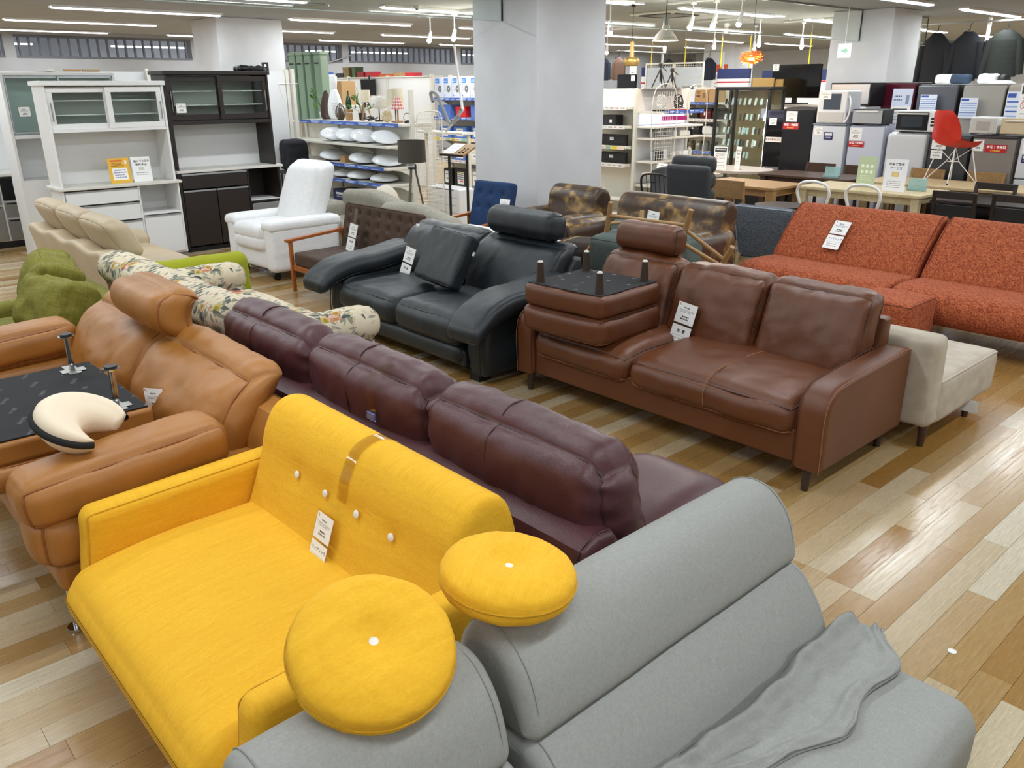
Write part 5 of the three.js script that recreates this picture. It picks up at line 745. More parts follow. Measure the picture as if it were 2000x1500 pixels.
// ---------- fan-box shelf ----------
{
  shelfUnit('ivory steel shelf of boxed fans and heaters beyond the white pillar', [9.4, 0, -11.35], FX, 1.26, [-.62, .62], [[1.63, .38, P_.stripBlue], [1.32, .4, P_.stripBlue], [.98, .4, P_.stripYellow], [.62, .4, P_.stripPale], [.17, .42, P_.stripPale]], { top: 2.0, back: [.1, 1.98] });
  for (let i = 0; i < 5; i++) { const t = thing('fan_box', `pale blue fan carton, ${['first', 'second', 'third', 'fourth', 'fifth'][i]} from the left on the top shelf`, 'box', [9.15, 1.631, -11.85 + i * .24], FX, 'fan cartons'); part(t, 'carton', bx(.22, .33, .2, 0, .165, 0), std(0xd4dae8, .6)); part(t, 'print', mv(sg(.215, .325, .002).clone(), 0, .165, .102), P_.fanBox); }
  const rd = rng(31), cm = [M.cardboard, M.dark, M.redp, M.plastic, M.ivory, M.bluep, M.grey];
  for (const [y, hs, row] of [[1.321, .2, 'second shelf'], [.981, .22, 'third shelf'], [.621, .22, 'fourth shelf'], [.171, .36, 'bottom shelf']]) for (let i = 0; i < 3; i++) { const w = .26 + rd() * .12, h = hs * (.75 + rd() * .25); const t = carton('stock_box', `boxed appliance, ${['left', 'middle', 'right'][i]} one on the ${row} of the fan shelf`, 9.2, y, -11.74 + i * .41, w * .8, h, w, cm[Math.floor(rd() * cm.length)], 0, 'boxed appliances'); if (y < 1.2) part(t, 'print', mv(sg(w * .5, h * .7, .002).clone(), -w * .4 - .002, h / 2, 0, 0, -PI / 2), i % 2 ? P_.specRed : P_.small); }
}
// ---------- dining area ----------
function table(label, x0, x1, z0, z1, h, m, o = {}) {
  const t = thing('dining_table', label, 'table', [(x0 + x1) / 2, 0, (z0 + z1) / 2], 0), w = x1 - x0, d = z1 - z0, th = o.th || .032, lg = o.leg || .07, ml = o.ml || m;
  part(t, 'tabletop', bx(w, th, d, 0, h - th / 2, 0, .006), m); if (o.apron !== 0) part(t, 'apron', merge([bx(w - .16, .08, .022, 0, h - th - .04, d / 2 - .08), bx(w - .16, .08, .022, 0, h - th - .04, -d / 2 + .08), bx(.022, .08, d - .16, w / 2 - .08, h - th - .04, 0), bx(.022, .08, d - .16, -w / 2 + .08, h - th - .04, 0)]), ml);
  for (const a of [-1, 1]) for (const b of [-1, 1]) part(t, 'leg', o.splay ? sbar([a * (w / 2 - .06), 0, b * (d / 2 - .06)], [a * (w / 2 - .16), h - th, b * (d / 2 - .12)], lg) : bx(lg, h - th, lg, a * (w / 2 - .06), (h - th) / 2, b * (d / 2 - .06)), ml); return t;
}
table('pale pine dining table holding the delivery sign', 8.95, 9.7, -4.95, -3.55, .7, W.pine, { leg: .08 });
table('oak dining table with the red chair standing on it', 9.86, 10.66, -4.66, -2.6, .71, W.lightoak);
table('dark walnut dining table in front of the white refrigerators', 9.72, 10.38, -5.95, -4.72, .72, W.walnut);
table('pale oak dining table left of the white bentwood chairs', 8.5, 9.22, -6.05, -4.99, .7, W.oak, { leg: .09 });
table('wooden dining table with black trapezoid legs at the left of the dining area', 8.85, 9.55, -7.18, -6.4, .7, std(0xcbb8a6, .3), { ml: M.black, leg: .03, splay: 1, apron: 0, th: .04 });
table('dark brown dining table at the right edge between dark chairs', 9.02, 9.68, -3.48, -2.0, .67, W.espresso);
{ const t = thing('oval_table', 'white oval dining table behind the charcoal recliner', 'table', [10.1, 0, -6.58]); const g = new THREE.CylinderGeometry(1, .97, .035, 48); g.scale(.42, 1, .58); part(t, 'tabletop', mv(g, 0, .7, 0), std(0xe3d8d0, .25)); part(t, 'pedestal', lathe([[.25, 0], [.24, .03], [.06, .08], [.05, .6], [.12, .68]], 28), M.white); }
{ const t = thing('side_table', 'dark round side table behind the blue-grey chair', 'table', [8.05, 0, -4.62]); part(t, 'tabletop', mv(new THREE.CylinderGeometry(.27, .26, .025, 40), 0, .585, 0), W.espresso); part(t, 'stem', bar([0, .02, 0], [0, .575, 0], .025), M.black); part(t, 'base', mv(new THREE.CylinderGeometry(.18, .19, .02, 32), 0, .01, 0), M.black); }
const chairBits = { 'white': [['white bentwood chair at the pine table, left of the two', 8.72, -4.6], ['white bentwood chair at the pine table, right of the two', 8.78, -4.06]] };
for (const [label, x, z] of chairBits.white) {
  const t = thing('bentwood_chair', label, 'chair', [x, 0, z], BX, 'white bentwood chairs'), wm = std(0xe9e8e4, .4);
  part(t, 'back_hoop', tube([[-.15, .44, .0], [-.16, .55, -.03], [-.19, .68, -.05], [-.15, .76, -.06], [-.05, .79, -.065], [.05, .79, -.065], [.15, .76, -.06], [.19, .68, -.05], [.16, .55, -.03], [.15, .44, 0]], .017, 60, 8), wm); part(t, 'seat', cush(.4, .035, .4, { r: .016, n: 16 }), wm, [0, .44, .18]);
  for (const k of [-1, 1]) { part(t, 'rear_leg', bar([k * .19, 0, -.05], [k * .15, .44, .0], .014, .017), wm); part(t, 'front_leg', bar([k * .18, 0, .38], [k * .16, .43, .34], .014, .017), wm); }
}
function darkChair(label, x, z, turn, m = W.espresso, pad = M.black, open = true, group) {
  const t = thing('dining_chair', label, 'chair', [x, 0, z], turn, group); for (const k of [-1, 1]) { part(t, 'rear_leg', merge([sbar([k * .19, 0, -.2], [k * .19, .44, -.18], .034), sbar([k * .19, .44, -.18], [k * .19, .8, -.23], .034, .03)]), m); part(t, 'front_leg', bx(.034, .42, .034, k * .19, .21, .2), m); }
  part(t, 'seat', cush(.42, .05, .42, { r: .02, n: 14, py: .008 }), pad, [0, .445, .01]); part(t, 'top_rail', bx(.41, open ? .07 : .2, .024, 0, open ? .765 : .7, -.222, .006), m); if (open) part(t, 'back_panel', bx(.35, .19, .022, 0, .575, -.2, .006), pad); part(t, 'rail', bx(.38, .05, .02, 0, .4, -.19), m); return t;
}
darkChair('dark dining chair with black panel back, left one at the right edge', 8.93, -3.13, BX); darkChair('dark dining chair cut by the right edge, nearest of the dark chairs', 9.05, -2.62, BX); darkChair('dark dining chair with open back beyond the dark table', 9.56, -3.12, FX, W.espresso, std(0x2c2a2e, .3));
darkChair('oak dining chair behind the oak table, left of the red chair', 10.72, -4.3, FX, W.oak, F.teal, false); darkChair('oak dining chair behind the oak table, right of the red chair', 10.74, -3.62, FX, W.oak, F.teal, false);
darkChair('dark brown dining chair behind the walnut table, left one', 10.55, -5.65, FX, W.walnut, M.black, false); darkChair('dark brown dining chair behind the walnut table, right one', 10.55, -5.1, FX, W.walnut, M.black, false);
darkChair('oak dining chair with curved back nearest the charcoal recliner', 8.3, -5.8, BX, W.oak, F.taupe, false); darkChair('oak dining chair with curved back in front of the pale oak table', 8.32, -5.32, BX, W.oak, F.taupe, false);
{ const t = thing('spindle_chair', 'black metal spindle-back chair left of the charcoal recliner', 'chair', [8.0, 0, -6.24], BX + .1); part(t, 'back_hoop', tube([[-.2, .44, 0], [-.2, .6, -.03], [-.19, .76, -.06], [-.14, .8, -.07], [.14, .8, -.07], [.19, .76, -.06], [.2, .6, -.03], [.2, .44, 0]], .014, 60, 8), M.black); for (let i = 0; i < 5; i++) part(t, 'spindle', bar([-.12 + i * .06, .44, 0], [-.12 + i * .06, .8, -.068], .005, .005, 6), M.black); part(t, 'seat', bx(.42, .02, .42, 0, .44, .2, .008), M.black); for (const [x, z] of [[-.2, -.05], [.2, -.05], [-.18, .4], [.18, .4]]) part(t, 'leg', bar([x, 0, z], [x * .85, .43, z * .85 + .03], .011), M.black); }
{ const t = thing('shell_chair', 'dark grey shell chair half hidden by the white pillar', 'chair', [8.55, 0, -6.72], FX - .4); part(t, 'shell', cush(.5, .42, .06, { r: .028, n: 24, fn: (p, a, b) => { p.z += .1 * a * a; p.y -= .07 * a * a * (b > 0 ? 1 : 0); } }), F.greyL, [0, .62, -.2]); part(t, 'seat', cush(.48, .06, .46, { r: .028, n: 18 }), F.white, [0, .44, .03]); for (const [x, z] of [[-.2, -.2], [.2, -.2], [-.2, .22], [.2, .22]]) part(t, 'leg', bar([x, 0, z], [x * .7, .42, z * .7], .012), M.black); }
{ // red moulded chair on wire legs
  const t = thing('shell_chair', 'red moulded plastic chair on white wire legs standing on the oak table', 'chair', [10.36, .71, -3.82], BX - .5);
  const nu = 28, nv = 24, P = [], I = [], prof = u => u < .5 ? [mix(.24, -.16, u / .5), .42 - .035 * Math.sin(u / .5 * PI) + .03 * Math.pow(1 - u / .5, 6) * -1] : [-.16 - .07 * Math.pow((u - .5) / .5, .8) - .03, .42 + (u - .5) / .5 * .39];
  const pt = (u, v) => { const q = new THREE.Vector2(); let z, y; if (u < .55) { const s = u / .55; z = mix(.235, -.13, s); y = .43 - .03 * Math.sin(s * PI) - .03 * (1 - s) ** 4; } else { const s = (u - .55) / .45; z = -.13 - .1 * Math.sin(s * PI / 2) - .03 * s; y = .43 + .38 * s * (1 - .12 * (1 - s)); } const w = u < .55 ? mix(.2, .235, Math.sqrt(u / .55)) * (1 - .25 * Math.pow(1 - u / .55, 8)) : mix(.235, .165, ((u - .55) / .45) ** 1.3) * Math.sqrt(1 - .5 * Math.pow((u - .55) / .45, 10)); const e = v * 2 - 1; return [w * e, y + .075 * Math.pow(Math.abs(e), 2.4) * (u < .55 ? 1 : 1 - (u - .55) / .45), z + .07 * e * e * (u < .55 ? 0 : Math.sin((u - .55) / .45 * PI * .8))]; };
  for (const s of [0, 1]) for (let i = 0; i <= nu; i++) for (let j = 0; j <= nv; j++) { const p = pt(i / nu, j / nv); P.push(p[0], p[1] - s * .008 * (i / nu < .6 ? 1 : .2), p[2] - s * .008 * (i / nu < .5 ? 0 : 1)); }
  const id = (s, i, j) => s * (nu + 1) * (nv + 1) + i * (nv + 1) + j; for (const s of [0, 1]) for (let i = 0; i < nu; i++) for (let j = 0; j < nv; j++) { const q = [id(s, i, j), id(s, i, j + 1), id(s, i + 1, j + 1), id(s, i + 1, j)]; s ? I.push(q[0], q[1], q[2], q[0], q[2], q[3]) : I.push(q[0], q[2], q[1], q[0], q[3], q[2]); }
  const g = new THREE.BufferGeometry(); g.setAttribute('position', new THREE.Float32BufferAttribute(P, 3)); g.setIndex(I); part(t, 'shell', fin(g), std(0xc8281a, .4, { side: THREE.DoubleSide }));
  const wm = std(0xe4e4e2, .3), F4 = [[-.2, -.19], [.2, -.19], [-.21, .2], [.21, .2]], T4 = [[-.13, -.1], [.13, -.1], [-.13, .13], [.13, .13]], C4 = [[-.05, -.04], [.05, -.04], [-.05, .05], [.05, .05]];
  for (let i = 0; i < 4; i++) { const l = part(t, 'leg', merge([bar([F4[i][0], 0, F4[i][1]], [T4[i][0], .39, T4[i][1]], .006), bar([F4[i][0], 0, F4[i][1]], [C4[i][0], .24, C4[i][1]], .005), bar([C4[i ^ 1][0], .24, C4[i ^ 1][1]], [T4[i][0], .39, T4[i][1]], .004)]), wm); part(l, 'foot', mv(new THREE.CylinderGeometry(.008, .011, .016, 10), F4[i][0], .008, F4[i][1]), M.black); }
  part(t, 'brace', merge([bar([-.05, .24, -.04], [.05, .24, -.04], .004), bar([-.05, .24, .05], [.05, .24, .05], .004), bar([-.05, .24, -.04], [-.05, .24, .05], .004), bar([.05, .24, -.04], [.05, .24, .05], .004)]), wm);
}
flyer('table_sign', 'white delivery service sign standing on the pine table', 'sign', [9.15, .701, -3.93], FX, .24, .34, P_.delivery, -.06); flyer('table_sign', 'pale green sign standing on the pine table', 'sign', [9.3, .701, -4.32], FX, .21, .34, P_.greenSign, -.04);
flyer('table_sign', 'white notice with dark heading standing on the oval table', 'sign', [9.83, .719, -6.62], FX + .1, .2, .3, P_.noSit, -.05); flyer('table_sign', 'narrow white notice leaning behind the dark-headed one', 'sign', [9.95, .719, -6.42], FX - .5, .14, .3, P_.truckFlyer, -.05);
{ const t = thing('acrylic_holder', 'pale cyan acrylic card holder on the walnut table', 'holder', [9.85, .721, -5.0], FX); part(t, 'pane', mv(bx(.2, .13, .006).clone(), 0, .065, 0, -.1), phy(0xbfe4e2, .1, { transmission: .6, thickness: .006 })); part(t, 'tray', bx(.2, .03, .05, 0, .016, .02), phy(0xbfe4e2, .1, { transmission: .6, thickness: .006 })); const u = copyOf(t, 'pale cyan acrylic holder behind the delivery sign', [9.4, .701, -3.78]); }
flyer('price_stand', 'white price card standing on the wooden table at left', 'sign', [8.98, .701, -6.95], FX, .16, .13, P_.price, -.3);
// ---------- refrigerators ----------
function fridge(label, z0, z1, h, X, col, o = {}) {
  const w = z1 - z0, t = thing('refrigerator', label, 'refrigerator', [X, 0, (z0 + z1) / 2], FX), d = .55, m = std(col, o.rough || .3), r = o.r || .012;
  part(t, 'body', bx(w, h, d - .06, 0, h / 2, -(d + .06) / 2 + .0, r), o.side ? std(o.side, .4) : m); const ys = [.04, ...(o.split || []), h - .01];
  for (let i = 0; i + 1 < ys.length; i++) { const dr = part(t, 'door', o.r ? cush(w - .004, ys[i + 1] - ys[i] - .012, .07, { r: .03, n: 14 }).clone().translate(0, (ys[i] + ys[i + 1]) / 2, -.03) : bx(w - .004, ys[i + 1] - ys[i] - .012, .055, 0, (ys[i] + ys[i + 1]) / 2, -.03, r), m); if (o.handle && i === ys.length - 2) part(dr, 'handle', bx(.13, .014, .02, -w * .2, ys[i] + .32, .015, .006), M.chrome); }
  if (o.cap) part(t, 'top_cap', bx(w, .025, d, 0, h, -d / 2 + .01), std(o.cap, .4)); if (o.french) part(t, 'door_gap', bx(.006, h - 1.0, .002, 0, h - .5, -.0015, 0), M.black);
  (o.notes || []).forEach(([x, y, k, wd, ht]) => part(t, k === P_.warranty ? 'warranty_sticker' : 'sticker', mv(sg(wd, ht, .002).clone(), x, y, .0), k)); return t;
}
fridge('black refrigerator with red warranty sticker', -6.45, -5.98, 1.5, 11.05, 0x10131a, { split: [.55], notes: [[-.1, 1.38, P_.price, .17, .14], [-.1, 1.25, P_.warranty, .24, .09]] });
fridge('white refrigerator with a small navy sticker, first of the white row', -5.95, -5.47, 1.29, 11.0, 0xd6dbe2, { cap: 0x7f8790, notes: [[-.15, 1.2, P_.price, .12, .1], [.0, 1.14, P_.cardDark, .13, .1]] });
fridge('white refrigerator with red warranty sticker, second of the white row', -5.42, -4.95, 1.29, 11.0, 0xc9cddd, { notes: [[-.14, 1.18, P_.price, .17, .15], [-.12, 1.05, P_.warranty, .22, .075]] });
fridge('white retro refrigerator with rounded edges and chrome handle', -4.9, -4.4, 1.22, 11.0, 0xcfd2d6, { r: .03, split: [.5], handle: 1, notes: [[-.13, 1.1, P_.price, .15, .13], [-.15, .93, P_.cardDark, .12, .09]] });
fridge('charcoal refrigerator behind the red chair', -4.36, -3.89, 1.2, 11.0, 0x3a3c40, { notes: [[-.12, 1.1, P_.price, .17, .13], [-.13, .97, P_.small, .14, .1]] });
fridge('warm grey refrigerator with red warranty sticker right of the red chair', -3.86, -3.38, 1.2, 11.0, 0x85807b, { cap: 0x3c3e40, notes: [[-.17, 1.1, P_.price, .12, .13], [.03, 1.07, P_.warranty, .24, .09]] });
fridge('white two-door refrigerator cut by the right edge', -3.34, -2.85, 1.21, 11.0, 0xd3d7de, { split: [.74], notes: [[-.13, 1.1, P_.price, .16, .14], [-.14, .97, P_.cardDark, .12, .09]] });
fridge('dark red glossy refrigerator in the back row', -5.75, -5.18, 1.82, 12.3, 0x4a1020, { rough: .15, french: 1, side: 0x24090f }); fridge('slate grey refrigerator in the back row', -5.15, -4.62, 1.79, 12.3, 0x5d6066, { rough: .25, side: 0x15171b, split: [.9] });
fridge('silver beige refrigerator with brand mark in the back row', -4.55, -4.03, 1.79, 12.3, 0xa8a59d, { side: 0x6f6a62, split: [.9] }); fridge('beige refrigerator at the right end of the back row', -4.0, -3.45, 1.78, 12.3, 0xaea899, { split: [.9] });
function oven(name, label, X, y, z, w, h, d, body, front, win, o = {}) { const t = thing(name, label, 'oven', [X, y, z], FX); part(t, 'body', bx(w, h - .012, d, 0, h / 2 + .006, -d / 2, .008), body); part(t, 'door', bx(w * (o.full ? .94 : .72), h * .82, .012, o.full ? 0 : -w * .12, h * .52, .004), front); if (win) part(t, 'window', bx(w * .5, h * .5, .004, o.full ? 0 : -w * .12, h * .5, .011), win); if (!o.full) { const c = part(t, 'control_panel', bx(w * .22, h * .82, .01, w * .37, h * .52, .003), M.plastic); for (const k of [.35, .5, .65]) part(c, 'key', bx(w * .13, h * .1, .004, w * .37, h * k, .009), M.black); } if (o.handle) part(t, 'handle', bx(w * .7, .016, .02, o.full ? 0 : -w * .12, h * .86, .02), M.offw); for (const a of [-1, 1]) part(t, 'foot', bx(.04, .012, d * .8, a * w * .4, .006, -d / 2), M.black); return t; }
oven('microwave', 'white microwave with black door on the retro refrigerator', 10.98, 1.223, -4.54, .54, .26, .36, M.plastic, M.gloss, std(0x2b3238, .2), { handle: 1 });
oven('toaster_oven', 'silver toaster oven on the second white refrigerator', 11.0, 1.292, -5.2, .42, .2, .3, M.dark, M.alu, null, { full: 1, handle: 1 });
oven('toaster_oven', 'white toaster oven on the grey refrigerators behind the red chair', 11.02, 1.222, -3.78, .3, .2, .28, M.plastic, std(0xc3c6c2, .4), std(0xa9aca6, .3), { full: 1 }); oven('heater', 'beige retro heater on the grey refrigerators at right', 11.02, 1.222, -3.42, .34, .19, .2, std(0xb8ac90, .5), std(0xcabf9f, .5), null, { full: 1, handle: 1 });
{ const t = thing('dish_dryer', 'white countertop dishwasher with tilted window on the first white refrigerator', 'appliance', [10.98, 1.303, -5.7], FX); part(t, 'body', bx(.42, .42, .4, 0, .21, -.2, .02), M.plastic); part(t, 'window', bx(.24, .2, .006, 0, .28, .003), std(0x4d5560, .15)); part(t, 'lower_panel', bx(.36, .13, .008, 0, .08, .003), std(0xc9c6c2, .4)); part(t, 'hose', tube([[.2, .36, -.05], [.25, .28, -.02], [.25, .1, 0], [.22, .02, .02]], .012, 30, 8), M.plastic); part(t, 'price_card', mv(sg(.16, .1, .002).clone(), -.1, .36, .006), P_.price); }
{ const c = thing('appliance_cabinet', 'white cabinet in the second row carrying the large black oven', 'cabinet', [11.85, 0, -5.95], FX); part(c, 'body', bx(.62, 1.5, .5, 0, .75, -.25), M.plastic); part(c, 'door', bx(.56, .6, .01, 0, 1.1, .004), M.white); }
oven('large_oven', 'large black oven with silver door on the white cabinet', 11.85, 1.502, -5.9, .6, .32, .45, M.black, M.alu, null, { full: 1 });
{ const t = thing('television', 'flat black television on a stand above the black refrigerator', 'television', [12.12, 1.52, -6.92], FX - .05); part(t, 'screen', bx(.84, .48, .03, 0, .33, 0, .006), M.gloss); part(t, 'stand', bx(.4, .02, .18, 0, .01, 0), M.dark); part(t, 'neck', bx(.08, .1, .03, 0, .06, -.01), M.dark); part(t, 'price_card', mv(sg(.11, .1, .002).clone(), -.36, .53, .017), P_.price); const s = thing('television_rack', 'ivory rack under the black television', 'rack', [12.22, 0, -6.95], FX); part(s, 'shelf', bx(1.0, .04, .4, 0, 1.5, 0), M.ivory); part(s, 'shelf', bx(1.0, .04, .4, 0, 1.3, 0), M.ivory); for (const x of [-.48, .48]) part(s, 'upright', bx(.04, 1.5, .38, x, .75, 0), M.ivory); }
{ const t = thing('black_cabinet', 'glossy black appliance with label strips beside the showcase', 'appliance', [11.15, 0, -6.61], FX); part(t, 'body', bx(.3, 1.46, .5, 0, .73, -.25), M.gloss); part(t, 'price_card', mv(sg(.12, .1, .002).clone(), -.05, 1.3, .002), P_.price); part(t, 'label_strip', mv(sg(.28, .07, .002).clone(), 0, 1.05, .002), P_.stripPale); part(t, 'nameplate', bx(.28, .09, .004, 0, .62, .002), M.steel); }
flyer('tall_sign', 'tall white and blue sign with refrigerator drawing beside the microwave', 'sign', [11.45, 1.3, -4.98], FX, .26, .44, P_.tall, -.04); flyer('spec_sheet', 'blue specification sheet on the slate refrigerator', 'sign', [12.22, 1.42, -4.95], FX, .22, .24, P_.spec, 0); flyer('spec_sheet', 'blue specification sheet on the silver beige refrigerator', 'sign', [12.22, 1.36, -4.42], FX, .22, .26, P_.spec, 0); flyer('spec_sheet', 'blue specification sheet on the end beige refrigerator', 'sign', [12.22, 1.2, -3.86], FX, .22, .5, P_.spec, 0); flyer('tall_sign', 'white refrigerator notice at the right edge', 'sign', [11.5, 1.3, -3.48], FX, .24, .5, P_.noSit, -.04);
// ---------- keyboard gondola and its end shelf ----------
shelfUnit('ivory steel shelf of keyboards right of the white pillar', [9.32, 0, -8.08], FX, .96, [-.48, .48], [[1.53, .3, P_.stripPale], [1.28, .32, P_.stripPale], [1.01, .32, P_.stripYellow], [.77, .32, P_.stripPale], [.3, .34, null]], { top: 1.77, back: [.1, 1.76] });
const box1 = (name, label, cat, pos, w, h, d, m, turn = FX, group, extra) => { const t = thing(name, label, cat, pos, turn, group); part(t, 'body', bx(w, h, d, 0, h / 2, 0, .008), m); if (extra) extra(t); return t; };
for (const [y, tier] of [[1.011, 'upper'], [.771, 'lower']]) box1('keyboard', `black keyboard with white labels tilted on the ${tier} keyboard shelf`, 'keyboard', [9.14, y, -7.92], .46, .15, .04, M.black, FX, 'keyboards', t => { part(t, 'keys', bx(.42, .08, .006, 0, .08, .021), M.dark); part(t, 'label', mv(sg(.07, .04, .002).clone(), -.04, .09, .026), P_.small); }); box1('drive_box', 'black boxed device on the shelf above the keyboards', 'box', [9.15, 1.281, -7.98], .24, .14, .16, M.dark, FX, null, t => part(t, 'label', mv(sg(.04, .04, .002).clone(), .03, .06, .082), P_.small));
box1('monitor', 'black monitor with white card on top of the keyboard shelf', 'monitor', [9.35, 1.77, -7.92], .34, .18, .03, M.gloss, FX, null, t => part(t, 'price_card', mv(sg(.07, .07, .002).clone(), .12, .13, .017), P_.small)); 
{
  const s = thing('end_shelf', 'ivory end shelf with lit pink sign and wire front', 'shelf', [9.7, 0, -7.5], 0), m = M.ivory; for (const x of [-.58, .58]) part(s, 'upright', bx(.045, 1.77, .045, x, .885, -.05), m); for (const y of [1.47, 1.28, 1.13, .82, .5]) part(s, 'shelf', bb(-.56, .56, y - .025, y, -.04, .26), m); part(s, 'back_panel', bb(-.56, .56, .05, 1.76, -.06, -.05, 0), M.paint); part(s, 'base', bb(-.58, .58, 0, .1, -.06, .28), m);
  const gs = []; for (let i = 0; i < 8; i++) gs.push(bar([-.54 + i * .05, .35, .28], [-.54 + i * .05, 1.72, .28], .0025, .0025, 5)); for (let j = 0; j < 27; j++) gs.push(bar([-.56, .36 + j * .05, .28], [-.17, .36 + j * .05, .28], .0025, .0025, 5)); const g = part(s, 'wire_grid', merge(gs), m); g.userData.kind = 'stuff'; part(s, 'wire_frame', merge([tube([[-.57, .3, .28], [-.57, 1.76, .28], [-.17, 1.76, .28], [-.17, .3, .28]], .006, 60, 6), tube([[.15, 1.3, .28], [.15, 1.76, .28], [.52, 1.76, .28], [.52, .3, .28]], .006, 60, 6)]), m);
  part(s, 'blue_strip', mv(sg(.9, .05, .003).clone(), .1, 1.46, .264), P_.stripBlue); part(s, 'pink_sign', bb(-.2, .36, 1.34, 1.4, .1, .12), std(0xd81f88, .4)); const gl = part(s, 'lit_panel_light', bb(-.5, .5, 1.3, 1.44, -.045, -.04, 0), new THREE.MeshStandardMaterial({ color: 0xffffff, emissive: 0xbfd4ff, emissiveIntensity: .8 })); const l = new THREE.RectAreaLight(0xcfe0ff, 4, 1, .14); l.position.set(0, 1.37, -.035); l.rotation.y = PI; s.add(l); l.name = 'light_source';
  const rd = rng(12), cols = [M.plastic, M.dark, M.ivory, M.grey, M.white, M.steel]; for (const [y, n, row, hh] of [[1.131, 7, 'middle', .1], [.821, 7, 'lower', .16]]) for (let i = 0; i < n; i++) { const t = thing('small_appliance', `small boxed beauty appliance on the ${row} tier of the end shelf`, 'appliance', [9.25 + i * .15, y, -7.38 + rd() * .08], rd() - .5, 'appliances on the end shelf'); const h = hh * (.6 + rd() * .6); part(t, 'body', i % 3 ? bx(.08 + rd() * .05, h, .08, 0, h / 2, 0, .01) : lathe([[0, 0], [.035, 0], [.038, h * .7], [.02, h], [0, h]], 14), cols[Math.floor(rd() * 6)]); }
  for (const [x, w, lab] of [[-.28, 1, 'white'], [.1, -1, 'black']]) { const t = thing('cable_rack', `rack of hanging ${lab} cables on top of the end shelf`, 'cables', [9.7 + x, 1.471, -7.34]), r2 = rng(lab.length + 3); for (let i = 0; i < 5; i++) part(t, 'cable', tube(Array.from({ length: 7 }, (_, k) => V((r2() - .5) * .2, .02 + Math.abs(Math.sin(k * .5)) * .2 * r2() + .01, (r2() - .5) * .1)), .006, 40, 5), w > 0 ? M.plastic : M.black); part(t, 'tray', bx(.24, .02, .14, 0, .01, 0), lab === 'white' ? M.black : M.redp); }
}
{ const mk = (label, x, z, s) => { const t = thing('camera_tripod', label, 'tripod', [x, 1.772, z], .4, 'camera tripods'); for (let i = 0; i < 3; i++) { const a = i * 2.1; part(t, 'leg', bar([Math.cos(a) * .09 * s, 0, Math.sin(a) * .09 * s], [0, .2 * s, 0], .008, .01), M.black); } part(t, 'head', bx(.04, .05, .05, 0, .23 * s, 0), M.black); part(t, 'pan_handle', bar([0, .23 * s, 0], [.1, .17 * s, .06], .006), M.black); part(t, 'column', bar([0, .08, 0], [0, .22 * s, 0], .01), M.black); }; mk('taller black camera tripod on top of the end shelf', 9.5, -7.46, 1.25); mk('shorter black camera tripod on top of the end shelf', 9.76, -7.46, 1); const b = thing('top_board', 'thin black board under the camera tripods', 'board', [9.66, 1.77, -7.46]); part(b, 'board', bx(.9, .002, .22, 0, .001, 0, 0), M.black); }
// ---------- rice cooker shelf ----------
shelfUnit('ivory steel shelf of rice cookers and kettles', [12.55, 0, -8.7], FX, .74, [-.37, .37], [[1.53, .34, P_.stripBlue], [1.26, .34, P_.stripPale], [1.0, .34, null], [.73, .34, P_.stripBlue], [.35, .34, null]], { top: 1.78, back: [.1, 1.77] });
{ const t = carton('printed_carton', 'brown printed carton on the top shelf above the cookers, left one', 12.35, 1.531, -8.72, .2, .2, .26); part(t, 'print', mv(sg(.25, .19, .002).clone(), -.102, .1, 0, 0, -PI / 2), P_.carton); carton('printed_carton', 'brown printed carton on the top shelf above the cookers, right one', 12.35, 1.531, -8.47, .2, .21, .2); box1('kettle_box', 'white boxed kettle at the left of the cartons', 'box', [12.35, 1.531, -8.95], .14, .2, .14, M.plastic); }
const cooker = (label, z, y, m, w = .24, h = .15) => { const t = thing('rice_cooker', label, 'cooker', [12.38, y, z], FX); part(t, 'body', cush(w, h, .26, { r: .05, n: 16 }), m, [0, h / 2, 0]); part(t, 'lid', cush(w * .92, .04, .22, { r: .018, n: 12 }), M.dark, [0, h + .0, -.01]); part(t, 'tag', mv(sg(.03, .06, .002).clone(), 0, h * .6, .133), P_.small); };
cooker('black and bronze rice cooker on the upper cooker shelf', -8.9, 1.261, std(0x332a22, .3)); cooker('dark red rice cooker on the upper cooker shelf', -8.63, 1.261, std(0x5c1218, .3)); cooker('black rice cooker at the right of the red one', -8.42, 1.261, M.black, .16); cooker('black rice cooker on the lower cooker shelf', -8.86, 1.001, M.black, .28, .14); cooker('white bread maker on the lower cooker shelf', -8.58, 1.001, M.white, .2, .15);
for (const [z, lab, m] of [[-8.95, 'bronze', std(0x5a4a2e, .3)], [-8.8, 'steel', M.steel], [-8.66, 'grey', M.grey], [-8.48, 'black', M.black]]) { const t = thing('kettle', `${lab} electric kettle on the kettle shelf`, 'kettle', [12.38, .731, z], FX); part(t, 'body', lathe([[0, 0], [.065, 0], [.06, .1], [.04, .15], [0, .16]], 20), m); part(t, 'handle', tube([[0, .14, -.03], [0, .15, -.09], [0, .06, -.1], [0, .03, -.05]], .008, 20, 6), M.black); }
carton('low_carton', 'brown carton under the kettles, left one', 12.36, .351, -8.82, .28, .14, .3); carton('low_carton', 'brown carton under the kettles, right one', 12.36, .351, -8.5, .26, .12, .24);
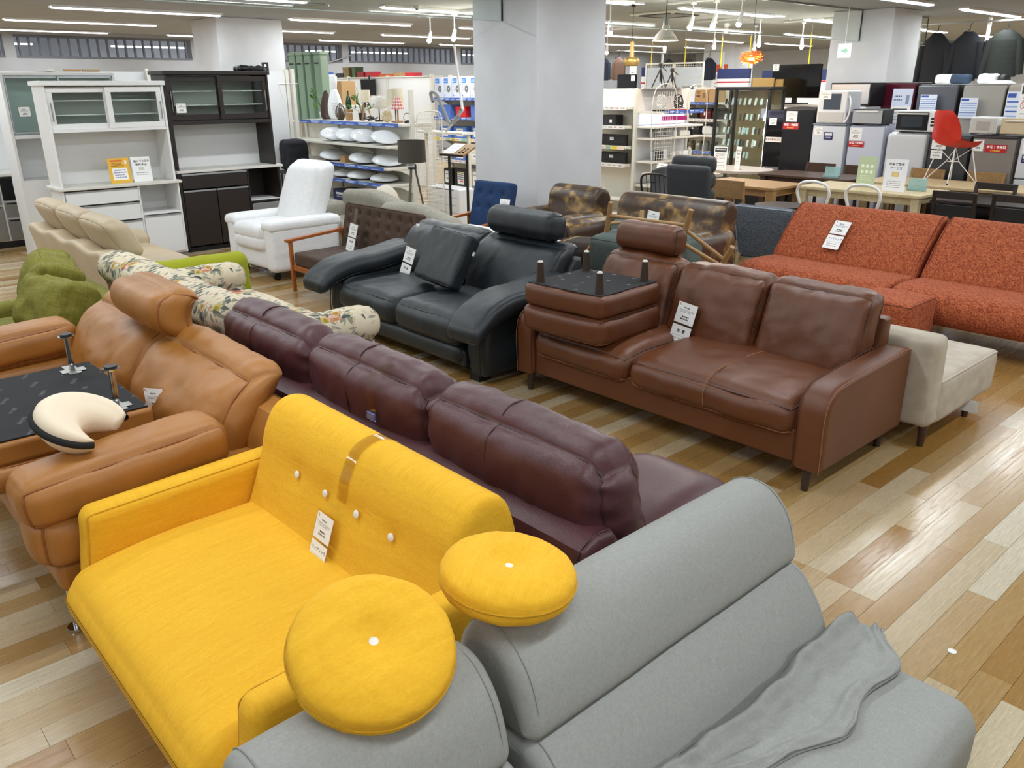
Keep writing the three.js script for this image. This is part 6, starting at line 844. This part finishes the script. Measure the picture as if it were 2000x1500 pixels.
// ---------- glass showcase ----------
{
  const s = thing('glass_showcase', 'black framed glass showcase of phones with a bright strip light', 'showcase', [11.2, 0, -7.25], FX), w = .95, d = .42, b = M.black;
  part(s, 'base', bx(w, .42, d, 0, .21, -d / 2), b); part(s, 'top', bx(w, .05, d, 0, 1.75, -d / 2), b); for (const x of [-w / 2 + .02, -.11, w / 2 - .02]) part(s, 'post', bx(.04, 1.33, .04, x, 1.08, -.02), b); for (const x of [-w / 2 + .02, w / 2 - .02]) part(s, 'post', bx(.04, 1.33, .04, x, 1.08, -d + .02), b);
  part(s, 'back_board', bx(w - .06, 1.3, .01, 0, 1.07, -d + .01), std(0x9a7a55, .7)); for (const [x0, x1] of [[-w / 2 + .04, -.13], [-.09, w / 2 - .04]]) part(s, 'pane', bb(x0, x1, .43, 1.72, -.014, -.008, 0), M.glass); part(s, 'side_pane', bb(w / 2 - .012, w / 2 - .006, .43, 1.72, -d + .04, -.04, 0), M.glass);
  const ys = [1.52, 1.3, 1.1, .92, .74]; for (const y of ys) part(s, 'glass_shelf', bb(-w / 2 + .04, w / 2 - .04, y - .006, y, -d + .03, -.04, 0), M.glass);
  part(s, 'tube_light', bb(w / 2 - .07, w / 2 - .045, .6, 1.6, -.06, -.035, .008), new THREE.MeshStandardMaterial({ color: 0xffffff, emissive: 0xf2f8ff, emissiveIntensity: 4 })); const l = new THREE.RectAreaLight(0xf2f8ff, 16, .03, 1); l.position.set(w / 2 - .075, 1.1, -.06); l.rotation.y = PI / 2; s.add(l); l.name = 'light_source';
  const rd = rng(91), cm = [M.white, M.plastic, std(0xbfd8dc, .3), M.dark]; ys.forEach((y, j) => { for (let i = 0; i < 12 - (j > 3 ? 4 : 0); i++) { const t = thing('handset', `pale handset propped on the ${['top', 'second', 'third', 'fourth', 'lowest'][j]} glass shelf of the showcase`, 'phone', [11.2 + .14 + rd() * .1, y + .001, -7.25 - .4 + i * .064 + rd() * .015], FX, 'handsets in the showcase'); part(t, 'body', mv(bx(.035, .08 + (i % 3) * .012, .01).clone(), 0, .045, 0, -.25), cm[Math.floor(rd() * 4)]); } });
}
{ const t = thing('yellow_board', 'tan cardboard sheets standing on top behind the showcase', 'board', [11.75, 1.1, -7.25], FX); part(t, 'board', bx(.36, .8, .03, 0, .4, 0), std(0xbfa063, .8)); part(t, 'board', bx(.12, .78, .03, .25, .39, -.04), std(0xb59557, .8)); const u = thing('board_stand', 'low stand under the tan cardboard sheets', 'stand', [11.75, 0, -7.25], FX); part(u, 'block', bx(.5, 1.1, .2, 0, .55, -.05), M.black); }
// ---------- far partitions and racks ----------
{
  const rd = rng(3);
  const wallLike = (label, x, z0, z1, h, blue) => { const t = thing('display_partition', label, 'partition', [x, 0, (z0 + z1) / 2], FX); part(t, 'panel', bx(z1 - z0, h - (blue ? .2 : 0), .06, 0, (h - (blue ? .2 : 0)) / 2, 0), M.paint); if (blue) { part(t, 'blue_header', bx(z1 - z0, .2, .062, 0, h - .1, 0), M.navyp); part(t, 'red_line', bx(z1 - z0, .03, .064, 0, 1.86, 0), M.redp); } };
  wallLike('white partition with navy header behind the camera tripods', 16, -13.1, -11.95, 2.2, 1); wallLike('white partition with navy header beside the far pillar', 16, -11.0, -10.2, 2.13, 1); wallLike('white partition with navy header behind the television', 16, -9.9, -8.2, 2.08, 1);
  for (const [z, n] of [[-12.28, 'left'], [-11.48, 'right']]) { const t = thing('grid_panel', `ivory wire display panel with pale backing, ${n} one of the pair`, 'panel', [15.6, 1.0, z], FX, 'wire display panels'); part(t, 'frame', merge([bx(.78, .03, .03, 0, 1.26, 0), bx(.03, 1.26, .03, -.38, .63, 0), bx(.03, 1.26, .03, .38, .63, 0)]), M.ivory); part(t, 'backing', bx(.72, .4, .01, 0, .98, -.01), std(0xc3ccd6, .4)); const gs = []; for (let i = 0; i < 13; i++) gs.push(bar([-.36 + i * .06, .02, .01], [-.36 + i * .06, 1.25, .01], .003, .003, 4)); for (let j = 0; j < 12; j++) gs.push(bar([-.36, .6 + j * .055, .012], [.36, .6 + j * .055, .012], .003, .003, 4)); const m = part(t, 'wire_grid', merge(gs), M.ivory); m.userData.kind = 'stuff'; part(t, 'foot_panel', bx(.76, 1.0, .2, 0, -.5, 0), M.black); }
  // long white shelving behind the lamps
  const b = thing('stock_partition', 'long white stockroom partition with goods on top behind the lamp shelf', 'partition', [9.6, 0, -14.9], FX); for (let i = 0; i < 3; i++) { part(b, 'panel', bx(1.36, 1.98, .05, -1.4 + i * 1.42, .99, 0), M.white); part(b, 'upright', bx(.05, 2.02, .06, -.7 + i * 1.42, 1.01, .01), M.ivory); } part(b, 'top_ledge', bx(4.3, .02, .3, 0, 1.99, -.1), M.ivory);
  const goods = [['blue book', -16.6, .05, .12, M.bluep], ['white flat box', -16.35, .34, .07, M.plastic], ['black game box', -16.0, .42, .09, M.dark], ['wicker basket', -15.75, .3, .2, std(0x6b5a35, .9)], ['olive basket', -15.45, .16, .2, std(0x4a5a3c, .9)], ['crimson box', -15.2, .32, .1, std(0x8c1420, .5)], ['red box', -14.88, .34, .1, M.redp], ['orange box', -14.3, .5, .05, std(0xd8652c, .6)], ['tan box', -13.9, .3, .07, M.cardboard], ['scarlet box', -13.5, .34, .06, M.redp]];
  for (const [n, z, w, h, m] of goods) { const t = thing('stock_item', `${n} on top of the long white partition`, 'box', [9.72, 2.001, z], FX); part(t, 'body', bx(w * .8, h, .2, 0, h / 2, 0, .006), m); part(t, 'lid', bx(w * .8 + .004, h * .2, .204, 0, h * .9, 0, .003), m); }
  const c = thing('framed_monitor', 'black screen hung on the long white partition', 'monitor', [9.5, 1.66, -14.75], FX); part(c, 'screen', bx(.5, .3, .03, 0, .15, 0), M.gloss); part(c, 'hook', bx(.03, .08, .02, .05, .33, 0), M.black);
  const d = carton('orange_carton', 'brown carton with orange print beside the sage green bins', 8.6, 1.5, -14.2, .3, .42, .36); part(d, 'print', bx(.002, .14, .14, -.152, .3, -.06, 0), std(0xd8652c, .6)); const e = thing('carton_stand', 'ivory shelf under the orange-printed carton', 'shelf', [8.6, 0, -14.2]); part(e, 'board', bx(.5, .03, .6, 0, 1.485, 0), M.ivory); for (const z of [-.27, .27]) part(e, 'upright', bx(.05, 1.47, .05, .2, .735, z), M.ivory);
  { const t = thing('vacuum_cleaner', 'grey vacuum cleaner hose and wand leaning at the end of the lamp shelf', 'vacuum', [7.6, 0, -9.9], FX); part(t, 'hose', tube([[-.2, 1.6, 0], [-.25, 1.72, 0], [-.1, 1.72, .02], [.1, 1.5, .05], [.25, 1.32, .05], [.4, 1.38, .05], [.5, 1.5, .04]], .025, 60, 10), M.grey); part(t, 'wand', bar([.15, 1.2, .05], [.55, 1.5, .05], .018), M.alu); part(t, 'pole', bar([.48, 1.5, 0], [.33, 2.35, 0], .02, .014), M.plastic); part(t, 'bracket_shelf', bx(1.1, .03, .3, .1, 1.18, 0), M.ivory); for (const x of [-.4, .6]) part(t, 'support', bx(.04, 1.18, .04, x, .59, 0), M.ivory); }
}
// ---------- clothes ----------
function coat(label, x, y, z, turn, m, h = .85, w = .5, puff = 0) {
  const t = thing('hanging_coat', label, 'coat', [x, y, z], turn); // y: hanger height
  const prof = b => b > .75 ? mix(w * .5, w * .14, ((b - .75) / .25) ** 1.5) : mix(w * .43, w * .5, b / .75);
  const N = 26, K = 28, P = [], I = []; for (let i = 0; i <= N; i++) { const b = i / N, r = prof(b); for (let j = 0; j < K; j++) { const a = j / K * 2 * PI, f = 1 + .05 * fbm(Math.cos(a) * 2, b * 4, Math.sin(a) * 2, 2) + puff * .05 * Math.abs(Math.sin(b * 26)); P.push(Math.cos(a) * r * f, -h + h * b, Math.sin(a) * r * .32 * f); } }
  for (let i = 0; i < N; i++) for (let j = 0; j < K; j++) { const a = i * K + j, b = i * K + (j + 1) % K; I.push(a, a + K, b + K, a, b + K, b); } const g = new THREE.BufferGeometry(); g.setAttribute('position', new THREE.Float32BufferAttribute(P, 3)); g.setIndex(I); part(t, 'body', fin(g), m);
  for (const k of [-1, 1]) part(t, 'sleeve', bar([k * w * .54, -h * .95, .02], [k * w * .42, -h * .22, 0], w * .1, w * .14, 12), m); part(t, 'hanger', tube([[-.12, -.02, 0], [0, .04, 0], [0, .1, 0], [.03, .13, 0], [.0, .15, 0]], .006, 24, 6), M.black); return t;
}
const cl = c => std(c, .8, { side: THREE.DoubleSide });
{
  const r = thing('coat_rack', 'ivory slotted rack with steel rails holding dark coats at upper right', 'rack', [16.2, 0, -5.6], FX); for (const x of [-1.3, -.15, 1.1]) part(r, 'upright', bx(.05, 2.86, .05, x, 1.43, 0), M.ivory); part(r, 'rail', bx(2.5, .04, .03, -.1, 2.19, .05), M.ivory); part(r, 'rail', bx(2.5, .03, .03, -.1, 2.79, .08), M.steel); part(r, 'top_rail', bx(2.5, .02, .02, -.1, 2.5, -.1), M.alu); part(r, 'back_panel', bx(2.5, 1.75, .03, -.1, .9, -.2), M.paint);
  coat('black coat on the rack, left one', 16.12, 2.64, -6.55, FX, cl(0x090b10), .88, .5); coat('dark navy coat on the rack, middle one', 16.12, 2.64, -6.02, FX, cl(0x0c0f16), .8, .5); coat('puffy olive black down jacket on the rack, right one', 16.12, 2.64, -5.42, FX, cl(0x232722), .74, .56, 1);
  const items = [['white shirt', -6.2, M.white], ['blue denim cap', -5.95, std(0x3a4a60, .8)], ['white folded knit', -5.5, M.plastic]]; for (const [n, z, m] of items) { const t = thing('folded_clothes', `${n} lying under the dark coats`, 'clothes', [15.9, 1.79, z], 0); part(t, 'cloth', cush(.26, .16, .3, { r: .06, n: 16, wr: .01, ws: 9 }), m, [0, .08, 0]); }
  { const t = thing('hat', 'white sun hat with dark crown beside the coats', 'hat', [15.7, 1.79, -5.2], 0); part(t, 'brim', lathe([[.2, 0], [.1, .05], [.09, .06], [.19, .01]], 28), M.white); part(t, 'crown', lathe([[.1, .05], [.09, .13], [0, .15]], 24), M.dark); }
  { const t = thing('clothes_shelf', 'white shelf carrying hat and folded clothes below the coats', 'shelf', [15.85, 0, -5.7], FX); part(t, 'board', bx(1.5, .03, .5, 0, 1.775, 0), M.white); part(t, 'front_panel', bx(1.5, 1.75, .03, 0, .88, .2), M.paint); }
  const jk = [['olive jacket', 15.5, 2.42, -14.25, 0x4a4f45], ['navy quilted vest', 15.5, 2.42, -13.85, 0x1f2736], ['brown striped cardigan', 15.5, 2.42, -13.4, 0x6e5546], ['dark jacket with white tag', 17.5, 2.41, -13.5, 0x23222a], ['olive black parka', 17.5, 2.41, -12.9, 0x2e3028], ['dark blue jacket', 17.5, 2.41, -12.3, 0x1e2533]];
  for (const [n, x, y, z, c] of jk) coat(`${n} hanging in the far clothes section`, x, y, z, FX, cl(c), .5, .34, n.includes('quilted') ? 1 : 0);
  const rr = thing('clothes_rail', 'white clothes rail in the far section right of the centre pillar', 'rack', [15.62, 0, -13.85], FX); for (const x of [-.75, .75]) part(rr, 'upright', bx(.04, 2.56, .04, x, 1.28, 0), M.white); part(rr, 'bar', bar([-.75, 2.56, .1], [.75, 2.56, .1], .015), M.steel); part(rr, 'lower_panel', bx(1.5, 1.7, .03, 0, .9, -.1), M.paint);
  const r3 = thing('clothes_rail', 'far steel clothes rail below the louvres', 'rack', [17.62, 0, -12.9], FX); for (const x of [-.9, .9]) part(r3, 'upright', bx(.04, 2.54, .04, x, 1.27, 0), M.white); part(r3, 'bar', bar([-.9, 2.55, .1], [.9, 2.55, .1], .015), M.steel);
}
// ---------- smoke-barrier glass below the ceiling ----------
{
  const glassB = phy(0xf8fcfa, .01, { transmission: 1, thickness: 0, ior: 1.25 });
  const g = (label, x0, x1, z, n) => { const t = thing('glass_barrier', label, 'glass panel', [0, 0, z]); for (let i = 0; i < n; i++) part(t, 'pane', bb(x0 + (x1 - x0) * i / n + .004, x0 + (x1 - x0) * (i + 1) / n - .004, 2.44, 2.88, -.004, .004, 0), glassB); part(t, 'top_rail', bb(x0, x1, 2.875, 2.9, -.015, .015), M.steel); part(t, 'bottom_edge', bb(x0, x1, 2.434, 2.442, -.006, .006, 0), std(0xb9cac4, .2)); for (const x of [x0, x1]) part(t, 'end_clip', bx(.016, .46, .016, x, 2.67, 0), M.dark); };
  g('clear glass smoke barrier hanging left of the centre pillar', -2, 6.12, -6.9, 4); g('clear glass smoke barrier hanging between centre and right pillars', 7.16, 13.49, -6.68, 3); g('clear glass smoke barrier hanging right of the right pillar', 14.51, 15.95, -6.68, 1);
}
// ---------- track lights and pendants ----------
const bulbM = new THREE.MeshStandardMaterial({ color: 0xffffff, emissive: 0xfff6e8, emissiveIntensity: 8 });
function spot(label, x, z, aim = [-.3, -1, .2], y = 2.66) {
  const t = thing('track_spotlight', label, 'spotlight', [x, 0, z]), d = V(...aim).normalize(), b = V(0, y, 0), e = b.clone().addScaledVector(d, .11); part(t, 'stem', bar([0, CEIL - .06, 0], [0, y + .02, 0], .009), M.white); part(t, 'adapter', bx(.1, .03, .03, 0, CEIL - .055, 0), M.white); part(t, 'housing', bar([b.x - d.x * .03, b.y - d.y * .03, b.z - d.z * .03], [e.x, e.y, e.z], .024, .036, 16), M.white);
  const q = e.clone().addScaledVector(d, .012), s = new THREE.SphereGeometry(.036, 16, 10); part(t, 'bulb', mv(s, q.x, q.y, q.z), bulbM); const l = new THREE.PointLight(0xfff4e6, 1.0, 12, 2); l.position.copy(q.clone().addScaledVector(d, .07)); l.castShadow = true; t.add(l); l.name = 'light_source';
}
[[8.5, -11.3, 'left'], [8.5, -10.68, 'middle'], [8.5, -10.15, 'right']].forEach(([x, z, n]) => spot(`white track spotlight left of the centre pillar, ${n} one`, x, z, [-.5, -1, .3], 2.6));
[[10, -7.35, 'first'], [10, -6.98, 'second'], [10, -6.58, 'third']].forEach(([x, z, n]) => spot(`white track spotlight above the phone showcase, ${n} from the left`, x, z, [-.3, -1, -.1]));
[[8.6, -7.6, 'nearest the centre pillar'], [13.2, -9.2, 'above the rice cookers'], [13.2, -8.3, 'behind the orange pendant'], [14.8, -9.4, 'near the far pillar'], [14.6, -7.6, 'left of the exit sign'], [14.6, -8.3, 'above the television'], [13.5, -12.0, 'above the wire display panels'], [13.5, -13.2, 'above the quilted vest']].forEach(([x, z, n]) => spot(`white track spotlight ${n}`, x, z, [-.35, -1, .25], 2.55));
[['track left of the centre pillar', 8.5, -11.6, -9.7], ['track above the phone showcase', 10, -7.8, -6.2], ['track above the rice cookers', 13.2, -9.6, -7.9], ['far track above the display panels', 13.5, -13.5, -11.5], ['track near the exit sign', 14.6, -8.7, -7.2]].forEach(([n, x, z0, z1]) => { const t = thing('light_track', `thin white ${n}`, 'track', [x, 0, (z0 + z1) / 2]); part(t, 'rail', bx(.035, .025, z1 - z0, 0, CEIL - .03, 0), M.white); part(t, 'hanger', bx(.02, .02, .02, 0, CEIL - .01, 0), M.white); });
{ const t = thing('pendant_lamp', 'brass pendant lamp with long neck and drum bowl', 'lamp', [10, 0, -8.4]); part(t, 'cord', bar([0, 2.42, 0], [0, CEIL, 0], .004, .004, 6), M.black); part(t, 'neck', lathe([[.012, 2.42], [.028, 2.4], [.034, 2.2], [.05, 2.19]], 24), std(0xb99a5a, .3, { metalness: .7 })); part(t, 'bowl', lathe([[.05, 2.19], [.1, 2.185], [.118, 2.15], [.112, 2.1], [.085, 2.075], [0, 2.07]], 32), std(0xb99a5a, .35, { metalness: .6 })); part(t, 'ceiling_cap', mv(new THREE.CylinderGeometry(.03, .03, .03, 16), 0, CEIL - .015, 0), M.dark); part(t, 'price_card', mv(sg(.1, .14, .002).clone(), -.05, 2.0, .08, 0, -.8), P_.small); }
{ const t = thing('pendant_lamp', 'grey enamel dome pendant lamp with a glowing bulb', 'lamp', [9.0, 0, -7.02]), e = std(0xbdb9ae, .4, { side: THREE.DoubleSide }); part(t, 'dome', lathe([[.04, 2.52], [.05, 2.5], [.05, 2.47], [.09, 2.44], [.13, 2.39], [.15, 2.35], [.17, 2.335]], 40), e); part(t, 'socket', lathe([[0, 2.6], [.03, 2.6], [.035, 2.52], [.045, 2.52]], 20), M.steel); part(t, 'cord', bar([0, 2.6, 0], [0, CEIL, 0], .006, .006, 6), M.dark); part(t, 'ceiling_box', bx(.07, .06, .07, 0, CEIL - .03, 0), M.grey); part(t, 'bulb', mv(new THREE.SphereGeometry(.035, 16, 12), 0, 2.365, 0), new THREE.MeshStandardMaterial({ color: 0xffffff, emissive: 0xffd9a0, emissiveIntensity: 6 })); part(t, 'cage_ring', mv(new THREE.TorusGeometry(.055, .003, 6, 28), 0, 2.33, 0, PI / 2), M.steel); part(t, 'price_card', mv(sg(.04, .06, .002).clone(), 0, 2.24, 0, 0, -.8), P_.small); const l = new THREE.PointLight(0xffdcae, 1.2, 8, 2); l.position.set(0, 2.3, 0); l.castShadow = true; t.add(l); l.name = 'light_source'; }
{ const t = thing('pendant_lamp', 'orange shaggy wood-strip pendant lamp', 'lamp', [10.6, 0, -6.76]); const rd = rng(17), gs = []; for (let i = 0; i < 130; i++) { const a = rd() * 7, v = rd() * 2 - 1, r = .13 * Math.sqrt(1 - v * v * .7), c = V(Math.cos(a) * r, 2.16 + v * .075, Math.sin(a) * r), g = new THREE.BoxGeometry(.09 + rd() * .06, .012, .003); g.rotateZ((rd() - .5) * .6); g.rotateY(-a + PI / 2 + (rd() - .5) * .9); g.translate(c.x, c.y, c.z); gs.push(g); } const m = part(t, 'wood_strips', merge(gs), phy(0xd9822e, .7, { transmission: .3, thickness: 0 })); m.userData.kind = 'stuff'; part(t, 'cord', bar([0, 2.2, 0], [0, CEIL, 0], .004, .004, 6), M.black); part(t, 'bulb', mv(new THREE.SphereGeometry(.04, 16, 12), 0, 2.15, 0), new THREE.MeshStandardMaterial({ color: 0xffffff, emissive: 0xffc070, emissiveIntensity: 6 })); const l = new THREE.PointLight(0xffc880, .8, 6, 2); l.position.set(0, 2.09, 0); l.castShadow = true; t.add(l); l.name = 'light_source'; }
for (const [i, x, z, y] of [[0, 16, -12.84, 2.2], [1, 16, -11.9, 2.18], [2, 16, -10.95, 2.16], [3, 16, -10.25, 2.13], [4, 16, -8.9, 2.1], [5, 16, -8.2, 2.1]]) { const t = thing('yellow_pole', `thin yellow hanging pole, ${['first', 'second', 'third', 'fourth', 'fifth', 'sixth'][i]} from the left in the far section`, 'pole', [x, 0, z], 0, 'yellow hanging poles'); part(t, 'rod', bar([0, y, 0], [0, 2.75, 0], .012, .012, 8), std(0xe6cf1e, .5)); part(t, 'wire', bar([0, 2.75, 0], [0, CEIL, 0], .004, .004, 5), M.white); }
{ const t = thing('exit_sign', 'small lit green exit arrow sign beside the right pillar', 'sign', [12.7, 2.28, -6.5], FX); part(t, 'face_light', mv(sg(.2, .2, .03).clone(), 0, 0, 0), P_.exit); part(t, 'hanger', bar([0, .1, 0], [0, CEIL - 2.28, 0], .006), M.white); }
{ const t = thing('wall_poster', 'orange and white poster on the far pillar', 'poster', [20.88, 2.0, -14.3], FX); part(t, 'print', sg(.5, .7, .01), sheet(100, 140, x => { x.fillStyle = '#c8502c'; x.fillRect(10, 0, 90, 40); lines(x, 14, 60, 70, 4, 18, '#b9a9a0', 6, 111); })); const u = thing('wall_poster', 'pale cyan sheet on the far pillar beside the orange poster', 'poster', [20.88, 2.2, -14.65], FX); part(u, 'print', sg(.4, .35, .01), sheet(64, 64, () => { }, '#bfe0dc')); }
{ const t = thing('smoke_detector', 'small round smoke detector on the ceiling left of the centre pillar', 'detector', [7.6, 0, -10.4]); part(t, 'disc', mv(new THREE.CylinderGeometry(.06, .05, .04, 24), 0, CEIL - .02, 0), M.offw); part(t, 'sensor', mv(new THREE.SphereGeometry(.025, 14, 8), 0, CEIL - .045, 0), M.grey); }
for (const [x, z, n] of [[4.2, -11.7, 'left'], [6.2, -11.2, 'right']]) { const t = thing('ceiling_hatch', `square ceiling access hatch, ${n} one above the cabinets`, 'hatch', [x, 0, z], 0, 'ceiling hatches'); part(t, 'panel', bx(.44, .006, .44, 0, CEIL - .004, 0), ceilMat); part(t, 'frame', merge([bx(.48, .01, .02, 0, CEIL - .005, .23), bx(.48, .01, .02, 0, CEIL - .005, -.23), bx(.02, .01, .48, .23, CEIL - .005, 0), bx(.02, .01, .48, -.23, CEIL - .005, 0)]), M.grey); }
{ const t = thing('ceiling_cassette', 'square ceiling air conditioner above the dome pendant', 'air conditioner', [11.6, 0, -9.0]); part(t, 'panel', bx(.9, .03, .9, 0, CEIL - .016, 0, .01), M.offw); part(t, 'grille', bx(.5, .012, .5, 0, CEIL - .036, 0), M.grey); for (const a of [-1, 1]) { part(t, 'vane', bx(.6, .01, .05, 0, CEIL - .036, a * .36), M.dark); part(t, 'vane', bx(.05, .01, .6, a * .36, CEIL - .036, 0), M.dark); } }
{ const t = thing('wall_cable', 'grey cable sagging along the far louvred wall', 'cable', [0, 0, WZ + .06]); part(t, 'cable', tube([[9.2, 2.4, 0], [9.8, 2.28, 0], [10.8, 2.3, 0], [12, 2.55, 0], [12.6, 2.8, 0]], .018, 60, 6), M.grey); part(t, 'junction_box', bx(.14, .2, .06, 9.2, 2.36, 0), M.offw); }
renderer.render(scene, camera);
